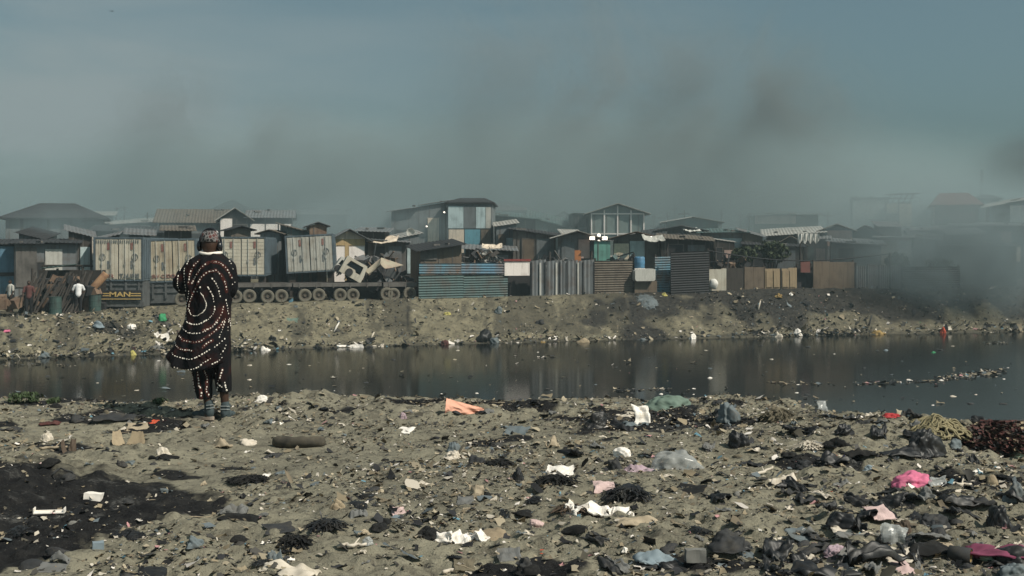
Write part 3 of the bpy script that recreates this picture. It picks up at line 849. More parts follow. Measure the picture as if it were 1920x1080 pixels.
    # odds and ends laid on the roof to hold the sheets down
    if roof in ('lean', 'gable_side') and w > 1.5:
        for _ in range(max(2, int(w*.7))):
            xx = rg.uniform(-h2, h2); yy = rg.uniform(.2, dep*.45)
            zz = (lerp(tl, tr, (xx+h2)/w)+(hr-he)/dep*yy if roof == 'lean' else he+(hr-he)/(dep/2)*yy)+.10
            M = Matrix.Translation((xx, yy, zz)) @ Matrix.Rotation(rg.uniform(0, 3), 4, 'Z')
            l = rg.uniform(.15, .7)
            MB().box(-l/2, l/2, -.06, .06, -.03, .07, M).obj('roof_weight', GM['grey_wood'], r)
    return r

def houses():
    S = shack
    grp = 'houses of the settlement behind the fence'
    # --- west part
    S('house', 'large dark house with a broad hipped roof above the scrap stall', 18, 186, 411, 80, 8, 'hip', 380, 'slate_board', 'dark_tin', .5, 0, [(.68, .97, .35, .78, 'cream_board', 'panel'), (.15, .18, .3, 1, 'dark_wood', 'post'), (.42, .45, .3, 1, 'dark_wood', 'post')], grp, 'house', ridge=.38)
    S('shack', 'low shack with a blue front at the edge of the scrap stall', -70, 30, 462, 62, 4, 'lean', 452, 'tarp_blue', 'dark_tin', .3, 0, [(.55, .98, .5, .56, 'dark_tin', 'shelf')], grp)
    S('shack', 'grey walled shack with cream patches directly behind the scrap stall', 32, 138, 458, 62, 4, 'lean', 450, 'grey_tin', 'dark_tin', .3, 0, [(.5, .78, .2, .92, 'pale_board', 'panel'), (.02, .36, .3, .95, 'grey_wood', 'panel'), (.37, .48, .1, .7, 'dark_tin', 'door')], grp)
    S('shack', 'narrow shack with a pale roof edge just east of the hipped dark house', 168, 206, 405, 92, 5, 'lean', 395, 'slate_board', 'pale_tin', .4, 0, [(.2, .9, .6, .95, 'cream_board', 'panel')], grp)
    S('shack', 'wide low dark shack with a tin roof above the lettered truck', 180, 302, 436, 74, 6, 'lean', 424, 'dark_wood', 'dark_tin', .4, 0, [(.1, .4, .3, .8, 'slate_board', 'panel')], grp, tilt=.2)
    S('shack', 'low shack with light boards on its roofline behind the lettered truck', 192, 290, 420, 88, 6, 'lean', 410, 'slate_board', 'pale_tin', .3, 0, [(.5, .9, .7, .98, 'pale_board', 'panel')], grp, tilt=-.3)
    S('house', 'dark house with a rust patched side gable roof above the tunic wearer', 300, 418, 416, 82, 8, 'gable_side', 390, 'slate_board', 'brown_tin', .4, 0, [(.05, .25, .3, .8, 'dark_tin', 'window'), (.5, .7, .3, .8, 'dark_tin', 'window')], grp, 'house')
    S('house', 'tall narrow dark house whose hipped roof rises behind its neighbours', 402, 462, 396, 98, 7, 'hip', 375, 'dark_tin', 'dark_tin', .4, 0, [(.3, .7, .5, .85, 'slate_board', 'window')], grp, 'house', ridge=.15)
    S('house', 'house with a front gable half faced in white boards', 412, 468, 410, 80, 7, 'gable_front', 391, 'dark_tin', 'pale_tin', .3, 0, [(.04, .42, .45, 1.0, 'white_board', 'panel'), (.45, .9, .3, .9, 'dark_wood', 'shutter')], grp, 'house')
    S('house', 'long house with a row of white panels under its eave', 466, 546, 408, 80.5, 7, 'gable_side', 392, 'dark_tin', 'grey_tin', .3, 0, [(.05, .38, .5, .9, 'white_board', 'panel'), (.41, .68, .5, .9, 'white_board', 'panel'), (.71, .99, .5, .9, 'white_board', 'panel'), (.2, .5, .0, .4, 'dark_wood', 'door')], grp, 'house')
    S('house', 'grey house half lost in haze with a shallow side gable', 546, 648, 402, 98, 8, 'gable_side', 390, 'slate_board', 'grey_tin', .4, 0, [(.5, .95, .3, .85, 'grey_wood', 'panel')], grp, 'house')
    S('shed', 'small gabled shed with white boards and yellow posts', 625, 684, 447, 66, 4, 'gable_front', 431, 'cream_board', 'grey_tin', .45, 4, [(.03, .36, .15, .86, 'white_board', 'panel'), (.50, .98, .15, .86, 'white_board', 'panel'), (.37, .49, 0, .99, 'yellow_board', 'post'), (.0, 1.0, .88, .99, 'yellow_board', 'beam')], grp, 'shed')
    S('house', 'pale tall house fading into haze behind the satellite dish', 690, 752, 384, 104, 7, 'lean', 368, 'slate_board', 'grey_tin', .2, 0, [(.4, .95, .7, .98, 'pink_board', 'panel'), (.4, .9, .35, .6, 'pale_board', 'panel')], grp, 'house')
    # --- the patchwork two storey house
    r = S('house', 'two storey house clad in a patchwork of white, blue and tan sheets', 838, 922, 382, 76, 7, 'hip', 370, 'slate_board', 'dark_tin', .18, -3,
          [(.03, .37, .70, .97, 'light_blue_board', 'panel'), (.38, .64, .70, .97, 'slate_board', 'panel'), (.65, .86, .70, .96, 'light_blue_board', 'panel'), (.87, .98, .70, .96, 'pale_board', 'panel'),
           (.04, .38, .40, .685, 'cream_board', 'panel'), (.40, .74, .40, .685, 'blue_board', 'panel'), (.76, .98, .40, .685, 'brown_wood', 'panel'), (.02, .98, .34, .385, 'dark_wood', 'beam'), (.15, .5, .02, .32, 'dark_tin', 'shutter')], grp, 'house', ridge=.6)
    S('house', 'long dim wing with a tilted cream wall joined to the patchwork house', 734, 834, 388, 77.0, 8, 'lean', 378, 'slate_board', 'grey_tin', .3, -3, [(.68, .89, .40, .86, 'cream_board', 'panel'), (.1, .5, .3, .7, 'dark_tin', 'shutter')], grp, 'house', tilt=-.6)
    S('house', 'house with a faded red peaked roof beyond the patchwork house', 908, 986, 396, 96, 8, 'hip', 377, 'dark_wood', 'red_tin', .4, 0, [(.4, .9, .3, .8, 'teal_tin', 'panel')], grp, 'house', ridge=.12)
    S('shack', 'shack with a broad teal lean roof and turquoise wall strips', 918, 1004, 408, 84, 7, 'lean', 396, 'dark_wood', 'teal_tin', .4, 0, [(.1, .55, .55, .9, 'blue_board', 'panel'), (.15, .35, .55, .8, 'green_board', 'panel'), (.6, .98, .4, .75, 'pink_board', 'panel')], grp, tilt=.3)
    S('shack', 'green boarded shack with a long roof falling beside the glazed gable house', 994, 1078, 420, 86, 7, 'lean', 402, 'teal_tin', 'teal_tin', .3, 0, [(.05, .4, .5, .9, 'slate_board', 'panel')], grp, tilt=.9)
    S('shack', 'small gabled shack with a pale boarded front behind the green roofs', 1032, 1082, 412, 95, 6, 'gable_front', 397, 'pale_board', 'dark_tin', .25, 0, [(.3, .6, .3, .8, 'dark_wood', 'window')], grp)
    # --- glazed gable house
    r = S('house', 'tall gable fronted house with white framed glazing and a dark side', 1108, 1208, 399, 82, 9, 'gable_front', 383, 'green_glazing', 'pale_tin', .45, 4, [], grp, 'house')
    w = 100/F*82; zg = r.location.z; he = zat(399, 82)-zg; hr = zat(383, 82)-zg
    f = MB(); y0, y1 = -.10, -.026
    for u in (0.01, .25, .5, .75, .99):
        x = -w/2+u*w; top = he+(hr-he)*(1-abs(u-.5)*2)-.12
        f.box(x-.045, x+.045, y0, y1, he*.35, top)
    for v in (.985, .69, .36): f.box(-w/2, w/2, y0+.02, y1+.004, v*he-.045, v*he+.045)
    f.obj('glazing_frame', GM['white_board'], r)
    S('house', 'dark block added as the shaded side of the glazed gable house', 1078, 1106, 402, 84, 7, 'lean', 400, 'dark_tin', 'dark_tin', .15, 4, [(.2, .8, .3, .8, 'slate_board', 'panel')], grp, 'house')  # shaded side wall of the gable house, put in as a dark block
    # --- middle row
    S('shack', 'grey boarded shack with a tan door under a thin dark roof', 962, 1042, 437, 72, 5, 'lean', 430, 'grey_wood', 'dark_tin', .35, 0, [(.22, .5, .2, .9, 'brown_wood', 'door'), (.55, .95, .2, .9, 'slate_board', 'panel')], grp, tilt=.35)
    S('shack', 'shack with a bleached low gable roof beside the lamp mast', 1046, 1116, 444, 71, 5, 'gable_front', 434, 'grey_tin', 'pale_tin', .5, 0, [(.55, .85, .6, .95, 'pink_board', 'panel'), (.1, .45, .1, .9, 'slate_board', 'panel'), (.45, .62, .45, .75, 'cloth_orange', 'curtain')], grp)
    S('shack', 'shack with a red brown low gable and a green notice board', 1150, 1236, 447, 71.5, 5, 'gable_front', 436, 'grey_wood', 'rusty_tin', .6, 0, [(.02, .34, .55, .9, 'cream_board', 'panel'), (.36, .68, .35, .95, 'light_blue_board', 'panel'), (.0, .65, .05, .3, 'pale_tin', 'shutter')], grp)
    S('shack', 'green fronted shop shack beneath the lamp mast', 1114, 1144, 452, 70.5, 4, 'lean', 448, 'green_board', 'grey_tin', .2, 0, [(.1, .9, .05, .45, 'teal_tin', 'door')], grp)
    # --- east of the glazed house
    S('shack', 'wide shack with a shallow teal gable and white edge boards', 1250, 1345, 416, 86, 7, 'gable_front', 408, 'teal_tin', 'pale_tin', .5, 0, [(.1, .5, .3, .8, 'slate_board', 'panel')], grp)
    S('shack', 'dark shack with a pale crumpled sheet on its roof ridge', 1236, 1318, 432, 78, 6, 'gable_front', 424, 'dark_wood', 'grey_tin', .4, 0, [(.6, .9, .3, .9, 'pale_board', 'panel')], grp)
    S('shack', 'long flat roofed shack with a light blue wall behind the black fence', 1318, 1394, 437, 76, 6, 'lean', 429, 'slate_board', 'teal_tin', .4, 0, [(.35, .95, .15, .9, 'light_blue_board', 'panel'), (.02, .25, .2, .6, 'pink_board', 'panel')], grp)
    S('shack', 'small cream box shack on the skyline between utility poles', 1326, 1350, 408, 104, 5, 'lean', 404, 'cream_board', 'grey_tin', .2, 0, [(.1, .5, .5, .9, 'dark_wood', 'window')], grp)
    S('shack', 'shack topped with a long pinkish awning edge in the haze', 1414, 1532, 404, 92, 7, 'lean', 396, 'dark_wood', 'grey_tin', .4, 0, [(.02, .66, .86, 1.0, 'pink_board', 'fascia'), (.45, .6, .2, .8, 'rusty_tin', 'panel')], grp)
    S('shack', 'shack with a broad low arching roof and a tan end sheet', 1440, 1538, 440, 78, 7, 'lean', 427, 'dark_wood', 'pale_tin', .4, 0, [(.1, .5, .1, .8, 'slate_board', 'panel')], grp, tilt=-.12)
    S('shack', 'shack with a tan gable sheet set beside the arching roof', 1540, 1598, 432, 78.5, 6, 'gable_front', 421, 'slate_board', 'pale_tin', .3, 0, [(.2, .98, .70, 1.0, 'pink_board', 'panel')], grp)
    S('house', 'pale flat topped house behind the smoke near the unfinished house', 1600, 1664, 372, 100, 7, 'lean', 366, 'grey_wood', 'grey_tin', .1, 0, [(.02, .98, .72, .98, 'pale_board', 'panel'), (.2, .5, .3, .6, 'slate_board', 'window')], grp, 'house')
    # unfinished house with open rafters
    r = S('house', 'unfinished house with open roof rafters over a cream wall', 1664, 1708, 382, 98, 6, 'lean', 381, 'cream_board', 'dark_wood', .0, 0, [(.0, .42, .72, .86, 'dark_wood', 'window'), (.45, .5, .3, 1, 'dark_wood', 'post')], grp, 'house')
    f = MB(); w = 44/F*98; he = zat(382, 98)-r.location.z; ht = zat(364, 98)-r.location.z
    for i in range(5):
        x = -w/2+.1+i*(w-.2)/4
        f.tube([(x-.15, .2, he), (x+.25, .2, ht)], .045, 5)
    f.tube([(-w/2-.1, .2, ht), (w/2+.7, .2, ht+.02)], .05, 5); f.tube([(-w/2, 4, ht-.2), (w/2+.5, 4, ht-.2)], .05, 5)
    f.obj('rafters', GM['dark_wood'], r)
    S('house', 'house with a faded red roof and red wall beyond the thick smoke', 1756, 1832, 386, 96, 8, 'hip', 360, 'red_tin', 'red_tin', .4, 0, [(.35, .95, .5, .9, 'red_paint', 'panel')], grp, 'house', ridge=.7)
    S('house', 'house with a light slanting roof and cream strips below the radio mast', 1860, 1960, 378, 92, 8, 'lean', 368, 'slate_board', 'pale_tin', .6, 0, [(.35, .62, .72, .95, 'white_board', 'panel'), (.62, .8, .75, .95, 'cream_board', 'panel'), (.1, .3, .4, .85, 'dark_tin', 'shutter')], grp, 'house', tilt=-.7)
    S('house', 'dim dark roofed house between the red house and the radio mast', 1832, 1872, 374, 106, 7, 'hip', 364, 'dark_tin', 'dark_tin', .3, 0, [(.3, .7, .5, .85, 'slate_board', 'window')], grp, 'house', ridge=.5)
    S('shack', 'tan walled shack standing in smoke beside the dark bush', 1648, 1706, 447, 76, 5, 'lean', 440, 'pink_board', 'grey_tin', .3, 0, [(.0, .58, .2, .95, 'tan_wood', 'panel'), (.62, 1, .2, .95, 'pale_board', 'panel')], grp)
    S('shack', 'low wide shack with a flat tin roof deep in the smoke', 1700, 1800, 432, 84, 6, 'lean', 424, 'dark_wood', 'grey_tin', .4, 0, [(.6, .85, .6, .9, 'pink_board', 'panel')], grp)
    S('shack', 'shack with torn cream sheets on its wall at the smoky end of the settlement', 1800, 1930, 424, 84, 6, 'lean', 417, 'slate_board', 'grey_tin', .5, 0, [(.58, .72, .55, .9, 'pink_board', 'panel'), (.66, .84, .35, .65, 'cream_board', 'panel')], grp)
    S('shack', 'dim grey shack in the smoke in front of the torn cream sheets', 1770, 1900, 462, 74.5, 4, 'lean', 456, 'grey_wood', 'dark_tin', .3, 0, [(.1, .3, .2, .9, 'dark_wood', 'door'), (.5, .9, .3, .9, 'slate_board', 'panel')], grp)
    # --- dim skyline row far behind
    rg = random.Random(11)
    for i, (a, b, y, d) in enumerate(((-90, 10, 412, 108), (208, 262, 408, 120), (268, 302, 404, 116), (470, 520, 398, 125), (650, 690, 396, 120), (560, 610, 400, 130), (980, 1030, 400, 116), (1216, 1262, 405, 122),
                                      (1270, 1318, 402, 128), (1352, 1412, 404, 124), (1530, 1600, 398, 122), (1706, 1756, 392, 126))):
        S('shack', 'faint distant shack on the hazy skyline behind the nearer roofs', a, b, y, d, 7, ('gable_side', 'lean', 'gable_front')[i % 3], y-rg.uniform(5, 12), rg.choice(['slate_board', 'grey_wood', 'dark_wood']), rg.choice(['grey_tin', 'dark_tin', 'rusty_tin']), .4, 0,
          [(.2, .5, .4, .85, rg.choice(['pale_board', 'dark_tin', 'pink_board']), 'panel')], 'faint shacks along the skyline')
    # roof clutter: filler sheds between the fence and the houses
    for i, (a, b, y, off, wl, rf, lb) in enumerate((
            (690, 760, 452, 8, 'grey_wood', 'grey_tin', 'low grey shed roofed with flat tin behind the scrap heap'),
            (872, 962, 470, 6.5, 'dark_wood', 'grey_tin', 'open dark shed stuffed with scrap behind the blue fence strip'),
            (1240, 1330, 450, 6, 'dark_wood', 'brown_tin', 'dark shed with a brown sheet front just behind the black fence panel'),
            (1400, 1500, 462, 7, 'dark_wood', 'dark_tin', 'low dark shed hidden behind the bush and the sagging cable'),
            (1560, 1650, 458, 6, 'slate_board', 'grey_tin', 'low grey shed with a tin roof ending the brown board fence'))):
        S('shed', lb, a, b, y, bank_top((a+b)/2)+off, 4, 'lean', y-8, wl, rf, .3, 0, [(.15, .45, .2, .9, 'dark_tin', 'door'), (.55, .9, .4, .9, 'grey_tin', 'panel')], 'low sheds just behind the fence', 'shed', tilt=.2)

def crowd():
    rg = random.Random(23)
    where = [(196, 40, 446, 'behind the lettered truck roof'), (262, 36, 440, 'between the two truck bodies'), (330, 44, 432, 'above the second truck'), (506, 40, 440, 'between the ribbed container and the leaning one'),
             (560, 46, 430, 'over the leaning container'), (600, 30, 424, 'close to the small gabled shed'), (700, 44, 436, 'beneath the satellite dish'), (764, 40, 446, 'beside the satellite dish pole'),
             (950, 36, 424, 'under the turquoise wall strips'), (1004, 34, 446, 'before the green boarded shack'), (1076, 26, 440, 'at the foot of the dark side block'), (1226, 34, 440, 'east of the glazed gable house'),
             (1282, 44, 446, 'under the pale crumpled ridge sheet'), (1360, 40, 452, 'above the cream sheet of the fence'), (1408, 36, 440, 'behind the rounded bush'), (1478, 40, 454, 'below the arching roof'),
             (1530, 36, 450, 'below the hanging white cloth'), (1624, 44, 436, 'in smoke under the flat topped house'), (1668, 36, 424, 'in smoke under the open rafters'), (1736, 44, 446, 'deep in smoke beneath the red house'),
             (1816, 44, 440, 'deep in smoke under the radio mast'), (60, 40, 440, 'before the hipped dark house'), (150, 36, 438, 'under the cream panel of the hipped house'), (450, 34, 432, 'under the half white gable')]
    wn = {'grey_wood': 'grey', 'rusty_tin': 'rusty', 'dark_wood': 'dark', 'teal_tin': 'teal', 'brown_tin': 'brown', 'slate_board': 'slate grey'}
    for i, (px, w, ye, ph) in enumerate(where):
        wl = rg.choice(list(wn)); rf = rg.choice(['grey_tin', 'pale_tin', 'dark_tin', 'grey_tin', 'brown_tin'])
        a, b = px-w/2*rg.uniform(.8, 1.3), px+w/2*rg.uniform(.8, 1.3)
        shack('shack', 'small %s shack crammed in %s' % (wn[wl], ph), a, b, ye+rg.uniform(-3, 3), bank_top(px)+rg.uniform(8, 13), rg.uniform(3, 5), rg.choice(['lean', 'lean', 'gable_front']), ye-rg.uniform(6, 12), wl, rf, rg.uniform(.15, .4), rg.uniform(-9, 9),
              [(.12, .40, .1, .85, rg.choice(['dark_tin', 'brown_wood', 'teal_tin']), 'door'), (.5, .92, .35, .8, rg.choice(['pale_board', 'pink_board', 'grey_wood', 'light_blue_board']), 'panel')], 'small shacks crowded between fence and houses', tilt=rg.uniform(-.35, .35))
    # sagging power wires between the skyline poles
    for (x0, y0, d0), (x1, y1, d1), lb in (((1265, 389, 100), (1333, 396, 104), 'thin power wire sagging east of the glazed gable house'), ((1333, 396, 104), (1500, 398, 108), 'long thin power wire above the pinkish awning'), ((218, 389, 100), (320, 394, 104), 'thin power wire west of the rust patched roof'), ((1240, 399, 108), (1130, 392, 110), 'thin power wire passing behind the glazed gable house')):
        a, b = P(x0, y0, d0), P(x1, y1, d1)
        MB_ = MB(); MB_.tube([lerp(a, b, t/12)-Vector((0, 0, .5*math.sin(PI*t/12))) for t in range(13)], .022, 4)
        tag(MB_.obj('power_wire', GM['dark_tin']), lb, 'wire')

# ------------------------------------------------------------------ trucks and trailers
def text_mesh(s, size, depth=.012):
    cu = bpy.data.curves.new('lettering', 'FONT'); cu.body = s; cu.size = size; cu.extrude = depth; cu.align_x = 'CENTER'; cu.align_y = 'CENTER'
    cu.offset = size*.018
    o = bpy.data.objects.new('tmp', cu); COL.objects.link(o)
    dg = bpy.context.evaluated_depsgraph_get(); dg.update()
    me = bpy.data.meshes.new_from_object(o.evaluated_get(dg))
    bpy.data.objects.remove(o); bpy.data.curves.remove(cu)
    me.transform(Matrix.Rotation(PI/2, 4, 'X'))
    me.materials.clear()
    return me

def lettering(s, size, m, parent, loc, sx=1.0):
    me = text_mesh(s, size); me.transform(Matrix.Diagonal((sx, 1, 1, 1))); me.transform(Matrix.Translation(loc))
    return link('lettering', me, m, parent)

def container(name, label, px0, px1, y0, y1, off, rz, horiz=False, face='container_cream', roll=0.0, side_len=6.0, base=None, truck=None, texts=(), cat='container'):
    p = fp((px0+px1)/2, off); d = p.y
    w = (px1-px0)/F*d; z1 = zat(y0, d); z0 = zat(y1, d); zg = p.z; h = z1-z0
    r = empty(name, (p.x, d, zg), math.radians(rz), label, cat, 'box bodies with cream doors along the bank')
    r.rotation_euler[1] = math.radians(roll)
    b = z0-zg; h2 = w/2
    body = MB(); body.box(-h2-.06, h2+.06, .08, side_len, b-.06, b+h+.10)
    n = int(side_len/.28)
    for i in range(n):
        y = .2+i*.28
        for s in (-1, 1):
            x0, x1 = (h2+.062, h2+.095) if s > 0 else (-h2-.095, -h2-.062)
            body.box(x0, x1, y, y+.14, b+.05, b+h)
    bo = body.obj('box_body', GM['container_side'], r)
    fr = MB(); fr.box(-h2-.08, -h2+.02, -.02, .078, b-.08, b+h+.12); fr.box(h2-.02, h2+.08, -.02, .078, b-.08, b+h+.12)
    fr.box(-h2+.022, h2-.022, -.02, .078, b+h+.03, b+h+.12); fr.box(-h2+.022, h2-.022, -.02, .078, b-.08, b-.01)
    fr.obj('door_frame', GM['container_side'], r)
    for s in (-1, 1):
        x0, x1 = (-h2+.03, -.025) if s < 0 else (.025, h2-.03)
        dm = MB(); dm.box(x0, x1, .0, .05, b, b+h)
        if horiz:
            k = 10
            for i in range(k): dm.box(x0+.02, x1-.02, -.014, -.002, b+h*(i+.08)/k, b+h*(i+.86)/k)
        else:
            k = 7
            for i in range(k): dm.box(x0+(x1-x0)*(i+.08)/k, x0+(x1-x0)*(i+.84)/k, -.014, -.002, b+.03, b+h-.03)
        do = dm.obj('door', GM[face], r)
        lb = MB()
        for u in (.3, .7):
            x = lerp(x0, x1, u); lb.tube([(x, -.05, b-.03), (x, -.05, b+h+.03)], .016, 6)
            lb.box(x-.03, x+.03, -.075, -.045, b+h*.35, b+h*.42)
        lb.obj('locking_bar', GM['pale_board'], do)
        mk = MB(); xm = lerp(x0, x1, .58)
        mk.box(xm-.06, xm+.06, -.034, -.0285, b+h*.74, b+h*.93); mk.obj('faded_mark', GM['faded_red'], do)
        mk = MB(); mk.box(xm-.05, xm+.05, -.034, -.0285, b+h*.27, b+h*.47); mk.obj('faded_mark', GM['faded_grey'], do)
        mk = MB(); xe = lerp(x0, x1, .32 if s < 0 else .72)
        ring = []
        for i in range(17): ring.append((xe+.15*math.cos(2*PI*i/16), -.033, b+h*.56+.17*math.sin(2*PI*i/16)))
        mk.tube(ring, .012, 5); mk.box(xe-.05, xe+.05, -.036, -.0285, b+h*.5, b+h*.62); mk.obj('faded_emblem', GM['faded_grey'], do)
    for s_, sz, mt, u, v in texts:
        lettering(s_, sz, GM[mt], r, (lerp(-h2, h2, u), -.035, b+h*v))
    if truck:
        a = MB(); a.box(-h2-.02, h2+.02, .05, 1.2, .12, b-.10)
        for z, t in ((b-.3, .05), (b-.62, .05)): a.box(-h2-.04, h2+.04, -.01, .048, z, z+t)
        for u in (.06, .34, .66, .94): a.box(lerp(-h2, h2, u)-.05, lerp(-h2, h2, u)+.05, -.02, .046, .35, b-.15)
        ao = a.obj('rear_apron', GM['truck_grey'], r)
        if truck == 'lettered':
            zc = zat(553, d)-zg; k = MB(); k.box(-h2, h2, -.06, -.022, zc-.26, zc+.24); bo = k.obj('mudflap_board', GM['dark_tin'], r)
            lettering('MAN', .34, GM['faded_yellow'], bo, (.10, -.066, zc+.02), 1.45)
            st = MB()
            for x0, x1 in ((-h2+.03, -.44), (.64, h2-.03)):
                for z in (zc-.06, zc+.05): st.box(x0, x1, -.07, -.061, z, z+.045)
            st.box(-h2+.03, h2-.03, -.07, -.061, zc-.22, zc-.185)
            st.obj('stripe', GM['faded_yellow'], bo)
            # painted picket of letters on the header
            hd = MB(); rg = random.Random(5)
            x = -h2+.06
            while x < h2-.1:
                hd.box(x, x+.05, -.036, -.029, b+h*.905, b+h*.985); x += .11
            hd.obj('header_slats', GM['faded_grey'], r)
        lg = MB()
        for s in (-1, 1): lg.lathe([(.12, -.13), (.36, -.13), (.40, -.08), (.40, .08), (.36, .13), (.12, .13)], 16, 'x', (s*(h2-.22), .75, .40))
        lg2 = None
        wv = MB(); wv.lathe([(.12, -.13), (.36, -.13), (.40, -.08), (.40, .08), (.36, .13), (.12, .13)], 16, 'x', (-h2+.22, 1.5, .38)); wv.obj('wheel', GM['black_rubber'], r)
        wv = MB(); wv.lathe([(.12, -.13), (.36, -.13), (.40, -.08), (.40, .08), (.36, .13), (.12, .13)], 16, 'x', (h2-.22, 1.5, .38)); wv.obj('wheel', GM['black_rubber'], r)
    else:
        for x in (-h2+.2, h2-.2):
            for y in (.4, side_len-.6): MB().box(x-.18, x+.18, y-.2, y+.2, -.2, b-.07).obj('support_block', GM['dark_wood'], r)
    return r

def wheel(parent, x, y, z, r=.355, wd=.26):
    t = MB(); t.lathe([(r*.60, -wd*.42), (r*.66, -wd/2), (r*.90, -wd/2), (r, -wd*.32), (r, wd*.32), (r*.90, wd/2), (r*.6, wd/2), (r*.6, -wd*.42)], 22, 'y', (x, y, z), False)
    w = t.obj('wheel', GM['dusty_rubber'], parent)
    q = MB(); q.lathe([(.02, -wd*.40), (r*.17, -wd*.42), (r*.20, -wd*.10), (r*.42, -wd*.02), (r*.50, -wd*.40), (r*.57, -wd*.42), (r*.585, wd*.4), (.02, wd*.4)], 18, 'y', (x, y, z))
    for k in range(8):
        a = 2*PI*k/8; q.box(-.018, .018, -.018, .018, -.018, .018, Matrix.Translation((x+r*.27*math.cos(a), y-wd*.17, z+r*.27*math.sin(a))))
    q.obj('rim', GM['wheel_rim'], w)

def trailer(label, px0, px1, ytop, ybot, wheels, off=1.2):
    a, b = fp(px0, off), fp(px1, off)
    ax = (b-a); L = math.hypot(ax.x, ax.y); ang = math.atan2(ax.y, ax.x)
    pm = (px0+px1)/2; dm = (a.y+b.y)/2
    zg = min(a.z, b.z); zt = zat(ytop, dm)-zg; zb = zat(ybot, dm)-zg
    r = empty('flatbed_trailer', (a.x, a.y, zg), ang, label, 'trailer', 'flatbed trailers parked along the bank')
    k = MB(); k.box(.04, L-.04, 0, 2.4, zt-.09, zt); k.obj('deck', GM['dark_wood'], r)
    k = MB(); k.box(.02, L-.02, -.05, -.003, zb+.16, zt+.02); 
    for i in range(int(L/.9)): k.box(.3+i*.9, .36+i*.9, -.075, -.052, zb+.1, zt+.01)
    k.obj('side_rail', GM['grey_wood'], r)
    k = MB(); k.box(.1, L-.1, .45, .62, zb-.1, zt-.095); k.box(.1, L-.1, 1.7, 1.87, zb-.1, zt-.095)
    for i in range(int(L/1.2)): k.box(.4+i*1.2, .5+i*1.2, .0, 2.3, zb-.02, zt-.1)
    k.obj('chassis', GM['dark_tin'], r)
    # wheels: solve the pixel column along the trailer line
    for wx, wy in wheels:
        u = (wx-960)/F
        # a + t*ax at column u : x = u*y
        t = (u*a.y-a.x)/(ax.x-u*ax.y)
        d = a.y+ax.y*t
        xx = t*L; z = zat(wy, d)-zg
        wheel(r, xx, -.07, z); wheel(r, xx, 2.15, z)
        k = MB(); k.tube([(xx, .06, z), (xx, 2.05, z)], .06, 8); k.obj('axle', GM['dark_tin'], r)
    return r

def trucks():
    container('box_truck', 'box truck with cream rear doors and yellow lettering on its rear board', 178, 266, 449, 524, 1.6, 0, truck='lettered', texts=(('TALINE', .30, 'faded_grey', .74, .085), ('F.TR', .26, 'faded_red', .30, .08)), cat='truck')
    container('box_truck', 'box truck with faded red letters on its cream door behind the tunic wearer', 283, 368, 452, 526, 1.9, 3, truck='plain', roll=-1.5, face='container_tan', texts=(('SW CEDO', .26, 'faded_red', .30, .11),), cat='truck')
    container('shipping_container', 'cream container with horizontal ribbed doors beside the person in the tunic', 408, 496, 448, 515, 4.4, 4, horiz=True)
    container('shipping_container', 'leaning cream container with tall plank ribbed doors above the flatbed trailers', 543, 628, 444, 508, 4.8, 6, roll=-3.0, face='container_grey')
    trailer('flatbed trailer nearest the tunic wearer, empty deck', 430, 548, 532, 544, [(467, 555), (441, 556), (501, 556), (527, 555)])
    trailer('flatbed trailer in the middle of the row with a white cab shell on its end', 549, 716, 531, 543, [(571, 554), (597, 553), (637, 553), (661, 553)])
    trailer('short flatbed trailer against the blue green fence', 718, 783, 530, 543, [(702+22, 551), (737, 552), (767, 550)])
    # single wheel left lying on its own
    p = fp(341, .9); r = empty('loose_wheel', (p.x, p.y, p.z), .2, 'dusty loose truck wheel standing beside the tunic wearer across the river', 'wheel')
    wheel(r, 0, 0, .36)
    # cab shells
    def cab(name, label, px, py, wpx, hpx, ang, off, m):
        p = fp(px, off); d = p.y; s = d/F; w, h = wpx*s, hpx*s
        r = empty(name, (p.x, d, zat(py, d)), 0, label, 'truck cab')
        r.rotation_euler = (math.radians(-8), math.radians(ang), math.radians(12))
        k = MB(); t = .05; dep = 1.3
        # hollow shell with a window opening
        k.prism([(-w/2, -h/2), (w/2, -h/2), (w/2, -h*.12), (w*.12, -h*.12), (w*.05, h*.0), (-w/2, h*.0)], 0, t)
        k.prism([(-w/2, h*.004), (-w*.36, h*.004), (-w*.28, h*.34), (-w*.42, h/2), (-w/2, h/2)], 0, t)
        k.prism([(w*.32, -h*.116), (w/2, -h*.116), (w*.42, h/2), (w*.30, h*.34)], 0, t)
        k.prism([(-w*.42, h*.345), (w*.36, h*.345), (w*.42, h/2), (-w*.42, h/2)], .001, t-.001)
        k.box(-w/2, -w/2+t, t+.002, dep, -h/2, h/2); k.box(w/2-t-.05, w/2-.05, t+.002, dep, -h/2, h*.45); k.box(-w/2+t+.002, w/2-t-.055, t+.002, dep, h/2-t, h/2)
        so = k.obj('shell', m, r)
        k = MB(); k.box(-w*.40, w*.33, t+.25, t+.28, -h*.02, h*.33); k.obj('window', GM['glass_dark'], r)
        k = MB(); k.lathe([(.10, -.03), (.20, -.03), (.20, .03), (.10, .03)], 14, 'y', (-w*.12, -.035, -h*.27)); k.obj('wheel_arch', GM['dark_tin'], r)
    cab('truck_cab', 'white cab shell tipped on its corner upon the trailer deck', 664, 505, 46, 34, 30, 1.8, GM['truck_cream'])
    cab('truck_cab', 'smaller dark windowed cab door shell leaning beside the tipped white cab', 640, 498, 18, 30, 35, 2.6, GM['pale_board'])

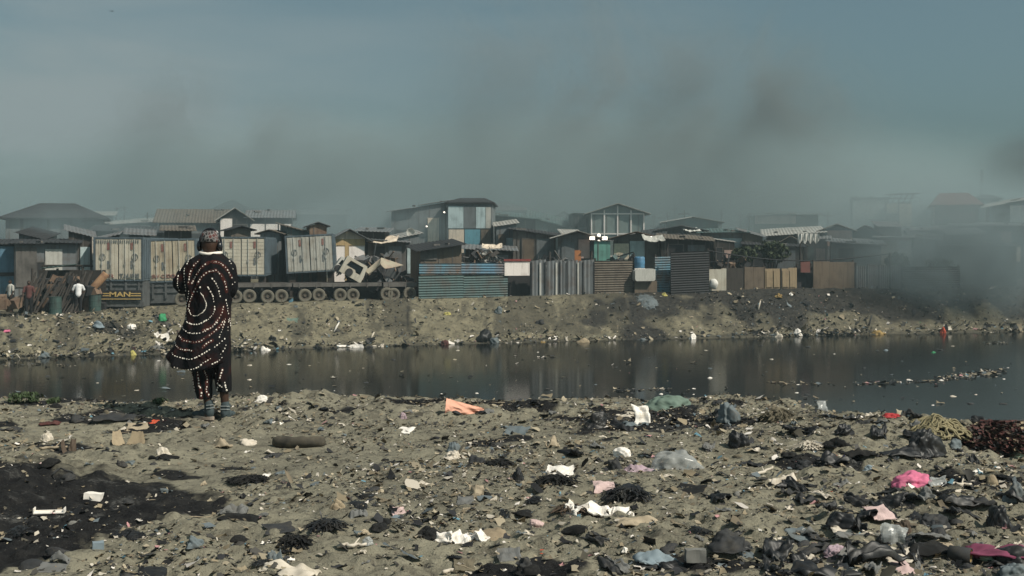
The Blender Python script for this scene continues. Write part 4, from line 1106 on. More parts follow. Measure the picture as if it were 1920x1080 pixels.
# ------------------------------------------------------------------ fence along the bank
def fpanel(name, label, px0, px1, ytop, off=.5, style='h', m='teal_tin', ybot=None, group='lengths of makeshift fence along the far bank', cat='fence', posts=True, top2=None, pitch=.135, amp=.02, extra=None):
    a, b = fp(px0, off), fp(px1, off)
    za0 = (min(tz(a.x, a.y), tz(a.x, a.y+.5))-.06) if ybot is None else zat(ybot, a.y)
    zb0 = (tz(b.x, b.y)-.06) if ybot is None else zat(ybot, b.y)
    za1, zb1 = zat(ytop, a.y), zat(top2 if top2 is not None else ytop, b.y)
    r = empty(name, (a.x, a.y, min(za0, zb0)), math.atan2(b.y-a.y, b.x-a.x), label, cat, group)
    L = math.hypot(b.x-a.x, b.y-a.y); z0 = r.location.z
    lo0, lo1, hi0, hi1 = za0-z0, zb0-z0, za1-z0, zb1-z0
    k = MB()
    if style == 'h':   # sheets laid sideways: waves run up the fence
        n = max(1, int(L/2.2+.5))
        for i in range(n):
            t0, t1 = i/n, (i+1)/n
            dy = -.012*(i % 2)
            k.corr(Vector((lerp(0, L, t1)-.004, dy, lerp(lo0, lo1, t1))), Vector((lerp(0, L, t1)-.004, dy, lerp(hi0, hi1, t1))), Vector((lerp(0, L, t0), dy, lerp(lo0, lo1, t0))), pitch, amp, .01)
    elif style == 'v':
        n = max(1, int(L/.85+.5)); rg = random.Random(px0)
        for i in range(n):
            t0, t1 = i/n, (i+1)/n; e = rg.uniform(-.05, .05)
            k.corr(Vector((lerp(0, L, t0)+.012, -.02*(i % 2), lo0)), Vector((lerp(0, L, t1)-.012, -.02*(i % 2), lo1)), Vector((lerp(0, L, t0)+.012, -.02*(i % 2), hi0+e)), pitch, amp, .01)
    else:
        rg = random.Random(px0); x = 0
        while x < L-.02:
            w = min(rg.uniform(.5, 1.2), L-x); e = rg.uniform(-.03, .03)
            k.box(x+.004, x+w-.004, rg.uniform(-.012, 0), .03, lo0, lerp(hi0, hi1, x/L)+e); x += w
    k.obj('sheet', GM[m], r)
    if posts:
        q = MB(); n = max(2, int(L/1.6)+1)
        for i in range(n):
            x = .06+(L-.12)*i/(n-1)
            q.box(x-.04, x+.04, .05, .13, -.1, lerp(hi0, hi1, x/L)+.12)
        q.obj('post', GM['dark_wood'], r)
    if extra: extra(r, L, lo0, hi0)
    return r

def fence():
    fpanel('tin_fence', 'big fence panel of blue green sideways corrugated sheets', 785, 952, 515, .5, 'h', 'teal_tin', None)
    fpanel('tin_strip', 'rust stained blue strip above the blue green fence panel', 786, 864, 494, .47, 'h', 'blue_rust_tin', 514.5, posts=False)
    fpanel('tin_strip', 'bright blue weathered strip atop the blue green fence panel', 865, 948, 493, .44, 'h', 'blue_tin', 514.5, posts=False)
    fpanel('white_board', 'clean white board with a dark red top edge over the dark gap in the fence', 946, 993, 491, .40, 'b', 'white_board', 517, posts=False, cat='board',
           extra=lambda r, L, lo, hi: MB().box(-.05, L+.05, -.06, .06, hi+.035, hi+.15).obj('top_edge', GM['red_paint'], r))
    fpanel('board_fence', 'black board standing for the shaded opening beneath the white board', 950, 994, 510, 1.4, 'b', 'dark_tin', None)  # shade inside the open fence gap, put in as a black board
    def streaks(r, L, lo, hi):
        for u in (.14, .39, .73):
            MB().box(L*u, L*u+.09, -.075, -.05, lo+.1, hi-.05).obj('pale_batten', GM['pale_board'], r)
        for u in (.02, .23, .46, .57, .82, .99):
            MB().box(L*u-.03, L*u+.03, -.07, -.045, lo+.05, hi).obj('dark_batten', GM['dark_tin'], r)
    fpanel('tin_fence', 'grey upright sheet panel with pale and dark battens', 994, 1114, 491, .45, 'v', 'grey_tin', None, extra=streaks, pitch=.24)
    fpanel('tin_fence', 'brown finely ribbed panel half in shadow', 1115, 1187, 488, .5, 'h', 'brown_tin', None, pitch=.13, amp=.02)
    fpanel('board_fence', 'low brown board panel beneath the white tank', 1190, 1232, 528, .3, 'b', 'brown_wood', None)
    fpanel('tin_fence', 'blue and rust ribbed panel beside the white tank', 1228, 1262, 481, .5, 'h', 'blue_rust_tin', None)
    fpanel('tin_fence', 'tall charred black panel rising above the rest of the fence', 1258, 1330, 476, -.25, 'h', 'dark_tin', None, top2=470)
    fpanel('board_fence', 'stained cream sheet next to the white sack', 1329, 1362, 504, .2, 'b', 'truck_cream', None)
    fpanel('board_fence', 'dark brown board panel east of the cream sheet', 1362, 1396, 503, .5, 'b', 'dark_wood', None)
    fpanel('board_fence', 'brown plywood panel beside the tan double doors', 1396, 1434, 501, .45, 'b', 'brown_wood', None)
    def doors(r, L, lo, hi):
        for s in (0, 1):
            x0 = L*.5*s
            for u0, u1 in ((.08, .46), (.54, .92)):
                MB().box(x0+L*.5*u0, x0+L*.5*u1, -.045, -.014, lerp(lo, hi, .12), lerp(lo, hi, .88)).obj('door_panel', GM['tan_wood'], r)
        MB().box(L*.5-.03, L*.5+.03, -.06, -.015, lo, hi).obj('door_edge', GM['dark_wood'], r)
    fpanel('plank_gate', 'tan wooden double doors used as a fence panel', 1434, 1494, 503, .4, 'b', 'tan_wood', None, extra=doors, cat='gate')
    fpanel('board_fence', 'dark gap board behind the small red sheet', 1494, 1524, 498, .9, 'b', 'dark_tin', None)
    fpanel('red_sheet', 'small faded red sheet hung in the fence', 1501, 1519, 490, .5, 'b', 'red_tin', 511, posts=False, cat='sheet')
    fpanel('board_fence', 'long tan plank panel at the smoky end of the fence', 1525, 1602, 491, .35, 'b', 'brown_wood', None)
    fpanel('tin_fence', 'dim grey panel fading into the smoke beyond the tan planks', 1604, 1690, 496, .6, 'v', 'grey_tin', None)
    fpanel('tin_fence', 'last dark panel swallowed by the smoke', 1692, 1800, 500, .6, 'h', 'dark_tin', None)
    # tank, drum, sack, posts
    p = fp(1210, -.05); d = p.y; s = d/F
    r = empty('water_tank', (p.x, d, zat(527, d)), .22, 'white rounded plastic tank propped on the low brown panel', 'tank')
    k = MB(); w, h = 20*s, 23*s
    k.prism([(-w+.08, 0), (w-.08, 0), (w, .08), (w, h-.06), (w-.1, h), (-w+.16, h-.02), (-w, h-.12), (-w, .1)], 0, .7); k.obj('tank_body', GM['pale_board'], r)
    k = MB(); k.lathe([(.001, h-.02), (.12, h-.02), (.12, h+.05), (.001, h+.06)], 12, 'z', (-w*.4, .35, 0)); k.obj('lid', GM['pale_tin'], r)
    p = fp(1199, .5); d = p.y; s = d/F
    r = empty('plastic_drum', (p.x, d, zat(503, d)), 0, 'blue plastic drum standing above the white tank', 'drum')
    k = MB(); k.lathe([(.001, 0), (9*s, 0), (10*s, .06), (9.6*s, .2), (10.2*s, .24), (10.2*s, .42), (9.6*s, .46), (10*s, .6), (8*s, .66), (.001, .66)], 18, 'z'); k.obj('drum_body', GM['drum_blue'], r, True)
    k = MB(); k.box(-.3, .3, -.3, .3, -.08, -.003); k.obj('stand', GM['white_board'], r)
    p = fp(1346, -.2)
    k = MB(); k.ball((0, 0, .25), .27, .24, .30, 16, 10); me = k.mesh('white_sack', True)
    for v in me.vertices: v.co += v.co.normalized()*.06*noise.noise(v.co*5)
    o = link('white_sack', me, GM['cloth_white']); o.location = (zz(1338, p.y), p.y, zat(541, p.y)); tag(o, 'bulging white sack hanging at the foot of the cream sheet', 'sack')
    for i, (px, y0, off, lb) in enumerate(((1029, 472, 1.0, 'short black post above the grey upright panel'), (1107, 471, 1.0, 'stout black post at the end of the grey upright panel'), (1187, 474, .6, 'thin black post between the brown panel and the drum'),
                                           (1242, 457, 2.0, 'leaning timber post behind the blue and rust panel'), (1499, 456, 2.5, 'thin brown post carrying the hanging white cloth'))):
        p = fp(px, off); h = zat(y0, p.y)-p.z
        k = MB(); k.tube([(0, 0, -.1), (.02, 0, h*.5), (.05 if i != 3 else .35, 0, h)], [.085, .08, .075] if i < 2 else [.05, .045, .04], 7)
        o = k.obj('post', GM['dark_wood']); o.location = p; tag(o, lb, 'post', 'posts behind the fence')
    # sagging cable
    a, b = fp(1328, .2), fp(1668, .8); a.z = zat(470, a.y); b.z = zat(476, b.y)
    pts = [lerp(a, b, t/24)-Vector((0, 0, .55*math.sin(PI*t/24)**1.0*(1-.2*t/24))) for t in range(25)]
    k = MB(); k.tube(pts, .035, 6); o = k.obj('cable', GM['dark_tin']); tag(o, 'thick dark cable sagging from the black fence panel into the smoke', 'cable')
    k = MB(); p = fp(1668, .8); k.tube([(p.x, p.y, p.z-.1), (p.x, p.y, zat(474, p.y))], .06, 6); tag(k.obj('post', GM['dark_wood']), 'dark post in the smoke carrying the far end of the cable', 'post', 'posts behind the fence')
    # hanging laundry
    p = fp(1515, 6.0); d = p.y; s = d/F
    k = MB(); n = 14; vs = []
    for j in range(7):
        for i in range(n+1):
            vs.append(((i/n-.5)*40*s, .06*math.sin(i*2.1+j*.3), -j/6*16*s*(1+.25*math.sin(i*1.7))))
    fs = [(j*(n+1)+i, j*(n+1)+i+1, (j+1)*(n+1)+i+1, (j+1)*(n+1)+i) for j in range(6) for i in range(n)]
    k.add(vs, fs); o = k.obj('hanging_cloth', GM['cloth_white']); o.location = (zz(1516, d), d, zat(438, d)); tag(o, 'ragged white cloth hung out under the arching roof', 'cloth')

def zz(px, d): return (px-960)/F*d

# ------------------------------------------------------------------ scrap, stall, masts, dish, lamps
def scrap_heap(label, px0, px1, ytop, off, n, seed, mats_, dep=2.0, name='scrap_heap'):
    """one tangled heap of metal pieces"""
    rg = random.Random(seed)
    a, b = fp(px0, off), fp(px1, off); L = b.x-a.x; dm = (a.y+b.y)/2
    zg = min(a.z, b.z); H = zat(ytop, dm)-zg
    r = empty(name, (a.x, dm, zg), math.atan2(b.y-a.y, L), label, 'scrap heap')
    base = MB(); vs = []; nx, ny = 26, 10
    for j in range(ny+1):
        for i in range(nx+1):
            u, v = i/nx, j/ny
            h = H*.72*(math.sin(PI*min(max(u, .02), .98))**.5)*(math.sin(PI*min(max(v, .0), 1))**.5)
            h *= .75+.5*noise.noise(Vector((u*6+seed, v*4, 1.3)))
            vs.append((u*L, v*dep, max(h, 0)-.1*(v in (0, 1))))
    base.add(vs, [(j*(nx+1)+i, j*(nx+1)+i+1, (j+1)*(nx+1)+i+1, (j+1)*(nx+1)+i) for j in range(ny) for i in range(nx)])
    base.obj('heap_core', GM['dark_tin'], r)
    for mi, mn in enumerate(mats_):
        k = MB()
        for _ in range(n//len(mats_)):
            u = rg.uniform(.03, .97); v = rg.uniform(.0, .7)
            h = H*(math.sin(PI*u)**.5)*rg.uniform(.25, .95)
            M = Matrix.Translation((u*L, v*dep, h)) @ Matrix.Rotation(rg.uniform(-1, 1), 4, 'Y') @ Matrix.Rotation(rg.uniform(-.8, .8), 4, 'X') @ Matrix.Rotation(rg.uniform(0, 3), 4, 'Z')
            t = rg.random()
            if t < .4: k.box(-rg.uniform(.1, .5), rg.uniform(.1, .5), -.02, .02, -rg.uniform(.08, .3), rg.uniform(.05, .3), M)
            elif t < .75: l = rg.uniform(.3, .9); k.box(-l, l, -.03, .03, -.03, .03, M)
            else: s = rg.uniform(.1, .3); k.box(-s, s, -s*.6, s*.6, -s*.7, s*.7, M)
        k.obj('scrap_metal', GM[mn], r)
    return r

def clutter():
    scrap_heap('long dark heap of scrap metal loaded behind the pitched tan tarpaulin', 640, 782, 470, 2.2, 140, 3, ['dark_tin', 'rusty_tin', 'grey_tin', 'dark_wood'])
    scrap_heap('heap of broken car parts behind the blue fence strip', 870, 962, 466, 2.5, 130, 8, ['grey_tin', 'dark_tin', 'pale_tin', 'rusty_tin', 'dark_wood'])
    scrap_heap('low jumble of timber and tin behind the grey upright fence panel', 985, 1110, 478, 3.0, 90, 12, ['grey_wood', 'dark_tin', 'grey_tin'])
    scrap_heap('mixed heap of boards and tin behind the brown ribbed panel', 1120, 1230, 474, 3.0, 80, 14, ['grey_wood', 'dark_tin', 'teal_tin'])
    scrap_heap('charred heap of wood and metal east of the black panel', 1335, 1430, 482, 2.2, 90, 19, ['dark_wood', 'dark_tin', 'rusty_tin'])
    # pitched tarp
    p = fp(716, 1.9); d = p.y; s = d/F
    k = MB()
    pt = lambda px, py, y: ((px-716)*s, y, (506-py)*s)
    def sheet(a, b, c, e, n=8):
        vs = []
        for j in range(n+1):
            for i in range(n+1):
                u, v = i/n, j/n
                q = lerp(lerp(Vector(a), Vector(b), u), lerp(Vector(c), Vector(e), u), v)
                q.z -= .16*math.sin(PI*u)*math.sin(PI*v); q.y += .05*noise.noise(q*3)
                vs.append(q)
        k.add(vs, [(j*(n+1)+i, j*(n+1)+i+1, (j+1)*(n+1)+i+1, (j+1)*(n+1)+i) for j in range(n) for i in range(n)])
    sheet(pt(685, 508, -.1), pt(694, 514, -.5), pt(713, 483, .5), pt(715, 494, -.6))
    sheet(pt(713, 483, .5), pt(717, 496, -.6), pt(755, 497, .4), pt(724, 503, -.6))
    me = k.mesh('tarpaulin', False); o = link('tarpaulin', me, GM['tarp_tan']); o.location = (p.x, d, zat(506, d))
    m = o.modifiers.new('s', 'SOLIDIFY'); m.thickness = .03
    tag(o, 'tan tarpaulin pitched like a tent over the loaded scrap', 'tarpaulin')
    # tarp roof pieces behind
    for nm, lb, px, py, w, h, off, m in (('cloth_canopy', 'pale sagging canopy sheet over a stall behind the scrap heap', 715, 452, 56, 14, 7.5, 'cream_board'), ('cloth_canopy', 'torn light sheet lying over the scrap behind the blue strip', 922, 464, 38, 9, 3.6, 'cream_board'),
                                         ('cloth_canopy', 'crumpled pale awning on posts behind the blue and rust panel', 1228, 450, 40, 12, 5.0, 'pale_board'), ('cloth_canopy', 'dirty white sheet spread on a roof ridge east of the lamp mast', 1300, 432, 30, 6, 12, 'cloth_white')):
        p = fp(px, off); d = p.y; s = d/F
        k = MB(); n = 10; vs = []
        for j in range(5):
            for i in range(n+1):
                u, v = i/n, j/4
                vs.append(((u-.5)*w*s, v*1.6, -.0+h*s*(v*.9)+.12*noise.noise(Vector((u*5, v*3, px)))-h*s*.25*math.sin(PI*u)))
        k.add(vs, [(j*(n+1)+i, j*(n+1)+i+1, (j+1)*(n+1)+i+1, (j+1)*(n+1)+i) for j in range(4) for i in range(n)])
        o = k.obj(nm, GM[m]); o.location = (p.x, d, zat(py, d)); mo = o.modifiers.new('s', 'SOLIDIFY'); mo.thickness = .03
        tag(o, lb, 'canopy')
    # front shed above the blue-green fence
    shack('shed', 'brown boarded shed rising behind the rust stained fence strip', 788, 866, 466, bank_top(826)+2.2, 4, 'lean', 456, 'brown_wood', 'dark_tin', .25, 10, [(.42, .55, .3, .68, 'dark_tin', 'window'), (.0, .4, .78, .97, 'grey_wood', 'panel')], None, 'shed', tilt=-.35)
    # scrap stall, west end
    p = fp(118, .6); d = p.y; s = d/F
    r = empty('scrap_stall', (p.x, d, p.z), 0, 'dark open stall crammed with leaning poles and scrap', 'stall')
    X = lambda px: (px-118)*s
    Zp = lambda py: zat(py, d)-p.z
    k = MB()
    for px in (44, 92, 140): k.tube([(X(px), .9, -.1), (X(px)+.05, .9, Zp(504))], .06, 6)
    for px in (44, 120, 170): k.tube([(X(px), 2.4, -.1), (X(px), 2.4, Zp(498))], .07, 6)
    k.tube([(X(40), 2.4, Zp(500)), (X(174), 2.4, Zp(500))], .06, 6)
    k.obj('frame', GM['dark_wood'], r)
    k = MB(); k.corr(Vector((X(66), .6, Zp(503))), Vector((X(112), .6, Zp(498))), Vector((X(66), 2.2, Zp(502))), .22, .02, .03); k.obj('roof_sheet', GM['drum_green'], r)
    k = MB(); k.box(X(42), X(172), 1.9, 1.96, 0, Zp(508)); k.obj('back_wall', GM['dark_wood'], r)
    k = MB(); rg = random.Random(2)
    for i in range(30):
        px = rg.uniform(50, 158); l = rg.uniform(.2, .7)
        k.tube([(X(px)-l*.7, -.3-rg.random()*.3, 0), (X(px)+l*.5, .5, Zp(rg.uniform(508, 530)))], .045, 6)
    k.obj('leaning_poles', GM['dark_wood'], r)
    k = MB(); k2 = MB()
    for i in range(110):
        px = rg.uniform(42, 172); z = rg.uniform(.05, 1.0)+max(0, 1.1-abs(px-110)/75)*rg.random()
        M = Matrix.Translation((X(px), rg.uniform(.4, 1.4), z)) @ Matrix.Rotation(rg.uniform(0, 3), 4, 'Z') @ Matrix.Rotation(rg.uniform(-.5, .5), 4, 'X')
        a = rg.uniform(.08, .34); q_ = rg.uniform(.03, .2); (k if i % 3 else k2).box(-a, a, -q_, q_, -a*.7, a*.7, M)
    k.obj('stacked_scrap', GM['dark_tin'], r); k2.obj('stacked_scrap', GM['rusty_tin'], r)
    # pieces around the stall
    q = fp(104, .2)
    for i, (px, off, m, lb) in enumerate(((104, .2, 'drum_green', 'dark green oil drum standing before the leaning poles'), (168, .9, 'rusty_tin', 'rusty oil drum under the leaning tan pipe'), (178, .5, 'drum_green', 'dark oil drum at the end of the scrap stall'))):
        q = fp(px, off); k = MB(); k.lathe([(.001, 0), (.29, 0), (.30, .03), (.285, .05), (.285, .28), (.30, .30), (.285, .32), (.285, .56), (.30, .58), (.285, .6), (.285, .83), (.30, .85), (.001, .85)], 20, 'z')
        o = k.obj('oil_drum', GM[m], None, False); o.location = (q.x, q.y, q.z-.03); tag(o, lb, 'drum', 'oil drums at the scrap stall')
    q = fp(182, .35); d = q.y; s = d/F
    k = MB(); a = Vector(((163-182)*s, .1, zat(552, d)-q.z)); b = Vector(((194-182)*s, .4, zat(513, d)-q.z))
    ax = (b-a).normalized()
    k.tube([a, a+(b-a)*.04, b-(b-a)*.04, b], [.16, .19, .19, .17], 14); o = k.obj('rusty_pipe', GM['brown_wood'], None, True); o.location = q
    _t = mat('tan_rust', (.34, .20, .11), (.16, .08, .05), rough=.8, scale=3, streak=.3); o.data.materials.clear(); o.data.materials.append(_t)
    tag(o, 'thick tan rusted pipe leaning out of the scrap stall', 'pipe')
    q = fp(8, .8); k = MB()
    for i in range(8): M = Matrix.Translation((random.uniform(-.8, .8), random.uniform(0, 1), .2+random.random()*.5)) @ Matrix.Rotation(random.uniform(0, 3), 4, 'Z') @ Matrix.Rotation(random.uniform(-.6, .6), 4, 'Y'); k.box(-.35, .35, -.2, .2, -.2, .25, M)
    o = k.obj('scrap_pile', GM['rusty_tin']); o.location = q; tag(o, 'low rusty pile of scrap metal at the west end of the bank', 'scrap pile')
    small_person(147, 587, 1.62, 20, GM['white_shirt'], GM['dark_trousers'], 'person in a white T-shirt bending beside the tan pipe at the scrap stall', .05, arm=1, lean=.12)
    small_person(20, 560, 1.62, 150, GM['pale_board'], GM['dark_trousers'], 'person in a pale shirt half lost in haze west of the scrap stall', 2.8, arm=0)
    small_person(54, 575, 1.66, 200, GM['red_brown_shirt'], GM['dark_trousers'], 'person in dark maroon standing between the poles of the scrap stall', .3, arm=0)
    # satellite dish and antenna
    p = fp(770, 9); d = p.y; s = d/F
    r = empty('satellite_dish', (p.x, d, p.z), 0, 'round pale satellite dish on a pole beside the patchwork house', 'dish')
    zc = zat(436, d)-p.z
    k = MB(); k.tube([(0, .1, 0), (0, .1, zc)], .035, 6); k.obj('pole', GM['grey_tin'], r)
    k = MB(); prof = [(.001, .06), (.12, .05), (.18, .02), (.22, -.02), (.24, -.07), (.225, -.07), (.17, .0), (.11, .035), (.001, .04)]
    k.lathe([(a*1.25*s/.028*.8, b) for a, b in prof], 20, 'y', (0, 0, zc)); k.obj('dish', GM['pale_board'], r, True)
    # floodlights
    p = fp(1124, 7.2); d = p.y; s = d/F
    r = empty('floodlight_mast', (p.x, d, p.z), 0, 'mast with a glowing cluster of four lamps above the green shop', 'lamp mast')
    Zl = lambda y: zat(y, d)-p.z
    k = MB(); k.tube([(0, .15, 0), (0, .15, Zl(440))], .05, 8); k.box(-.62, .62, .10, .16, Zl(447)-.03, Zl(447)+.03); k.obj('mast', GM['dark_tin'], r)
    em = bpy.data.materials.new('lit_lamp'); em.use_nodes = True; bs = em.node_tree.nodes['Principled BSDF']
    bs.inputs['Base Color'].default_value = (.9, .85, .78, 1); bs.inputs['Emission Color'].default_value = (1, .86, .70, 1); bs.inputs['Emission Strength'].default_value = 2.2
    for x, y, w, h in ((-13.5, 446.5, 4.8, 3), (10, 446.7, 4.8, 3)):
        k = MB(); k.box(x*s-w*s, x*s+w*s, 0, .09, Zl(y)-h*s, Zl(y)+h*s); k.obj('square_lamp', em, r)
    for y, q in ((441.3, 3.2), (452.3, 2.6)):
        k = MB(); k.lathe([(.001, 0), (q*s, 0), (q*s, .08), (.001, .08)], 14, 'y', (-1.0*s, 0, Zl(y))); k.obj('round_lamp', em, r)
    for px, py, off, lb in ((1221, 444.5, 6.5, 'small glowing lamp under the eave of the red brown gable'), (800, 424.5, 14.0, 'small bright lamp on the cream wing of the patchwork house'), (833, 398, 14.5, 'tiny bright lamp high on the post of the patchwork house')):
        p = fp(px, off); d = p.y; k = MB(); k.ball((0, 0, 0), .06, .06, .05, 10, 6); o = k.obj('lamp', em); o.location = (p.x, d, zat(py, d)); tag(o, lb, 'lamp')
    # utility poles
    for i, (px, y0, d, arm) in enumerate(((1265, 385, 100, 1), (1297, 384, 112, 0), (1333, 392, 104, 0), (1375, 385, 110, 0), (1240, 395, 108, 0), (218, 385, 100, 0), (233, 383, 102, 1), (1330, 388, 118, 1), (1252, 398, 96, 0), (1283, 394, 92, 1), (1312, 400, 98, 0), (1352, 394, 96, 0), (1388, 396, 100, 1), (1404, 400, 94, 0), (1226, 400, 100, 0), (276, 398, 92, 0), (650, 392, 100, 0), (1002, 392, 104, 0), (1060, 394, 108, 0), (1552, 398, 98, 1), (1620, 378, 104, 0))):
        x = zz(px, d); z = tz(x, d); h = zat(y0, d)-z
        r = empty('utility_pole', (x, d, z), 0, 'thin wooden utility pole on the hazy skyline', 'pole', 'thin poles on the skyline')
        k = MB(); k.tube([(0, 0, -.2), (.02, 0, h)], [.075, .05], 7); k.obj('pole', GM['dark_wood'], r)
        k = MB(); k.box(-.45 if arm else -.2, .45 if arm else .2, -.05, .05, h-.35, h-.27); k.obj('crossarm', GM['dark_wood'], r)
    # radio mast
    d = 128; x = zz(1841, d); z = tz(x, d); h = zat(318, d)-z
    r = empty('radio_mast', (x, d, z), 0, 'slender lattice radio mast over the smoky end of the settlement', 'mast')
    k = MB()
    cs = [(-.17, -.17), (.17, -.17), (.17, .17), (-.17, .17)]
    for a, b in cs: k.tube([(a, b, 0), (a*.5, b*.5, h)], .022, 5)
    n = 14
    for i in range(n):
        z0, z1 = h*i/n, h*(i+1)/n; f0, f1 = 1-.5*i/n, 1-.5*(i+1)/n
        for j in range(4):
            a, b = cs[j], cs[(j+1) % 4]
            k.tube([(a[0]*f0, a[1]*f0, z0), (b[0]*f1, b[1]*f1, z1)], .013, 4)
    k.obj('lattice', GM['dark_tin'], r)
    k = MB(); k.box(-.12, .12, -.24, -.13, h*.86, h*.93); k.obj('antenna', GM['grey_tin'], r)
    # bird
    k = MB(); k.ball((0, 0, 0), .03, .09, .03, 10, 6)
    for s_ in (-1, 1): k.prism([(0, .0), (s_*.09, .04), (s_*.18, .005), (s_*.1, .025)][::s_], -.03, .03)
    o = k.obj('bird', GM['dark_tin']); o.location = P(210, 21, 80); tag(o, 'small dark bird flying high in the sky', 'bird')

# ------------------------------------------------------------------ vegetation
def leaf_clump(seed, n, rx, ry, rz, size, hole=.25):
    rg = random.Random(seed); vs = []; fs = []
    i = 0; tries = 0
    while i < n and tries < n*6:
        tries += 1
        p = Vector((rg.uniform(-1, 1), rg.uniform(-1, 1), rg.uniform(-1, 1)))
        l = p.length
        if l > 1 or noise.noise(p*2.2+Vector((seed, 0, 0))) < -.12+hole*(l-.5): continue
        c = Vector((p.x*rx, p.y*ry, p.z*rz))
        q = Matrix.Rotation(rg.uniform(0, 6.3), 3, 'Z') @ Matrix.Rotation(rg.uniform(-1.2, 1.2), 3, 'X')
        s = size*rg.uniform(.6, 1.4)
        k = len(vs)
        vs += [c+q @ Vector((-s*.45, 0, 0)), c+q @ Vector((0, -s, 0)), c+q @ Vector((s*.45, 0, 0)), c+q @ Vector((0, s, .2*s))]
        fs.append((k, k+1, k+2, k+3)); i += 1
    return vs, fs

def plants():
    lm = mat('dusty_leaves', (.055, .07, .035), (.03, .038, .02), rough=.8, scale=2)
    lg = mat('fresh_leaves', (.05, .075, .03), (.03, .045, .02), rough=.7, scale=6)
    bark = GM['dark_wood']
    for i, (px, py, w, h, off, lb) in enumerate(((1446, 473, 74, 38, 4.0, 'dark rounded bush behind the tan double doors'), (1682, 492, 46, 34, 3.0, 'dark bush in front of the tan walled shack in the smoke'), (1395, 478, 50, 26, 3.4, 'low dark bush behind the brown fence boards'),
                                                 (1760, 500, 60, 30, 3.5, 'bush almost hidden in the thick smoke'))):
        p = fp(px, off); d = p.y; s = d/F
        r = empty('bush', p, 0, lb, 'bush', 'bushes behind the fence')
        zc = zat(py, d)-p.z
        k = MB()
        for a in range(5): k.tube([(0, 0, -.1), ((a-2)*.15, .1*(a % 2), zc*.5), ((a-2)*.4*w*s*.3, .2, zc+.2)], [.07, .05, .02], 5)
        k.obj('branches', bark, r)
        vs, fs = leaf_clump(i+3, 1500, w*s/2, w*s/2.6, h*s/2*1.1, .13)
        k = MB(); k.add([v+Vector((0, 0, zc)) for v in vs], fs); k.obj('foliage', lm, r)
    for i, (px, py, w, h, lb) in enumerate(((45, 756, 74, 20, 'green weed clump growing on the near bank edge beside dark rubbish'), (300, 757, 26, 9, 'small green weed sprouting at the near waterline'), (100, 757, 20, 9, 'tiny green sprout next to the weed clump'))):
        g = G(px, py); s = g.y/F
        r = empty('weed', g, 0, lb, 'plant')
        k = MB(); rg = random.Random(i)
        for a in range(7): k.tube([(0, 0, -.02), (rg.uniform(-.4, .4)*w*s, rg.uniform(-.1, .1), h*s*.8)], [.005, .002], 4)
        k.obj('stems', lg, r)
        vs, fs = leaf_clump(i+30, 420 if i == 0 else 120, w*s/2, .14, h*s*.5, .022)
        k = MB(); k.add([v+Vector((0, 0, h*s*.5)) for v in vs], fs); k.obj('leaves', lg, r)
# ------------------------------------------------------------------ rubbish
def nz3(p, f, s):
    return noise.noise(Vector((p[0]*f+s, p[1]*f-s*.7, p[2]*f+s*1.3)))

def tri(x):
    return abs((x % 1.0)*2-1)*2-1
def folds(seed, n, f0, f1, dim):
    """random set of straight folds; their sum gives sharp creases between flat facets"""
    r = random.Random(seed*7.13+dim); out = []
    for i in range(n):
        f = f0*(f1/f0)**(i/max(1, n-1))*r.uniform(.8, 1.2)
        d = Vector((r.gauss(0, 1), r.gauss(0, 1), r.gauss(0, 1) if dim == 3 else 0)).normalized()
        out.append((d*f, r.random(), (f0/f)**.85))
    return out
def fold(p, fs):
    return sum(a*tri(p.dot(d)+ph) for d, ph, a in fs)/sum(a for d, ph, a in fs)

def sheet_mesh(name, w, l, amp, seed, n=10, curl=0.0, ragged=.18, th=.004, crease=1.0):
    """crumpled sheet of paper, film or cloth lying on z = 0"""
    vs = []; m = n+1
    fs_ = folds(seed, 7, .45, 2.6 if n > 14 else 1.5, 2); ft = folds(seed+50, 5, .6, 3.0, 2); rg = random.Random(seed)
    k0, k1 = rg.uniform(-.35, .35), rg.uniform(-.35, .35)
    for j in range(m):
        for i in range(m):
            u, v = i/n*2-1, j/n*2-1
            p = Vector((u, v, 0)); r = max(abs(u), abs(v))
            e = 1-ragged*(.55+.75*fold(p*1.3, ft))*r**3
            x, y = u*w/2*e, v*l/2*e
            x += k0*v*v*w*.3+w*.05*fold(p+Vector((3, 1, 0)), fs_); y += k1*u*u*l*.3+l*.05*fold(p+Vector((7, 2, 0)), fs_)
            q = fold(Vector((u+.1*nz3((u, v, 0), 1.5, seed), v+.1*nz3((u, v, 2), 1.5, seed), 0)), fs_)
            z = amp*(.5+.9*crease*q)*(1-.45*r**4)+curl*(u*u*.6+v*.25)*w
            vs.append(Vector((x, y, max(z, 0))))
    mn = min(v.z for v in vs)
    for v in vs: v.z -= mn
    fs = [(j*m+i, j*m+i+1, (j+1)*m+i+1, (j+1)*m+i) for j in range(n) for i in range(n)]
    k = len(vs)
    vs2 = [v-Vector((0, 0, th)) for v in vs]
    f2 = [tuple(k+a for a in reversed(f)) for f in fs]
    rim = [i for i in range(m)]+[j*m+n for j in range(1, m)]+[n*m+i for i in range(n-1, -1, -1)]+[j*m for j in range(n-1, 0, -1)]
    f3 = [(rim[i], k+rim[i], k+rim[(i+1) % len(rim)], rim[(i+1) % len(rim)]) for i in range(len(rim))]
    me = bpy.data.meshes.new(name); me.from_pydata(vs+vs2, [], fs+f2+f3); me.update()
    return me

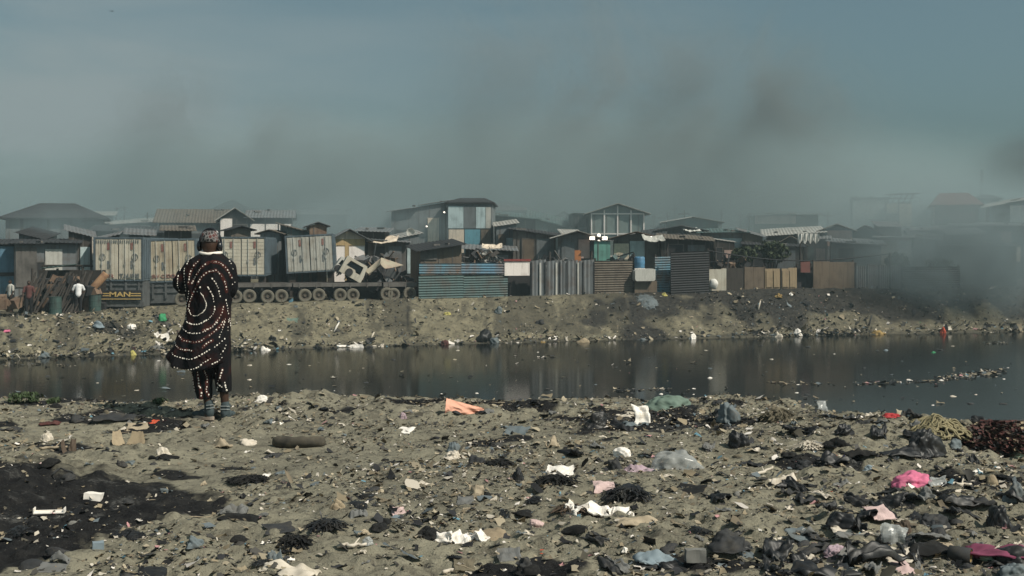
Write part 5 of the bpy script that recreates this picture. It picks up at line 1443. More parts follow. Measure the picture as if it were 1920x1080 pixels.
def lump_mesh(name, w, l, h, seed, rough=.35, f=2.2, smooth=True, sub=4):
    """a bag or wad: creased surface with flat facets, spread out underneath"""
    bm = bmesh.new(); bmesh.ops.create_icosphere(bm, subdivisions=sub, radius=1)
    f1 = folds(seed, 5, .28*f/2, .75*f/2, 3); f2 = folds(seed+20, 6, .9*f/2, 2.2*f/2, 3); f3 = folds(seed+40, 6, 2.0*f/2, 4.0*f/2, 3)
    for v in bm.verts:
        p = v.co.copy()
        d = 1+rough*1.15*fold(p, f1)+rough*.62*fold(p, f2)+rough*.22*fold(p, f3)+.12*nz3(p, 1.1, seed)
        flare = 1+.28*max(0, .35-p.z)
        p = Vector((p.x*d*flare, p.y*d*flare, p.z*d))
        if p.z < -.12: p.z = -.12+(p.z+.12)*.10
        v.co = Vector((p.x*w/2.15, p.y*l/2.15, (p.z+.16)*h/1.16))
    me = bpy.data.meshes.new(name); bm.to_mesh(me); bm.free()
    me.polygons.foreach_set('use_smooth', [smooth]*len(me.polygons)); me.update()
    return me

def shred_mesh(name, w, l, h, n, seed, wid=.012, ln=.12):
    """torn strips tangled over a low mound, all of one piece of rubbish"""
    rg = random.Random(seed); k = MB()
    k.v = []; core = lump_mesh('t', w*.85, l*.85, h*.6, seed, .5, sub=3)
    k.add([v.co for v in core.vertices], [tuple(p.vertices) for p in core.polygons]); bpy.data.meshes.remove(core)
    for _ in range(n):
        a = rg.uniform(0, 2*PI); r = math.sqrt(rg.random())
        x, y = r*w/2*math.cos(a), r*l/2*math.sin(a)
        z = h*.55*max(0, 1-r*r)**.5
        d = Vector((rg.uniform(-1, 1), rg.uniform(-1, 1), rg.uniform(-.25, .12))).normalized()
        L = ln*rg.uniform(.4, 1.2); s = d.cross(Vector((0, 0, 1))).normalized()*wid*rg.uniform(.4, 1.3)
        p0 = Vector((x, y, z)); p1 = p0+d*L*.5+Vector((0, 0, L*.06)); p2 = p0+d*L+Vector((rg.uniform(-.3, .3)*L, rg.uniform(-.3, .3)*L, -L*.12))
        t = Vector((0, 0, .002)); vs = []
        for p in (p0, p1, p2):
            p.z = max(p.z, .003); vs += [p-s, p+s]
        vs += [v+t for v in vs]
        k.add(vs, [(0, 1, 3, 2), (2, 3, 5, 4), (8, 9, 7, 6), (10, 11, 9, 8), (0, 2, 8, 6), (2, 4, 10, 8), (3, 1, 7, 9), (5, 3, 9, 11), (1, 0, 6, 7), (4, 5, 11, 10)])
    return k.mesh(name)

def put(name, me, m, g, rz=0.0, rx=0.0, ry=0.0, label=None, cat=None, group=None, sink=.01, sc=None):
    o = bpy.data.objects.new(name, me); COL.objects.link(o)
    if not me.materials: me.materials.append(m)
    elif me.materials[0] is not m:
        o.material_slots[0].link = 'OBJECT'; o.material_slots[0].material = m
    o.location = g-Vector((0, 0, sink)); o.rotation_euler = (rx, ry, rz)
    if sc is not None: o.scale = sc
    return tag(o, label, cat, group)

TM = {}
def trash_mats():
    def a(n, col, dirt=None, **k):
        k.setdefault('scale', 9); k.setdefault('rough', .75)
        TM[n] = mat('rubbish_'+n, col, dirt, **k)
    a('white', (.84, .78, .71), (.50, .44, .35), amount=.25)
    a('offwhite', (.60, .53, .44), (.30, .26, .19), amount=.45)
    a('beige', (.38, .31, .22), (.2, .165, .115), amount=.5)
    a('tan', (.33, .26, .17), (.17, .13, .09))
    a('brown', (.085, .060, .042), (.045, .034, .026))
    a('black', (.013, .013, .014), (.045, .042, .036), rough=.5, amount=.4, spec=.4)
    a('char', (.010, .010, .010), (.03, .028, .025), rough=.95)
    a('dark', (.032, .033, .035), (.07, .062, .05), rough=.8)
    a('grey', (.15, .15, .145), (.09, .082, .068))
    a('bluegrey', (.13, .155, .165), (.1, .09, .075))
    a('blue', (.21, .26, .29), (.13, .15, .16))
    a('lilac', (.40, .30, .34), (.24, .18, .18))
    a('pink', (.62, .16, .27), (.42, .12, .18), amount=.3)
    a('pale_pink', (.60, .44, .42), (.36, .26, .23))
    a('purple', (.20, .05, .095), (.1, .035, .05), rough=.9)
    a('violet', (.10, .08, .26), (.07, .05, .13))
    a('orange', (.74, .38, .27), (.56, .27, .18), amount=.4, scale=5)
    a('redorange', (.60, .09, .04), (.3, .07, .04))
    a('red', (.38, .035, .038), (.3, .03, .03))
    a('maroon', (.085, .030, .026), (.045, .024, .02))
    a('green', (.15, .21, .17), (.10, .13, .105), scale=4)
    a('pale_green', (.40, .48, .36), (.25, .28, .2))
    a('bright_green', (.04, .26, .11), (.04, .12, .06))
    a('yellow', (.45, .40, .12), (.25, .2, .09))
    a('ochre', (.30, .20, .07), (.15, .1, .05))
    a('rope', (.27, .23, .13), (.12, .10, .065), scale=30)
    a('soil', (.15, .128, .088), (.07, .062, .048), rough=.95)
    a('stone', (.19, .185, .17), (.11, .10, .085), rough=.9)
    a('tyre', (.028, .026, .024), (.13, .112, .08), rough=.95, amount=1.0, scale=7)
    m, nt, b = newmat('rubbish_clear_film')
    b.inputs['Base Color'].default_value = (.42, .43, .42, 1); b.inputs['Roughness'].default_value = .25
    b.inputs['Alpha'].default_value = .55
    TM['film'] = m

def hero_near():
    rg = random.Random(41)
    # kind, px, py(base centre), w, h (photo px), material, name, category, label
    T = [
     ('tray', 93, 964, 56, 13, 'white', 'plastic_tray', 'tray', 'narrow white plastic tray lying on the burnt black ground', ),
     ('box', 175, 934, 36, 14, 'white', 'carton', 'carton', 'small white carton lying on the burnt black ground'),
     ('box', 184, 1028, 24, 17, 'blue', 'carton', 'carton', 'little blue and white box at the lower rim of the burnt ground'),
     ('card', 245, 835, 64, 26, 'tan', 'cardboard', 'cardboard', 'folded tan cardboard flap standing on the mud above the burnt ground'),
     ('flat', 258, 806, 44, 14, 'beige', 'cardboard', 'cardboard', 'flattened beige card just behind the folded tan flap'),
     ('lump', 85, 826, 24, 16, 'offwhite', 'paper_wad', 'paper', 'pale crumpled paper wad above the burnt ground'),
     ('card', 131, 846, 26, 24, 'brown', 'broken_box', 'box', 'dark brown broken box stub standing beside a pale stick'),
     ('stick', 100, 845, 50, 8, 'beige', 'stick', 'stick', 'pale thick stick lying beside the dark brown box stub'),
     ('flat', 288, 792, 16, 9, 'redorange', 'plastic_scrap', 'scrap', 'bright red orange scrap to the west of the standing person'),
     ('shred', 465, 902, 68, 16, 'char', 'charred_mat', 'mat', 'charred black mat with a white shred at its end'),
     ('flat', 498, 893, 18, 12, 'white', 'plastic_scrap', 'scrap', 'white shred lying at the end of the charred black mat'),
     ('log', 561, 838, 92, 20, 'tyre', 'tyre_piece', 'tyre', 'mud caked curved tyre piece half sunk in the mud'),
     ('lump', 490, 752, 28, 13, 'white', 'plastic_bag', 'bag', 'white stuffed bag at the water edge east of the standing person'),
     ('lump', 237, 743, 20, 8, 'white', 'plastic_bag', 'bag', 'small white bag on the water edge west of the standing person'),
     ('tent', 872, 776, 70, 29, 'orange', 'plastic_sheet', 'sheet', 'orange plastic sheet standing in a triangle at the water edge'),
     ('bagflat', 1252, 767, 80, 28, 'green', 'tarpaulin', 'tarpaulin', 'crumpled green tarpaulin heaped at the water edge'),
     ('stand', 1205, 795, 34, 38, 'white', 'foam_sheet', 'foam', 'upright white foam sheet propped in front of the green tarpaulin'),
     ('flat', 1172, 778, 36, 9, 'offwhite', 'foam_sheet', 'foam', 'low pale foam slab beside the upright white foam sheet'),
     ('cloth', 1192, 797, 46, 12, 'bluegrey', 'cloth_scrap', 'cloth', 'grey blue cloth wrapped round the foot of the upright foam sheet'),
     ('lump', 1120, 801, 42, 24, 'black', 'plastic_bag', 'bag', 'black bag mound west of the upright white foam sheet'),
     ('flat', 970, 810, 48, 14, 'bluegrey', 'plastic_sheet', 'sheet', 'grey blue plastic sheet flat on the mud'),
     ('flat', 760, 808, 34, 9, 'white', 'paper_sheet', 'paper', 'bright white paper sheet on the mud between tyre piece and orange sheet'),
     ('lump', 757, 784, 14, 12, 'lilac', 'cloth_scrap', 'cloth', 'small mauve cloth wad at the shore west of the orange sheet'),
     ('lump', 847, 859, 36, 16, 'offwhite', 'cloth_scrap', 'cloth', 'cream cloth wad lying with a dark rag on the open mud'),
     ('cloth', 895, 867, 34, 16, 'dark', 'cloth_scrap', 'cloth', 'dark rag lying against the cream cloth wad'),
     ('lump', 850, 846, 24, 22, 'bluegrey', 'cloth_scrap', 'cloth', 'upright bluish rag just behind the cream cloth wad'),
     ('shred', 935, 872, 44, 18, 'char', 'charred_rag', 'rag', 'black charred rag east of the cream cloth wad'),
     ('stand', 893, 934, 34, 28, 'beige', 'paper_bag', 'bag', 'beige paper bag standing crumpled on the mud'),
     ('flat', 873, 940, 34, 12, 'grey', 'cardboard', 'cardboard', 'grey card flap at the foot of the beige paper bag'),
     ('shred', 612, 990, 58, 30, 'black', 'plastic_bag', 'bag', 'torn black bag under the small orange white scrap'),
     ('lump', 634, 953, 26, 15, 'tan', 'plastic_scrap', 'scrap', 'small peach and white wad behind the torn black bag'),
     ('cloth', 672, 968, 36, 22, 'grey', 'cloth_scrap', 'cloth', 'grey crumpled scrap beside the torn black bag'),
     ('shred', 550, 1024, 66, 36, 'char', 'charred_rag', 'rag', 'wide charred black rag low on the mud near the white twig'),
     ('flat', 525, 992, 60, 12, 'dark', 'plastic_sheet', 'sheet', 'dark flattened plastic strip behind the wide charred rag'),
     ('cloth', 515, 1052, 30, 26, 'bluegrey', 'cloth_scrap', 'cloth', 'blue grey crumpled scrap below the wide charred rag'),
     ('stick', 660, 1028, 54, 11, 'offwhite', 'twig', 'twig', 'straight white twig on the mud east of the wide charred rag'),
     ('cloth', 545, 1082, 124, 26, 'offwhite', 'cloth', 'cloth', 'cream ruffled cloth cut by the lower picture edge'),
     ('open', 868, 1018, 80, 34, 'white', 'torn_carton', 'carton', 'torn open white carton with brown inner edges'),
     ('lump', 805, 1006, 44, 20, 'char', 'charred_rag', 'rag', 'smudge of charred rag left of the torn white carton'),
     ('flat', 745, 958, 30, 9, 'pale_pink', 'plastic_scrap', 'scrap', 'pale pink wrapper lying flat near the beige paper bag'),
     ('flat', 742, 972, 22, 7, 'blue', 'plastic_scrap', 'scrap', 'bright blue scrap just below the pale pink flat wrapper'),
     ('lump', 690, 1022, 24, 14, 'film', 'plastic_cup', 'cup', 'crushed clear cup on the mud above the white twig'),
     ('flat', 925, 1008, 70, 18, 'tan', 'cardboard', 'cardboard', 'tan cardboard piece half buried east of the torn white carton'),
     ('flat', 955, 1045, 50, 24, 'grey', 'cardboard', 'cardboard', 'grey flat slab east of the tan half buried cardboard'),
     ('flat', 870, 1064, 44, 18, 'soil', 'mud_slab', 'mud slab', 'flat slab of cracked mud close to the lower picture edge'),
     ('stick', 860, 1076, 60, 14, 'offwhite', 'twig', 'twig', 'bent pale twig beside the cracked mud slab'),
     # centre east
     ('flat', 1050, 888, 58, 28, 'white', 'foam_tray', 'tray', 'white foam tray tilted over a black rag'),
     ('shred', 1043, 905, 60, 24, 'char', 'charred_rag', 'rag', 'black rag tucked beneath the tilted white foam tray'),
     ('lump', 1164, 857, 34, 16, 'white', 'crushed_cup', 'cup', 'bright white crushed cup north of the lilac cloth'),
     ('lump', 1268, 880, 88, 36, 'film', 'clear_bag', 'bag', 'large clear plastic bag full of rubbish'),
     ('lump', 1150, 880, 34, 26, 'dark', 'cloth_scrap', 'cloth', 'dark cloth clump between crushed cup and pink wrapper'),
     ('cloth', 1200, 885, 62, 16, 'lilac', 'cloth', 'cloth', 'lilac cloth stretched out in front of the clear bag'),
     ('flat', 1132, 915, 44, 24, 'pale_pink', 'wrapper', 'wrapper', 'shiny pink and white wrapper west of the black shredded plastic'),
     ('shred', 1175, 935, 78, 44, 'black', 'shredded_plastic', 'plastic', 'tangle of black shredded plastic in the middle of the rubbish'),
     ('open', 1118, 968, 108, 42, 'white', 'foam_box', 'foam box', 'broken white foam box in ragged pieces below the black tangle'),
     ('shred', 1070, 958, 44, 22, 'brown', 'charred_rag', 'rag', 'brown black rag against the broken white foam box'),
     ('cloth', 1196, 982, 88, 16, 'beige', 'plastic_strip', 'strip', 'long beige plastic strip curling east of the broken foam box'),
     ('lump', 1006, 984, 28, 12, 'pale_pink', 'paper_wad', 'paper', 'flesh coloured paper wad west of the broken foam box'),
     ('box', 1304, 1050, 44, 26, 'stone', 'stone_block', 'stone', 'grey squared stone block near the lower edge of the rubbish field'),
     ('cloth', 1228, 1058, 84, 20, 'blue', 'wrapper', 'wrapper', 'blue and white opened wrapper beside the grey stone block'),
     ('lump', 1172, 1037, 14, 9, 'white', 'bottle_cap', 'cap', 'tiny bright white cap above the blue and white wrapper'),
     ('lump', 985, 1068, 34, 24, 'dark', 'plastic_ball', 'ball', 'dark round crushed ball near the lower picture edge'),
     ('lump', 1365, 1026, 74, 38, 'dark', 'plastic_bag', 'bag', 'dark grey bag heap above the grey stone block'),
     ('flat', 1395, 1040, 36, 16, 'bluegrey', 'plastic_scrap', 'scrap', 'blue torn plastic next to the dark grey bag heap'),
     ('flat', 1295, 920, 60, 12, 'char', 'burnt_patch_sheet', 'sheet', 'flat black burnt sheet south of the clear bag'),
     ('lump', 972, 898, 20, 24, 'black', 'plastic_bag', 'bag', 'small black knotted bag west of the tilted foam tray'),
     ('lump', 1385, 838, 40, 30, 'black', 'plastic_bag', 'bag', 'black bag on the hump between clear bag and shore'),
     ('cloth', 1035, 840, 28, 22, 'beige', 'cloth_scrap', 'cloth', 'squarish beige crumpled scrap north of the tilted foam tray'),
     ('stick', 1428, 890, 52, 30, 'offwhite', 'stick', 'stick', 'pale split stick slanting on the hump east of the clear bag'),
     ('lump', 1362, 790, 40, 34, 'bluegrey', 'cloth_scrap', 'cloth', 'blue grey rag bundle on the shore east of the green tarpaulin'),
     ('shred', 1460, 788, 56, 44, 'soil', 'root_clump', 'root clump', 'dusty root clump on the edge of the bank'),
     ('stand', 1542, 770, 24, 20, 'film', 'clear_film', 'film', 'torn clear film standing on the bank edge against the water'),
     # east
     ('lump', 1672, 783, 34, 8, 'red', 'cloth', 'cloth', 'vivid red cloth at the water edge'),
     ('lump', 1733, 850, 70, 46, 'black', 'rubbish_bag', 'bag', 'big black rubbish bag in front of the rope heap'),
     ('cloth', 1690, 852, 74, 16, 'black', 'plastic_sheet', 'sheet', 'black plastic spread flat beside the big black rubbish bag'),
     ('lump', 1583, 812, 46, 20, 'black', 'plastic_bag', 'bag', 'low black bag on the hump west of the rope heap'),
     ('lump', 1565, 838, 50, 20, 'char', 'plastic_bag', 'bag', 'black flattened bag below the hump'),
     ('cloth', 1612, 852, 66, 16, 'char', 'plastic_sheet', 'sheet', 'black crumpled sheet stretching toward the big black bag'),
     ('shred', 1515, 842, 34, 26, 'offwhite', 'shredded_paper', 'paper', 'white shredded paper tangle on the slope of the hump'),
     ('lump', 1505, 876, 34, 18, 'dark', 'cloth_scrap', 'cloth', 'dark rag under the white shredded tangle'),
     ('cloth', 1568, 866, 60, 22, 'black', 'plastic_bag', 'bag', 'black torn bag beside a violet speck'),
     ('lump', 1582, 864, 9, 11, 'violet', 'plastic_scrap', 'scrap', 'violet speck of plastic on the black torn bag'),
     ('lump', 1629, 881, 18, 11, 'blue', 'crushed_bottle', 'bottle', 'crushed light blue bottle west of the hot pink bag'),
     ('bagflat', 1713, 911, 76, 28, 'pink', 'plastic_bag', 'bag', 'hot pink plastic bag lying on the mud'),
     ('stand', 1760, 915, 44, 24, 'film', 'clear_film', 'film', 'grey clear film beside the hot pink bag'),
     ('lump', 1737, 927, 20, 16, 'grey', 'stone', 'stone', 'round grey stone just below the hot pink bag'),
     ('cloth', 1800, 945, 76, 20, 'black', 'cloth', 'cloth', 'black cloth roll east of the hot pink bag'),
     ('lump', 1830, 890, 24, 9, 'white', 'plastic_spoon', 'spoon', 'white plastic spoon east of the hot pink bag'),
     ('stick', 1800, 912, 40, 6, 'offwhite', 'twig', 'twig', 'pale bent twig below the white plastic spoon'),
     ('lump', 1860, 908, 22, 18, 'tan', 'rubble_lump', 'rubble', 'tan lump east of the white plastic spoon'),
     ('lump', 1874, 988, 44, 44, 'black', 'rubbish_bag', 'bag', 'glossy black knotted bag near the east picture edge'),
     ('lump', 1902, 940, 40, 36, 'bluegrey', 'plastic_bag', 'bag', 'blue grey plastic heap above the glossy black knotted bag'),
     ('lump', 1578, 984, 70, 26, 'black', 'plastic_bag', 'bag', 'long black bag lying south west of the hot pink bag'),
     ('flat', 1650, 970, 50, 20, 'pale_pink', 'shredded_paper', 'paper', 'pinkish white torn paper between long black bag and clear film'),
     ('stand', 1672, 1022, 56, 40, 'film', 'clear_film', 'film', 'sheet of clear film bunched up over the mud'),
     ('lump', 1694, 1003, 34, 24, 'brown', 'plastic_ball', 'ball', 'dark striped round lump behind the bunched clear film'),
     ('lump', 1748, 985, 62, 22, 'dark', 'cloth_scrap', 'cloth', 'dark rag clump north east of the bunched clear film'),
     ('flat', 1575, 1000, 40, 16, 'offwhite', 'wrapper', 'wrapper', 'colourful printed wrapper below the long black bag'),
     ('lump', 1566, 1046, 40, 22, 'lilac', 'wrapper', 'wrapper', 'pale lilac wrapper among black plastic'),
     ('cloth', 1870, 1042, 116, 24, 'purple', 'cloth', 'cloth', 'plum coloured cloth spread out near the east picture edge'),
     ('lump', 1826, 1034, 34, 16, 'dark', 'cloth_scrap', 'cloth', 'dark wad lying upon the plum coloured cloth'),
     ('lump', 1853, 1046, 36, 10, 'pale_green', 'cloth_scrap', 'cloth', 'pale green rag at the edge of the plum coloured cloth'),
     ('can', 1795, 1052, 56, 30, 'ochre', 'tin_can', 'can', 'rusty open tube with an ochre inside lying on its side'),
     ('lump', 1890, 1062, 74, 30, 'black', 'plastic_bag', 'bag', 'black bag roll beneath the plum coloured cloth'),
     ('lump', 1900, 1078, 50, 26, 'bluegrey', 'plastic_bag', 'bag', 'pale grey bag in the lower east corner'),
     ('flat', 1690, 1052, 60, 18, 'offwhite', 'paper_sheet', 'paper', 'white and red paper sheets among black plastic'),
     ('flat', 1690, 1070, 50, 14, 'pale_pink', 'paper_sheet', 'paper', 'pink paper strip under the white and red sheets'),
     ('cloth', 1640, 1052, 110, 36, 'black', 'plastic_sheet', 'sheet', 'spread of black plastic below the bunched clear film'),
     ('cloth', 1730, 1038, 110, 24, 'char', 'plastic_sheet', 'sheet', 'black plastic layer running toward the rusty tube'),
     ('lump', 1655, 1020, 32, 20, 'black', 'plastic_bag', 'bag', 'black knot of plastic under the bunched clear film'),
     ('lump', 1720, 1066, 30, 16, 'grey', 'plastic_bag', 'bag', 'small grey bag in the black plastic near the rusty tube'),
     ('cloth', 1540, 1076, 120, 22, 'black', 'plastic_sheet', 'sheet', 'black plastic strip along the lower picture edge'),
     ('flat', 1765, 1026, 48, 18, 'beige', 'cardboard', 'cardboard', 'beige flat card leaning behind the rusty tube'),
     ('stand', 1912, 862, 20, 24, 'pale_green', 'plate_piece', 'plate', 'pale green plate fragment standing at the east picture edge'),
     ('lump', 1810, 820, 24, 18, 'violet', 'plastic_scrap', 'scrap', 'violet blue wrapper at the foot of the maroon heap'),
     ('lump', 1884, 846, 36, 22, 'beige', 'plastic_bag', 'bag', 'dirty beige bag lying on the maroon heap'),
     ('lump', 1792, 842, 26, 14, 'bluegrey', 'plastic_scrap', 'scrap', 'grey blue scrap between the big black bag and the maroon heap'),
     ('cloth', 1470, 912, 56, 14, 'black', 'cloth_scrap', 'cloth', 'black rag at the foot of the pale crumpled scrap'),
     ('cloth', 1470, 905, 60, 20, 'offwhite', 'cloth_scrap', 'cloth', 'pale crumpled scrap west of the dark mud hump'),
     ('flat', 1500, 1010, 56, 16, 'bluegrey', 'plastic_sheet', 'sheet', 'pale bluish sheet beside rubble south of the hump'),
     ('flat', 1478, 1020, 50, 14, 'offwhite', 'paper_sheet', 'paper', 'torn off white paper beside the pale bluish sheet'),
     ('cloth', 215, 783, 90, 10, 'dark', 'cloth', 'cloth', 'flat dark cloth west of the standing person with a red edge'),
     ('flat', 205, 776, 20, 6, 'white', 'plastic_scrap', 'scrap', 'white scrap on the flat dark cloth'),
     ('cloth', 95, 795, 38, 8, 'maroon', 'cloth_scrap', 'cloth', 'dark maroon rag on the western mud'),
     ('cloth', 20, 806, 44, 9, 'dark', 'cloth_scrap', 'cloth', 'grey black rag at the west picture edge'),
     ('cloth', 415, 838, 40, 18, 'beige', 'cloth_scrap', 'cloth', 'beige crumpled scrap south of the standing person'),
     ('lump', 465, 832, 34, 14, 'offwhite', 'paper_wad', 'paper', 'white crumpled wad south east of the standing person'),
     ('lump', 306, 852, 24, 14, 'offwhite', 'paper_wad', 'paper', 'white wad lying on a black rag above the burnt ground'),
     ('cloth', 302, 860, 50, 10, 'char', 'charred_rag', 'rag', 'black rag under the white wad above the burnt ground'),
     ('lump', 226, 874, 18, 14, 'dark', 'plastic_scrap', 'scrap', 'dark upright lump on the rim of the burnt ground'),
     ('cloth', 440, 965, 50, 24, 'grey', 'cloth_scrap', 'cloth', 'grey crumpled scrap on a dark stain east of the burnt ground'),
     ('cloth', 450, 972, 90, 12, 'char', 'charred_rag', 'rag', 'black stain of charred rag east of the burnt ground'),
     ('lump', 364, 1022, 34, 20, 'bluegrey', 'plastic_strip', 'strip', 'looped pale blue strip on the lower western mud'),
     ('lump', 470, 1040, 14, 12, 'black', 'plastic_scrap', 'scrap', 'solid black chip on the lower western mud'),
     ('cloth', 270, 1080, 90, 10, 'black', 'plastic_sheet', 'sheet', 'black strip on the lower picture edge below the burnt ground'),
     ('flat', 100, 1068, 60, 12, 'grey', 'cardboard', 'cardboard', 'long grey card at the lower rim of the burnt ground'),
     ('cloth', 112, 1050, 40, 22, 'grey', 'cloth_scrap', 'cloth', 'ashy crumpled scrap in the burnt ground'),
     ('lump', 60, 1064, 50, 18, 'dark', 'rubble_lump', 'rubble', 'dark ashy lump low on the burnt ground'),
    ]
    for i, (kind, px, py, w, h, m, name, cat, label) in enumerate(T):
        g = G(px, min(py, 1078)); s = g.y/F
        W, H = w*s, h*s
        M = TM[m]; rz = rg.uniform(-.5, .5)
        if kind == 'flat':
            L = min(max(H/.24, W*.35), W*1.3)
            me = sheet_mesh(name, W, L, H*.35, i*3+1, 12, .04, .22)
            put(name, me, M, g, rz, math.radians(10), 0, label, cat, sink=.0)
        elif kind == 'cloth':
            me = sheet_mesh(name, W, W*.62, H*1.15, i*3+1, 22, .0, .16, .008, 1.0)
            me.polygons.foreach_set('use_smooth', [True]*len(me.polygons))
            put(name, me, M, g, rz*.6, 0, 0, label, cat, sink=.012)
        elif kind == 'bagflat':
            me = lump_mesh(name, W*1.0, W*.72, H*.95, i*2.3+1, .34, 2.6, True, 5)
            put(name, me, M, g, rz*.6, 0, 0, label, cat, sink=.012)
        elif kind == 'tray':
            k = MB(); t = .005
            k.box(-W/2, W/2, -W*.12, W*.12, 0, t); k.box(-W/2, -W/2+t, -W*.12, W*.12, t, H*.8); k.box(W/2-t, W/2, -W*.12, W*.12, t, H*.7); k.box(-W/2+t, W/2-t, W*.12-t, W*.12, t, H*.30)
            put(name, k.mesh(name), M, g, .12, .05, 0, label, cat, sink=.0)
        elif kind == 'lump':
            rub = m in ('stone', 'soil') or 'rubble' in name
            me = lump_mesh(name, W, max(W*.7, H), H*.98, i*2.3+1, .30 if rub else .48, 1.3 if rub else 2.3, not rub, 3 if rub else 5)
            put(name, me, M, g, rz, 0, 0, label, cat, sink=.01)
        elif kind == 'shred':
            me = shred_mesh(name, W, W*.65, H*.9, int(160+W*900), i, .0055, .075)
            put(name, me, M, g, rz, 0, 0, label, cat, sink=.005)
        elif kind == 'stand':
            me = sheet_mesh(name, W, H*1.2, W*.3, i*3+1, 12, .12, .25)
            me.transform(Matrix.Translation((0, H*.5, 0)))
            put(name, me, M, g, rz*.7, math.radians(58), math.radians(rg.uniform(-8, 8)), label, cat, sink=.015)
        elif kind == 'card':
            k = MB(); t = .006
            a = sheet_mesh('a', W*.62, H*1.1, H*.12, i, 8, .03, .15); a.transform(Matrix.Rotation(math.radians(62), 4, 'X') @ Matrix.Translation((0, H*.55, 0)))
            k.add([Vector((v.co.x*(1-.45*max(0, min(1, v.co.z/(H*1.0)))), v.co.y, v.co.z))+Vector((W*.15, 0, 0)) for v in a.vertices], [tuple(p.vertices) for p in a.polygons])
            a2 = sheet_mesh('a', W*.4, H*1.25, H*.12, i+9, 8, .03, .15); a2.transform(Matrix.Rotation(math.radians(35), 4, 'Z') @ Matrix.Rotation(math.radians(55), 4, 'X') @ Matrix.Translation((0, H*.6, 0)))
            k.add([Vector((v.co.x*(1-.45*max(0, min(1, v.co.z/(H*1.0))))-W*.1*max(0, v.co.z/H), v.co.y, v.co.z))+Vector((-W*.30, -.02, 0)) for v in a2.vertices], [tuple(p.vertices) for p in a2.polygons])
            me = k.mesh(name); put(name, me, M, g, rz*.5, 0, 0, label, cat, sink=.012)
        elif kind == 'box':
            bm = bmesh.new(); bmesh.ops.create_cube(bm, size=1)
            bmesh.ops.subdivide_edges(bm, edges=bm.edges[:], cuts=5, use_grid_fill=True)
            for v in bm.verts:
                v.co = Vector((v.co.x*W*.85, v.co.y*W*.6, (v.co.z+.5)*H*.9))
                v.co += Vector((nz3(v.co*20, 1, i), nz3(v.co*20, 1, i+3), nz3(v.co*20, 1, i+6)))*W*.05
            me = bpy.data.meshes.new(name); bm.to_mesh(me); bm.free()
            put(name, me, M, g, rz+.3, rg.uniform(-.08, .08), rg.uniform(-.1, .1), label, cat, sink=.012)
        elif kind == 'stick':
            k = MB(); pts = []
            for j in range(8): pts.append((lerp(-W/2, W/2, j/7), (j % 3-1)*.01+rg.uniform(-.015, .015), .012+H*.5*(j/7)**2*(.6 if h > 10 else .2)+rg.uniform(0, .006)))
            k.tube(pts, [.012*(1-.5*abs(j/7-.3)) for j in range(8)], 7)
            k.tube([pts[4], Vector(pts[4])+Vector((W*.12, .05, .03))], [.007, .003], 5)
            put(name, k.mesh(name, True), M, g, rz, 0, 0, label, cat, sink=.004)
        elif kind == 'log':
            k = MB(); pts = []; r = H*.5
            for j in range(15):
                u = j/14-.5; pts.append((u*W, -W*.35*(1-4*u*u)*.4, r*.75-.05*W*(4*u*u)))
            r *= 1.1; pts = [(a_, b_, r*.85) for a_, b_, c_ in pts]; k.tube(pts, [r*(.8 if j in (0, 14) else 1) for j in range(15)], 14)
            me = k.mesh(name, True)
            for v in me.vertices:
                v.co += Vector((0, 0, 1))*.012*nz3(v.co*16, 1, 3)+Vector((nz3(v.co*30, 1, 7), nz3(v.co*30, 1, 8), 0))*.008
            put(name, me, M, g, 0, 0, 0, label, cat, sink=.0)
        elif kind == 'tent':
            vs = []; n = 14
            A, B, C = Vector((-W/2, 0, H*1.12)), Vector((-W/2-.01, -.08, 0)), Vector((W/2, .03, H*.45))
            for j in range(n+1):
                for ii in range(n+1):
                    u, v = ii/n, j/n
                    p = lerp(lerp(A, B, v), C+Vector((0, 0, -.25*H*v)), u)
                    p.y += .05*(abs(nz3((u*3, v*2, 0), 1.2, 4)))-.10*(1-u)*v*(1-v)*2; p.z -= .02*H*math.sin(PI*u)
                    vs.append(p)
            fs = [(j*(n+1)+a, j*(n+1)+a+1, (j+1)*(n+1)+a+1, (j+1)*(n+1)+a) for j in range(n) for a in range(n)]
            k = len(vs)
            back = [Vector((p.x, p.y+.10+.16*(H-p.z), max(p.z*.75-.01, -.02))) for p in vs]
            vs += back; fs += [tuple(k+q for q in reversed(f)) for f in fs]
            m_ = n+1; rim = [a for a in range(m_)]+[j*m_+n for j in range(1, m_)]+[n*m_+a for a in range(n-1, -1, -1)]+[j*m_ for j in range(n-1, 0, -1)]
            fs += [(rim[a], k+rim[a], k+rim[(a+1) % len(rim)], rim[(a+1) % len(rim)]) for a in range(len(rim))]
            me = bpy.data.meshes.new(name); me.from_pydata(vs, [], fs); me.update()
            put(name, me, M, g, 0, 0, 0, label, cat, sink=.02)
        elif kind == 'open':
            r = empty(name, g, rz*.4, label, cat)
            for j in range(5):
                a = sheet_mesh('panel', W*rg.uniform(.35, .6), W*rg.uniform(.25, .4), H*.35, i*7+j, 10, .15, .4, .008)
                o = link('torn_panel', a, M, r); o.location = ((j-2)*W*.2, rg.uniform(-.1, .1)*W, rg.uniform(0, .3)*H)
                o.rotation_euler = (rg.uniform(.2, .8), rg.uniform(-.4, .4), rg.uniform(-1, 1))
            a = sheet_mesh('edge', W*.8, W*.35, H*.3, i*7+9, 10, .2, .5, .008); o = link('brown_backing', a, TM['brown'], r); o.location = (0, .02, -.005)
        elif kind == 'can':
            k = MB(); R = H*.48; L = W*.9
            k.lathe([(R*.9, -L*.3), (R, -L*.28), (R, L*.5), (R*.86, L*.5), (R*.80, -L*.2), (.001, -L*.2)], 20, 'x', (0, 0, R*.9))
            me = k.mesh(name, True)
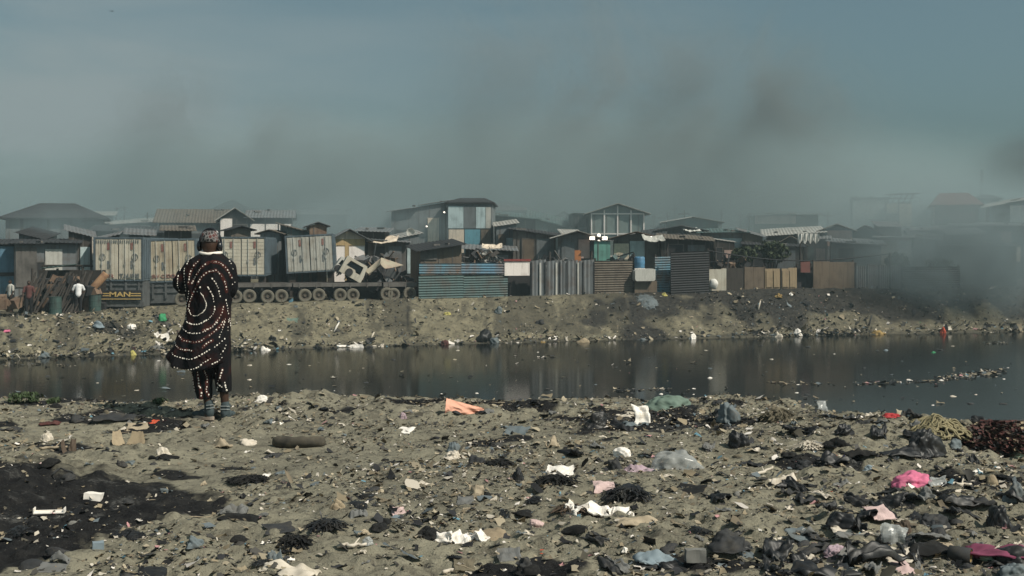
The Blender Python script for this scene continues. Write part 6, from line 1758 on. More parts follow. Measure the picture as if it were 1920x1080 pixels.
            r = put(name, me, TM['dark'], g, math.radians(-35), 0, 0, label, cat, sink=.01)
            k = MB(); k.lathe([(R*.78, -L*.15), (R*.845, L*.48), (R*.79, L*.48), (R*.70, -L*.15)], 20, 'x', (0, 0, R*.9)); k.obj('inner_lining', M, r, True)
    # wire hoop
    g = G(117, 898); s = g.y/F
    pts = [(18*s*math.cos(a/16*PI*1.25), .03*math.sin(a), 16*s*math.sin(a/16*PI*1.25)+.02) for a in range(17)]
    k = MB(); k.tube(pts, .006, 6); put('wire_hoop', k.mesh('wire_hoop', True), TM['dark'], g, .1, 0, 0, 'bent dark wire hoop standing at the rim of the burnt ground', 'wire')
    # rope heap
    g = G(1757, 812); s = g.y/F; rg = random.Random(9)
    W, H = 122*s, 34*s
    def mound(x, y): return H*max(0, 1-(2*x/W)**2-(1.6*y/W)**2)**.8*(.75+.6*noise.noise(Vector((x*5, y*5, 2))))
    pts = []; x = y = 0.0; a = 0.0
    for i in range(1500):
        a += rg.uniform(-.9, .9)
        x += .028*math.cos(a); y += .028*math.sin(a)
        if (2*x/W)**2+(1.6*y/W)**2 > 1: a += PI*.8; x *= .96; y *= .96
        pts.append((x, y, mound(x, y)+.02+.035*noise.noise(Vector((x*9, y*9, i*.05)))))
    r = empty('rope_heap', g-Vector((0, 0, .03)), 0, 'tangled heap of straw coloured rope at the water edge', 'rope')
    k = MB(); k.tube(pts, .0085, 5); k.obj('rope', TM['rope'], r, True)
    c = lump_mesh('heap_core', W*.85, W*.9, H*.65, 4, .15, 1.5, sub=3); link('heap_core', c, TM['dark'], r)
    # maroon heap
    g = G(1885, 852); s = g.y/F; W, H = 190*s, 66*s
    r = empty('leaf_heap', g+Vector((.12, .25, -.03)), 0, 'maroon brown heap of shredded plastic and leaves near the rope heap', 'heap')
    c = lump_mesh('heap_core', W*.8, W*.75, H*.5, 14, .3, 2.0, sub=4); link('heap_core', c, TM['maroon'], r)
    for j, (mn, n) in enumerate((('maroon', 2600), ('brown', 1500), ('tan', 320), ('dark', 800))):
        rg = random.Random(50+j); k = MB()
        for _ in range(n):
            a = rg.uniform(0, 2*PI); q = math.sqrt(rg.random())
            x, y = q*W/2*math.cos(a), q*W*.45*math.sin(a); z = H*.80*max(0, 1-q*q)**.6*(.8+.5*noise.noise(Vector((x*4, y*4, 5))))+.025
            M4 = Matrix.Translation((x, y, z+rg.uniform(0, .025))) @ Matrix.Rotation(rg.uniform(0, 6), 4, 'Z') @ Matrix.Rotation(rg.uniform(-.9, .9), 4, 'X')
            l = rg.uniform(.02, .07); ww = rg.uniform(.005, .018)
            k.add([M4 @ Vector(p) for p in ((-l, -ww, 0), (l, -ww, .008), (l, ww, 0), (-l, ww, .006))], [(0, 1, 2, 3)])
        k.obj('shreds', TM[mn], r)

def scraps_near():
    rg = random.Random(77)
    base = {
        'paper': [sheet_mesh('paper_scrap', 1, .8, .30, 100+i, 10, .10, .6, .02) for i in range(6)],
        'plastic': [sheet_mesh('plastic_scrap', 1, .6, .34, 200+i, 12, .10, .9, .02) for i in range(6)],
        'rag': [lump_mesh('rag', 1, .8, .32, 300+i*2.1, .6, 1.9, sub=3) for i in range(6)],
        'chip': [lump_mesh('chip', 1, .7, .45, 400+i*1.7, .25, 1.1, False, 2) for i in range(4)],
        'drape': [sheet_mesh('plastic_sheet', 1, .62, .30, 600+i, 26, 0, .45, .012, 1.2) for i in range(6)],
        'shred': [shred_mesh('torn_plastic', 1, .7, .24, 110, 500+i, .022, .28) for i in range(5)],
    }
    for v in base.values():
        for me in v: me.materials.append(TM['dark'])
    def straw(i):
        r_ = random.Random(900+i); k = MB(); p = Vector((-.5, 0, .03)); pts = []
        a = 0
        for j in range(9):
            pts.append(p.copy()); a += r_.uniform(-.35, .35); p = p+Vector((math.cos(a)*.125, math.sin(a)*.125, r_.uniform(-.01, .012)))
        k.tube(pts, [.022, .024, .024, .022, .02, .02, .018, .016, .01], 5); return k.mesh('straw', True)
    base['straw'] = [straw(i) for i in range(6)]
    for me in base['straw']: me.materials.append(TM['dark'])
    for me in base['drape']: me.polygons.foreach_set('use_smooth', [True]*len(me.polygons))
    K = [  # count, kind, name, material, size range, label, group
        (40, 'shred', 'torn_black_plastic', 'black', (.10, .24), 'torn black plastic wisp lying on the near mud', 'torn black plastic wisps on the near mud'),
        (26, 'rag', 'charred_scrap', 'char', (.08, .22), 'small charred scrap pressed into the near mud', 'small charred scraps on the near mud'),
        (26, 'rag', 'dark_rag', 'dark', (.08, .20), 'dusty dark grey rag scrap on the near mud', 'dark grey rag scraps on the near mud'),
        (24, 'paper', 'paper_scrap', 'white', (.04, .10), 'bright white paper scrap on the near mud', 'bright white paper scraps on the near mud'),
        (34, 'paper', 'paper_scrap', 'offwhite', (.05, .14), 'dirty cream paper scrap on the near mud', 'dirty cream paper scraps on the near mud'),
        (34, 'plastic', 'card_scrap', 'beige', (.07, .18), 'sandy beige card scrap half pressed into the near mud', 'sandy beige card scraps on the near mud'),
        (26, 'plastic', 'plastic_scrap', 'bluegrey', (.06, .18), 'grey blue plastic scrap on the near mud', 'grey blue plastic scraps on the near mud'),
        (24, 'plastic', 'plastic_scrap', 'grey', (.08, .20), 'flat grey plastic scrap on the near mud', 'flat grey plastic scraps on the near mud'),
        (6, 'paper', 'pink_scrap', 'pale_pink', (.04, .08), 'small pale pink wrapper scrap on the near mud', 'pale pink wrapper scraps on the near mud'),
        (5, 'paper', 'blue_scrap', 'blue', (.03, .07), 'small blue plastic scrap on the near mud', 'small blue scraps on the near mud'),
        (5, 'paper', 'orange_scrap', 'redorange', (.03, .06), 'tiny orange red scrap on the near mud', 'tiny orange red scraps on the near mud'),
        (44, 'drape', 'plastic_sheet', 'black', (.16, .42), 'crumpled black plastic sheet among the eastern rubbish of the near bank', 'crumpled black plastic sheets on the near bank'),
        (26, 'drape', 'cloth_rag', 'dark', (.14, .36), 'trampled dark grey cloth among the eastern rubbish of the near bank', 'trampled dark cloths on the near bank'),
        (20, 'drape', 'cloth_rag', 'grey', (.14, .32), 'trampled mud grey cloth among the eastern rubbish of the near bank', 'trampled grey cloths on the near bank'),
        (14, 'drape', 'paper_sheet', 'offwhite', (.10, .24), 'trampled dirty white sheet among the eastern rubbish of the near bank', 'trampled white sheets on the near bank'),
        (46, 'straw', 'straw', 'beige', (.08, .26), 'thin pale straw lying loose on the near bank', 'thin straws on the near bank'),
        (10, 'chip', 'mud_clod', 'soil', (.05, .13), 'dry brown mud clod lying loose on the near bank', 'loose mud clods on the near bank'),
        (6, 'chip', 'stone', 'stone', (.04, .09), 'small grey stone lying loose on the near bank', 'small grey stones on the near bank'),
    ]
    for n, kind, name, m, (s0, s1), label, grp in K:
        c = 0
        while c < n:
            px = rg.uniform(-30, 1950); py = 750+330*rg.random()**1.15
            D = .55+.45*sstep(700, 1500, np.array(px)).item()+.35*(py < 840)-(.3 if px < 480 and py > 880 else 0)
            if rg.random() > D: continue
            if kind == 'drape' and (px < 1050 or rg.random() > (.3 if px < 1450 else 1)): continue
            if 330 < px < 460 and 745 < py < 800: continue
            if py < 762 and px > 1540: continue
            g = G(px, py); s = rg.uniform(s0, s1)*(.9 if py < 860 else .75)
            put(name, rg.choice(base[kind]), TM[m], g, rg.uniform(0, 6.28), rg.uniform(-.25, .25), rg.uniform(-.25, .25), label, name.replace('_', ' ').split()[-1] if kind != 'shred' else 'plastic', grp, sink=.006, sc=(s, s*rg.uniform(.6, 1), s*rg.uniform(.5, 1.1)))
            c += 1
    # far bank and floating individuals share these shapes
    F2 = [('white', 'paper_scrap', 'white scrap lying on the far bank', 26, (.18, .45), 'paper'), ('dark', 'dark_rag', 'dark rag lying on the slope of the far bank', 26, (.15, .45), 'rag'), ('black', 'torn_black_plastic', 'torn black plastic on the slope of the far bank', 26, (.2, .6), 'shred'),
          ('bluegrey', 'plastic_scrap', 'grey blue plastic scrap on the far bank', 26, (.2, .6), 'plastic'), ('beige', 'card_scrap', 'sandy card scrap on the far bank', 22, (.2, .6), 'plastic'), ('blue', 'blue_scrap', 'small blue scrap on the far bank', 2, (.15, .35), 'paper'), ('bright_green', 'green_scrap', 'small green scrap on the far bank', 2, (.15, .3), 'rag'),
          ('soil', 'mud_clod', 'loose brown clod on the slope of the far bank', 20, (.1, .28), 'chip')]
    for m, name, label, n, (s0, s1), kind in F2:
        for _ in range(n):
            px = rg.uniform(-20, 1940); t = rg.random()
            if kind == 'paper' and rg.random() < .6: t = rg.uniform(0, .12)
            dw = float(np.interp(px, W_PX, W_D)); d = dw+.1+t*4.6; x = zz(px, d)
            g = Vector((x, d, tz(x, d))); s = rg.uniform(s0, s1)*.6
            slope = math.atan2(tz(x, d+.4)-tz(x, d-.4), .8)
            put(name, rg.choice(base[kind]), TM[m], g, 0, slope+rg.uniform(-.2, .2), rg.uniform(-.3, .3), label, 'scrap', name.replace('_', ' ')+' litter on the far bank', sink=.02, sc=(s, s*rg.uniform(.5, 1), s*rg.uniform(.4, .9)))
    W2 = [('white', 'floating_scrap', 'small white scrap floating on the dark river', 20, (.12, .26)), ('dark', 'floating_clump', 'dark clump floating on the river', 16, (.15, .4)), ('offwhite', 'floating_scrap', 'pale dirty scrap floating on the river', 14, (.14, .3))]
    for m, name, label, n, (s0, s1) in W2:
        for _ in range(n):
            px = rg.uniform(-10, 1930); py = rg.uniform(np.interp(px, [0, 960, 1920], [682, 652, 634]), np.interp(px, [0, 1400, 1920], [742, 742, 775]))
            g = Wt(px, py); s = rg.uniform(s0, s1)
            put(name, rg.choice(base['rag']), TM[m], g, rg.uniform(0, 6), 0, 0, label, 'scrap', label.replace('small ', '').replace(' scrap', ' scraps').replace(' clump', ' clumps'), sink=.02, sc=(s, s*.8, s*.5))
    for px, py, w, m, lb in ((1661, 657, 9, 'blue', 'pale blue container floating far out on the river'), (1750, 661, 9, 'bright_green', 'turquoise container floating far out on the river'), (1620, 690, 8, 'black', 'round black lump floating on the river'),
                             (1331, 709, 10, 'white', 'white peaked scrap floating before the pale reflection'), (1820, 737, 6, 'black', 'black speck of debris floating by the east shore')):
        g = Wt(px, py); s = g.y/F*w
        put('floating_container', base['rag'][1], TM[m], g, .4, 0, 0, lb, 'container', sink=.03, sc=(s, s*.8, s*1.1))

def hero_far():
    T = [('flat', 303, 635, 32, 22, 'white', 'foam_board', 'board', 'bright white board lying on the far slope beside the tunic hem'),
         ('flat', 314, 670, 20, 26, 'offwhite', 'foam_board', 'board', 'pale upright board at the far waterline beside the tunic hem'),
         ('card', 296, 656, 26, 20, 'grey', 'plastic_crate', 'crate', 'grey slotted crate lid between the two pale boards'),
         ('lump', 305, 600, 17, 11, 'bright_green', 'plastic_ball', 'ball', 'bright green ball of plastic high on the western far slope'),
         ('lump', 248, 616, 14, 8, 'white', 'plastic_bag', 'bag', 'small white bag on the dark rubbish of the western far slope'),
         ('lump', 182, 614, 22, 10, 'blue', 'plastic_bag', 'bag', 'blue bag on the western far slope'),
         ('lump', 249, 664, 12, 9, 'yellow', 'plastic_bag', 'bag', 'yellow green bag at the western far waterline'),
         ('flat', 270, 650, 18, 6, 'yellow', 'plastic_strip', 'strip', 'yellow strip just above the western far waterline'),
         ('lump', 84, 668, 24, 9, 'bluegrey', 'plastic_bag', 'bag', 'bluish bag at the west end of the far waterline'),
         ('flat', 8, 620, 24, 6, 'pink', 'plastic_sheet', 'sheet', 'pink sheet on the far slope at the west picture edge'),
         ('flat', 660, 655, 54, 14, 'white', 'foam_slab', 'slab', 'large pale slab at the far waterline below the flatbed trailers'),
         ('flat', 706, 648, 30, 8, 'offwhite', 'paper_sheet', 'paper', 'pale paper next to the large slab at the far waterline'),
         ('lump', 499, 660, 20, 11, 'white', 'plastic_bag', 'bag', 'white bag at the far waterline beside the tunic'),
         ('flat', 545, 603, 30, 16, 'green', 'cloth', 'cloth', 'dull green cloth clinging to the far slope under the trailer wheels'),
         ('lump', 512, 640, 16, 10, 'black', 'plastic_bag', 'bag', 'small black bag low on the far slope near the tunic'),
         ('stick', 631, 620, 14, 15, 'white', 'stick', 'stick', 'white straight stick stuck in the far slope'),
         ('stick', 698, 636, 10, 12, 'offwhite', 'stick', 'stick', 'short pale stick stuck low in the far slope'),
         ('lump', 908, 640, 26, 15, 'black', 'plastic_bag', 'bag', 'black bag at the far waterline below the blue green fence'),
         ('lump', 833, 648, 18, 9, 'maroon', 'cloth', 'cloth', 'dark red cloth at the far waterline below the blue green fence'),
         ('lump', 928, 642, 16, 8, 'bluegrey', 'plastic_bag', 'bag', 'grey bag beside the black bag at the far waterline'),
         ('lump', 1090, 656, 36, 15, 'tan', 'foam_block', 'block', 'rounded tan block at the far waterline mirrored in the river'),
         ('lump', 1018, 645, 12, 5, 'ochre', 'plastic_bag', 'bag', 'ochre bag at the far waterline west of the tan block'),
         ('lump', 1204, 641, 24, 7, 'bluegrey', 'plastic_bag', 'bag', 'bluish white bags at the far waterline east of the tan block'),
         ('lump', 1298, 637, 16, 11, 'white', 'plastic_bag', 'bag', 'bright white bag with red at the far waterline'),
         ('lump', 1458, 634, 20, 12, 'offwhite', 'plastic_bag', 'bag', 'off white bag at the far waterline below the tan doors'),
         ('lump', 1496, 629, 16, 9, 'white', 'plastic_bag', 'bag', 'white and red bag east of the off white bag at the far waterline'),
         ('lump', 1768, 626, 10, 10, 'redorange', 'plastic_bag', 'bag', 'orange bag at the far waterline under the smoke'),
         ('lump', 1648, 627, 24, 6, 'ochre', 'plastic_bag', 'bag', 'dark and ochre bags at the far waterline west of the smoke'),
         ('lump', 1460, 556, 18, 7, 'ochre', 'plastic_bag', 'bag', 'orange brown bag at the top of the far slope below the tan doors'),
         ('lump', 1482, 554, 10, 7, 'white', 'plastic_bag', 'bag', 'small white bag at the top of the far slope below the tan doors'),
         ('stick', 1424, 578, 10, 14, 'offwhite', 'stick', 'stick', 'pale stick upright on the charred far slope'),
         ('lump', 1640, 536, 10, 6, 'white', 'plastic_bag', 'bag', 'white bag glowing faintly through the smoke'),
         ('lump', 1245, 556, 9, 6, 'yellow', 'plastic_scrap', 'scrap', 'yellow green scrap below the charred black panel'),
         ('stick', 1632, 610, 16, 20, 'dark', 'plank', 'plank', 'dark plank lying down the far slope near the smoke'),
         ('lump', 935, 588, 12, 9, 'bluegrey', 'cloth', 'cloth', 'grey violet rag on the far slope below the fence gap'),
         ('lump', 838, 590, 12, 5, 'yellow', 'plastic_scrap', 'scrap', 'yellow scrap on the far slope below the blue green fence'),
         ('shred', 1212, 570, 40, 26, 'bluegrey', 'shredded_plastic', 'plastic', 'spill of bluish shredded plastic on the dark gully of the far slope'),
         ('lump', 1012, 606, 14, 7, 'dark', 'cloth', 'cloth', 'dark grey rag on the middle of the sunlit far slope')]
    for i, (kind, px, py, w, h, m, name, cat, label) in enumerate(T):
        g = G(px, py, True); s = g.y/F; W, H = w*s, h*s; M = TM[m]
        if kind in ('flat', 'card'):
            me = sheet_mesh(name, W, max(H*1.25, W*.4), W*.10, i*3+1, 9, .06, .2, .03)
            put(name, me, M, g, 0, math.radians(48 if h > 8 else 20), 0, label, cat, sink=.05)
        elif kind == 'lump':
            put(name, lump_mesh(name, W, max(W*.8, H), H*1.1, i*2.1+3, .75, 1.9, sub=4), M, g, 0, 0, 0, label, cat, sink=.05)
        elif kind == 'shred':
            put(name, shred_mesh(name, W, W*1.3, .25, 300, i, .025, .2), M, g, 0, .5, 0, label, cat, sink=.02)
        else:
            k = MB(); k.tube([(-W*.3, -.1, -.1), (0, 0, H*.5), (W*.3, .12, H)], [.05, .045, .03], 6); put(name, k.mesh(name, True), M, g, 0, 0, 0, label, cat, sink=.02)

def litter():
    """ground cover of small torn bits that nobody could count"""
    R = np.random.RandomState(5)
    pal = np.array([(.015, .015, .016), (.03, .03, .032), (.06, .056, .05), (.24, .195, .13), (.33, .28, .20), (.46, .41, .34), (.68, .62, .56), (.12, .14, .15), (.42, .22, .22), (.12, .24, .30), (.16, .13, .09), (.09, .08, .06)])
    pw_near = np.array([.13, .12, .12, .14, .13, .08, .045, .06, .008, .008, .12, .10]); pw_near /= pw_near.sum()
    pw_far = np.array([.16, .17, .14, .12, .10, .06, .04, .09, .01, .015, .05, .05]); pw_far /= pw_far.sum()
    def build(name, label, x, y, size, pal_w, flat=.3, zoff=.004, zfix=None):
        n = len(x)
        z = terrain(x, y) if zfix is None else np.full(n, zfix)
        u, v = np.meshgrid([-1, 0, 1], [-1, 0, 1]); u = u.ravel().astype(float); v = v.ravel().astype(float)
        asp = R.uniform(.3, 1, n)
        px = (u[None]+R.normal(0, .22, (n, 9)))*size[:, None]/2; py = (v[None]+R.normal(0, .22, (n, 9)))*(size*asp)[:, None]/2
        pz = np.abs(R.normal(0, .16, (n, 9)))*size[:, None]
        a = R.uniform(0, 6.28, n); ca, sa = np.cos(a)[:, None], np.sin(a)[:, None]
        X = px*ca-py*sa; Y = px*sa+py*ca
        tx = R.normal(0, flat, n)[:, None]; ty = R.normal(0, flat, n)[:, None]
        Z = pz+X*tx+Y*ty
        Z -= np.minimum(Z.min(1, keepdims=True)*.6, 0)
        co = np.stack([X+x[:, None], Y+y[:, None], Z+z[:, None]+zoff], -1).reshape(-1, 3)
        f = np.array([(0, 1, 4, 3), (1, 2, 5, 4), (3, 4, 7, 6), (4, 5, 8, 7)])
        fs = (f[None]+(np.arange(n)*9)[:, None, None]).reshape(-1, 4)
        me = bpy.data.meshes.new(name)
        me.vertices.add(len(co)); me.vertices.foreach_set('co', co.ravel())
        me.loops.add(fs.size); me.loops.foreach_set('vertex_index', fs.ravel())
        me.polygons.add(len(fs)); me.polygons.foreach_set('loop_start', np.arange(0, fs.size, 4)); me.polygons.foreach_set('loop_total', np.full(len(fs), 4))
        me.update(calc_edges=True); me.validate()
        c = pal[R.choice(len(pal), n, p=pal_w)]*R.uniform(.7, 1.25, (n, 1))
        c = np.repeat(np.concatenate([c, np.ones((n, 1))], 1), 9, 0).astype(np.float32)
        at = me.color_attributes.new('tint', 'FLOAT_COLOR', 'POINT'); at.data.foreach_set('color', c.ravel())
        tag(link(name, me, attr_mat('litter', 'tint')), label, 'litter', kind='stuff')
    # near bank
    n = 75000
    y = R.uniform(5.4, 12.9, n); u = R.uniform(-.47, .47, n); x = u*y; px = 960+F*u
    dens = .16+.30*sstep(600, 1500, px)+.62*sstep(.0, .7, fbm(x, y*1.5, .8, 4, 101))+.3*sstep(9.8, 11.5, y)-.1*(px < 700)*(y < 8.5)
    dens *= np.where(in_poly(x, y, BURN), .35, 1)
    de = np.interp(px, E_PX, E_D)
    k = (R.rand(n) < dens*.85) & (y < de+.3)
    sz = np.exp(R.normal(math.log(.0145), .62, n)).clip(.005, .085)
    build('litter', 'fine torn rubbish strewn all over the near bank', x[k], y[k], sz[k], pw_near)
    # far bank
    n = 15000
    u = R.uniform(-.48, .48, n); px = 960+F*u; dw = np.interp(px, W_PX, W_D); b = R.rand(n); y = dw+.05+b*5.4; x = u*y
    dens = .25+.6*sstep(.1, .7, fbm(x, y, .4, 3, 111))+.7*np.exp(-((px-230)/130)**2)*(b < .8)+.4*np.exp(-((px-1780)/110)**2)
    k = R.rand(n) < dens
    build('litter', 'fine rubbish scattered over the slope of the far bank', x[k], y[k], np.exp(R.normal(math.log(.06), .6, n)).clip(.025, .3)[k], pw_far, .5, .02)
    # far waterline band
    n = 5000
    u = R.uniform(-.48, .48, n); px = 960+F*u; dw = np.interp(px, W_PX, W_D); y = dw+R.normal(.15, .35, n); x = u*y
    k = R.rand(n) < .25+.75*sstep(-.2, .4, fbm(x, y*0, .25, 3, 121))
    zt_ = np.maximum(terrain(x, y), WATER)
    w = pw_far.copy(); w[5:7] *= 2.2; w /= w.sum()
    build('litter', 'line of rubbish washed up along the far waterline', x[k], y[k], np.exp(R.normal(math.log(.09), .6, n)).clip(.04, .4)[k], w, .4, .02)
    # floating drifts
    X = []; Y = []
    for x0, y0, x1, y1, m, sp in ((1600, 720, 1760, 714, 130, 1.6), (1760, 711, 1880, 696, 420, 3.0), (1150, 732, 1260, 730, 90, 1.5), (1440, 718, 1560, 720, 70, 1.6), (1840, 645, 1900, 643, 50, 1.2), (0, 684, 140, 686, 40, 2), (560, 748, 690, 752, 90, 3), (1010, 670, 1050, 668, 20, 1)):
        t = R.rand(m)
        for q in t:
            w_ = Wt(lerp(x0, x1, q)+R.normal(0, 3), lerp(y0, y1, q)+R.normal(0, sp)); X.append(w_.x); Y.append(w_.y)
    m = 260
    for _ in range(m):
        px = R.uniform(0, 1920); py = R.uniform(650, 760); w_ = Wt(px, max(py, 645)); X.append(w_.x); Y.append(w_.y)
    X = np.array(X); Y = np.array(Y); pxx = 960+F*X/Y
    ok = (Y < np.interp(pxx, W_PX, W_D)-.3) & (Y > 20); X = X[ok]; Y = Y[ok]
    build('litter', 'thin drifts of specks floating on the river', X, Y, np.exp(R.normal(math.log(.075), .6, len(X))).clip(.03, .3), pw_far, .1, .008, WATER)
# ------------------------------------------------------------------ air, light, camera
SUN_EL, SUN_AZ = 47.0, 32.0            # elevation; azimuth from east towards the camera side
def air():
    # haze: one closed box round everything
    k = MB(); k.box(-640, 640, -30, 640, -6.0, 13.5)
    m = bpy.data.materials.new('haze_air'); m.use_nodes = True; nt = m.node_tree
    nt.nodes.remove(nt.nodes['Principled BSDF'])
    v = N(nt, 'ShaderNodeVolumePrincipled'); v.inputs['Color'].default_value = HAZE_COL+(1,); v.inputs['Density'].default_value = HAZE_D; v.inputs['Anisotropy'].default_value = .2
    nt.links.new(v.outputs[0], nt.nodes['Material Output'].inputs['Volume'])
    tag(k.obj('haze', m), 'pale grey blue haze filling the air', 'haze', kind='stuff')
    def smoke(name, label, px, py, wpx, hpx, d, dep, dens, col, scale, seed, lo=.38, hi=.72, stretch=(1, 1, 1), lean=0.0, soft=.9):
        s = d/F; c = P(px, py, d)
        bm = bmesh.new(); bmesh.ops.create_icosphere(bm, subdivisions=4, radius=1)
        for q in bm.verts: q.co *= 1+.12*noise.noise(q.co*1.7+Vector((seed, 0, 0)))
        me = bpy.data.meshes.new(name); bm.to_mesh(me); bm.free()
        o = link(name, me); o.location = c; o.scale = (wpx*s/2, dep/2, hpx*s/2); o.rotation_euler = (0, lean, 0)
        m = bpy.data.materials.new(name+'_air'); m.use_nodes = True; nt = m.node_tree; L = nt.links.new
        nt.nodes.remove(nt.nodes['Principled BSDF'])
        v = N(nt, 'ShaderNodeVolumePrincipled'); v.inputs['Color'].default_value = col+(1,); v.inputs['Anisotropy'].default_value = .1
        tc = N(nt, 'ShaderNodeTexCoord')
        mp = N(nt, 'ShaderNodeMapping'); mp.inputs['Scale'].default_value = tuple(o.scale[i]*stretch[i] for i in range(3)); mp.inputs['Location'].default_value = (seed*3.1, seed*1.7, seed*.9)
        L(tc.outputs['Object'], mp.inputs[0])
        n = N(nt, 'ShaderNodeTexNoise'); n.inputs['Scale'].default_value = scale; n.inputs['Detail'].default_value = 6; n.inputs['Roughness'].default_value = .66; n.inputs['Distortion'].default_value = 1.1
        L(mp.outputs[0], n.inputs['Vector'])
        ln = N(nt, 'ShaderNodeVectorMath', operation='LENGTH'); L(tc.outputs['Object'], ln.inputs[0])
        fall = N(nt, 'ShaderNodeMapRange'); fall.interpolation_type = 'SMOOTHSTEP'
        fall.inputs[1].default_value = .88; fall.inputs[2].default_value = .88-soft*.88; L(ln.outputs['Value'], fall.inputs[0])
        mr = N(nt, 'ShaderNodeMapRange'); mr.interpolation_type = 'SMOOTHSTEP'; mr.inputs[1].default_value = lo; mr.inputs[2].default_value = hi; L(n.outputs[0], mr.inputs[0])
        a = N(nt, 'ShaderNodeMath', operation='MULTIPLY'); L(fall.outputs[0], a.inputs[0]); L(mr.outputs[0], a.inputs[1])
        b = N(nt, 'ShaderNodeMath', operation='MULTIPLY'); L(a.outputs[0], b.inputs[0]); b.inputs[1].default_value = dens
        L(b.outputs[0], v.inputs['Density']); L(v.outputs[0], nt.nodes['Material Output'].inputs['Volume'])
        me.materials.append(m)
        tag(o, label, 'smoke', kind='stuff')
    smoke('smoke_haze', 'wide thin bluish smoke lying over the whole settlement', 960, 455, 3400, 600, 112, 96, 0.25, (.62, .79, .815), .055, 31, .15, .62, soft=.95)
    dk = (.52, .56, .56)
    smoke('smoke_plume', 'tall brownish smoke column rising over the middle of the settlement', 1130, 190, 1000, 820, 100, 20, .22, dk, .10, 1, lean=.25)
    smoke('smoke_plume', 'dark smoke billow climbing over the eastern roofs', 1420, 260, 760, 700, 96, 18, .27, (.43, .47, .465), .12, 4, lean=-.15)
    smoke('smoke_plume', 'broad pale smoke bank drifting over the western roofs', 560, 310, 1250, 400, 104, 20, .22, (.56, .64, .65), .085, 7)
    smoke('smoke_plume', 'thin smoke wisp rising above the western roofs', 320, 210, 380, 320, 104, 12, .17, (.48, .53, .54), .26, 12, lean=-.7)
    smoke('ground_smoke', 'thick teal grey smoke rolling over the east end of the far bank', 1790, 505, 560, 290, 66.5, 9, .62, (.38, .48, .505), .30, 3, .30, .62, soft=.75)
    smoke('ground_smoke', 'thin smoke spreading along the fence from the thick eastern smoke', 1560, 490, 460, 150, 72, 6, .3, (.34, .38, .385), .3, 9, .34, .7)
    smoke('ground_smoke', 'thick pale smoke veiling the eastern houses', 1780, 440, 760, 330, 72.5, 9, .26, (.58, .72, .75), .12, 27, .22, .6, soft=.8)
    smoke('ground_smoke', 'light smoke veiling the hipped house and roofs at the west end', 170, 425, 620, 170, 70.5, 9, .20, (.60, .75, .78), .22, 33, .25, .7)
    smoke('smoke_plume', 'dark smoke puff at the east picture edge above the roofs', 1925, 305, 260, 170, 100, 14, .22, (.2, .22, .23), .22, 15, .32, .65)
    smoke('ground_smoke', 'hazy smoke lying among the western houses', 660, 425, 640, 170, 71, 9, .24, (.60, .74, .77), .25, 21, .3, .7)

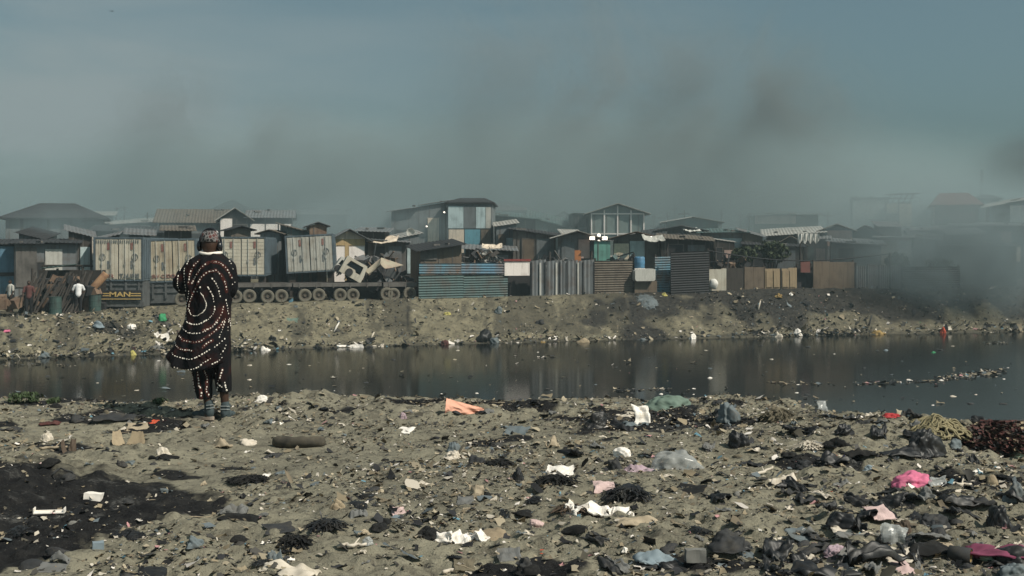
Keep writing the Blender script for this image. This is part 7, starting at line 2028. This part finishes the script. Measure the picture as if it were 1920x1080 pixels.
def light():
    w = bpy.data.worlds.new('World'); SC.world = w; w.use_nodes = True
    nt = w.node_tree; bg = nt.nodes['Background']; L = nt.links.new
    sky = N(nt, 'ShaderNodeTexSky'); sky.sky_type = 'NISHITA'; sky.sun_disc = False
    sky.sun_elevation = math.radians(SUN_EL)
    # direction to the sun: east, a little towards the camera
    az = math.radians(SUN_AZ)
    dx, dy = math.cos(az), -math.sin(az)
    sky.sun_rotation = math.atan2(dx, dy)
    sky.air_density = 1.0; sky.dust_density = 3.0; sky.ozone_density = 2.0
    # thin high veil of cloud, brighter in long bands
    tc = N(nt, 'ShaderNodeTexCoord'); mp = N(nt, 'ShaderNodeMapping'); mp.inputs['Scale'].default_value = (1.2, 1.2, 5.5); mp.inputs['Rotation'].default_value = (0, math.radians(10), 0)
    L(tc.outputs['Generated'], mp.inputs[0])
    n = N(nt, 'ShaderNodeTexNoise'); n.inputs['Scale'].default_value = 1.6; n.inputs['Detail'].default_value = 5; n.inputs['Roughness'].default_value = .5; n.inputs['Distortion'].default_value = .3
    L(mp.outputs[0], n.inputs['Vector'])
    hs = N(nt, 'ShaderNodeHueSaturation'); hs.inputs['Saturation'].default_value = SKY_SAT; L(sky.outputs[0], hs.inputs['Color'])
    t = mixc(nt, 1.0, hs.outputs[0], SKY_TINT, 'MULTIPLY')
    sx = N(nt, 'ShaderNodeSeparateXYZ'); L(tc.outputs['Generated'], sx.inputs[0])
    west = ramp(nt, sx.outputs[0], .25, -.35)
    f = N(nt, 'ShaderNodeMath', operation='MULTIPLY'); L(ramp(nt, n.outputs[0], .40, .66), f.inputs[0]); L(west, f.inputs[1])
    f2 = N(nt, 'ShaderNodeMath', operation='MULTIPLY'); L(f.outputs[0], f2.inputs[0]); f2.inputs[1].default_value = .8
    c = mixc(nt, f2.outputs[0], t, CLOUD_COL)
    L(c, bg.inputs['Color']); bg.inputs['Strength'].default_value = SKY_STR
    s = bpy.data.lights.new('sun', 'SUN'); s.energy = SUN_E; s.angle = math.radians(.5); s.color = (1, .92, .80)
    o = bpy.data.objects.new('sun', s); COL.objects.link(o)
    el = math.radians(SUN_EL)
    dirv = Vector((math.cos(el)*dx, math.cos(el)*dy, math.sin(el)))
    o.rotation_euler = dirv.to_track_quat('Z', 'Y').to_euler(); o.location = (20, -20, 40)

def camera():
    cd = bpy.data.cameras.new('camera'); cd.lens = 40; cd.sensor_width = 36; cd.shift_y = -(540-HZ)/1920; cd.clip_end = 5000; cd.clip_start = .1
    o = bpy.data.objects.new('camera', cd); COL.objects.link(o); o.location = (0, 0, EYE); o.rotation_euler = (PI/2, 0, 0)
    SC.camera = o

HAZE_COL = (.55, .70, .73); HAZE_D = .0014
SKY_SAT = .55; SKY_TINT = (.69, .95, .94); SKY_STR = .060; CLOUD_COL = (4.2, 4.9, 4.95); SUN_E = 3.6

GM.update(build_mats()); trash_mats()
build_ground(); build_water()
person_main()
houses(); crowd(); trucks(); fence(); clutter(); plants()
hero_near(); scraps_near(); hero_far(); litter()
air(); light(); camera()

SC.view_settings.view_transform = 'Standard'; SC.view_settings.look = 'None'; SC.view_settings.gamma = 1.0; SC.view_settings.exposure = 0.25
SC.view_settings.use_curve_mapping = False
cy = SC.cycles
cy.max_bounces = 5; cy.diffuse_bounces = 2; cy.glossy_bounces = 3; cy.transparent_max_bounces = 12; cy.volume_bounces = 0
cy.volume_step_rate = 1.0; cy.volume_max_steps = 256
cy.use_denoising = True
cy.sample_clamp_indirect = 4.0
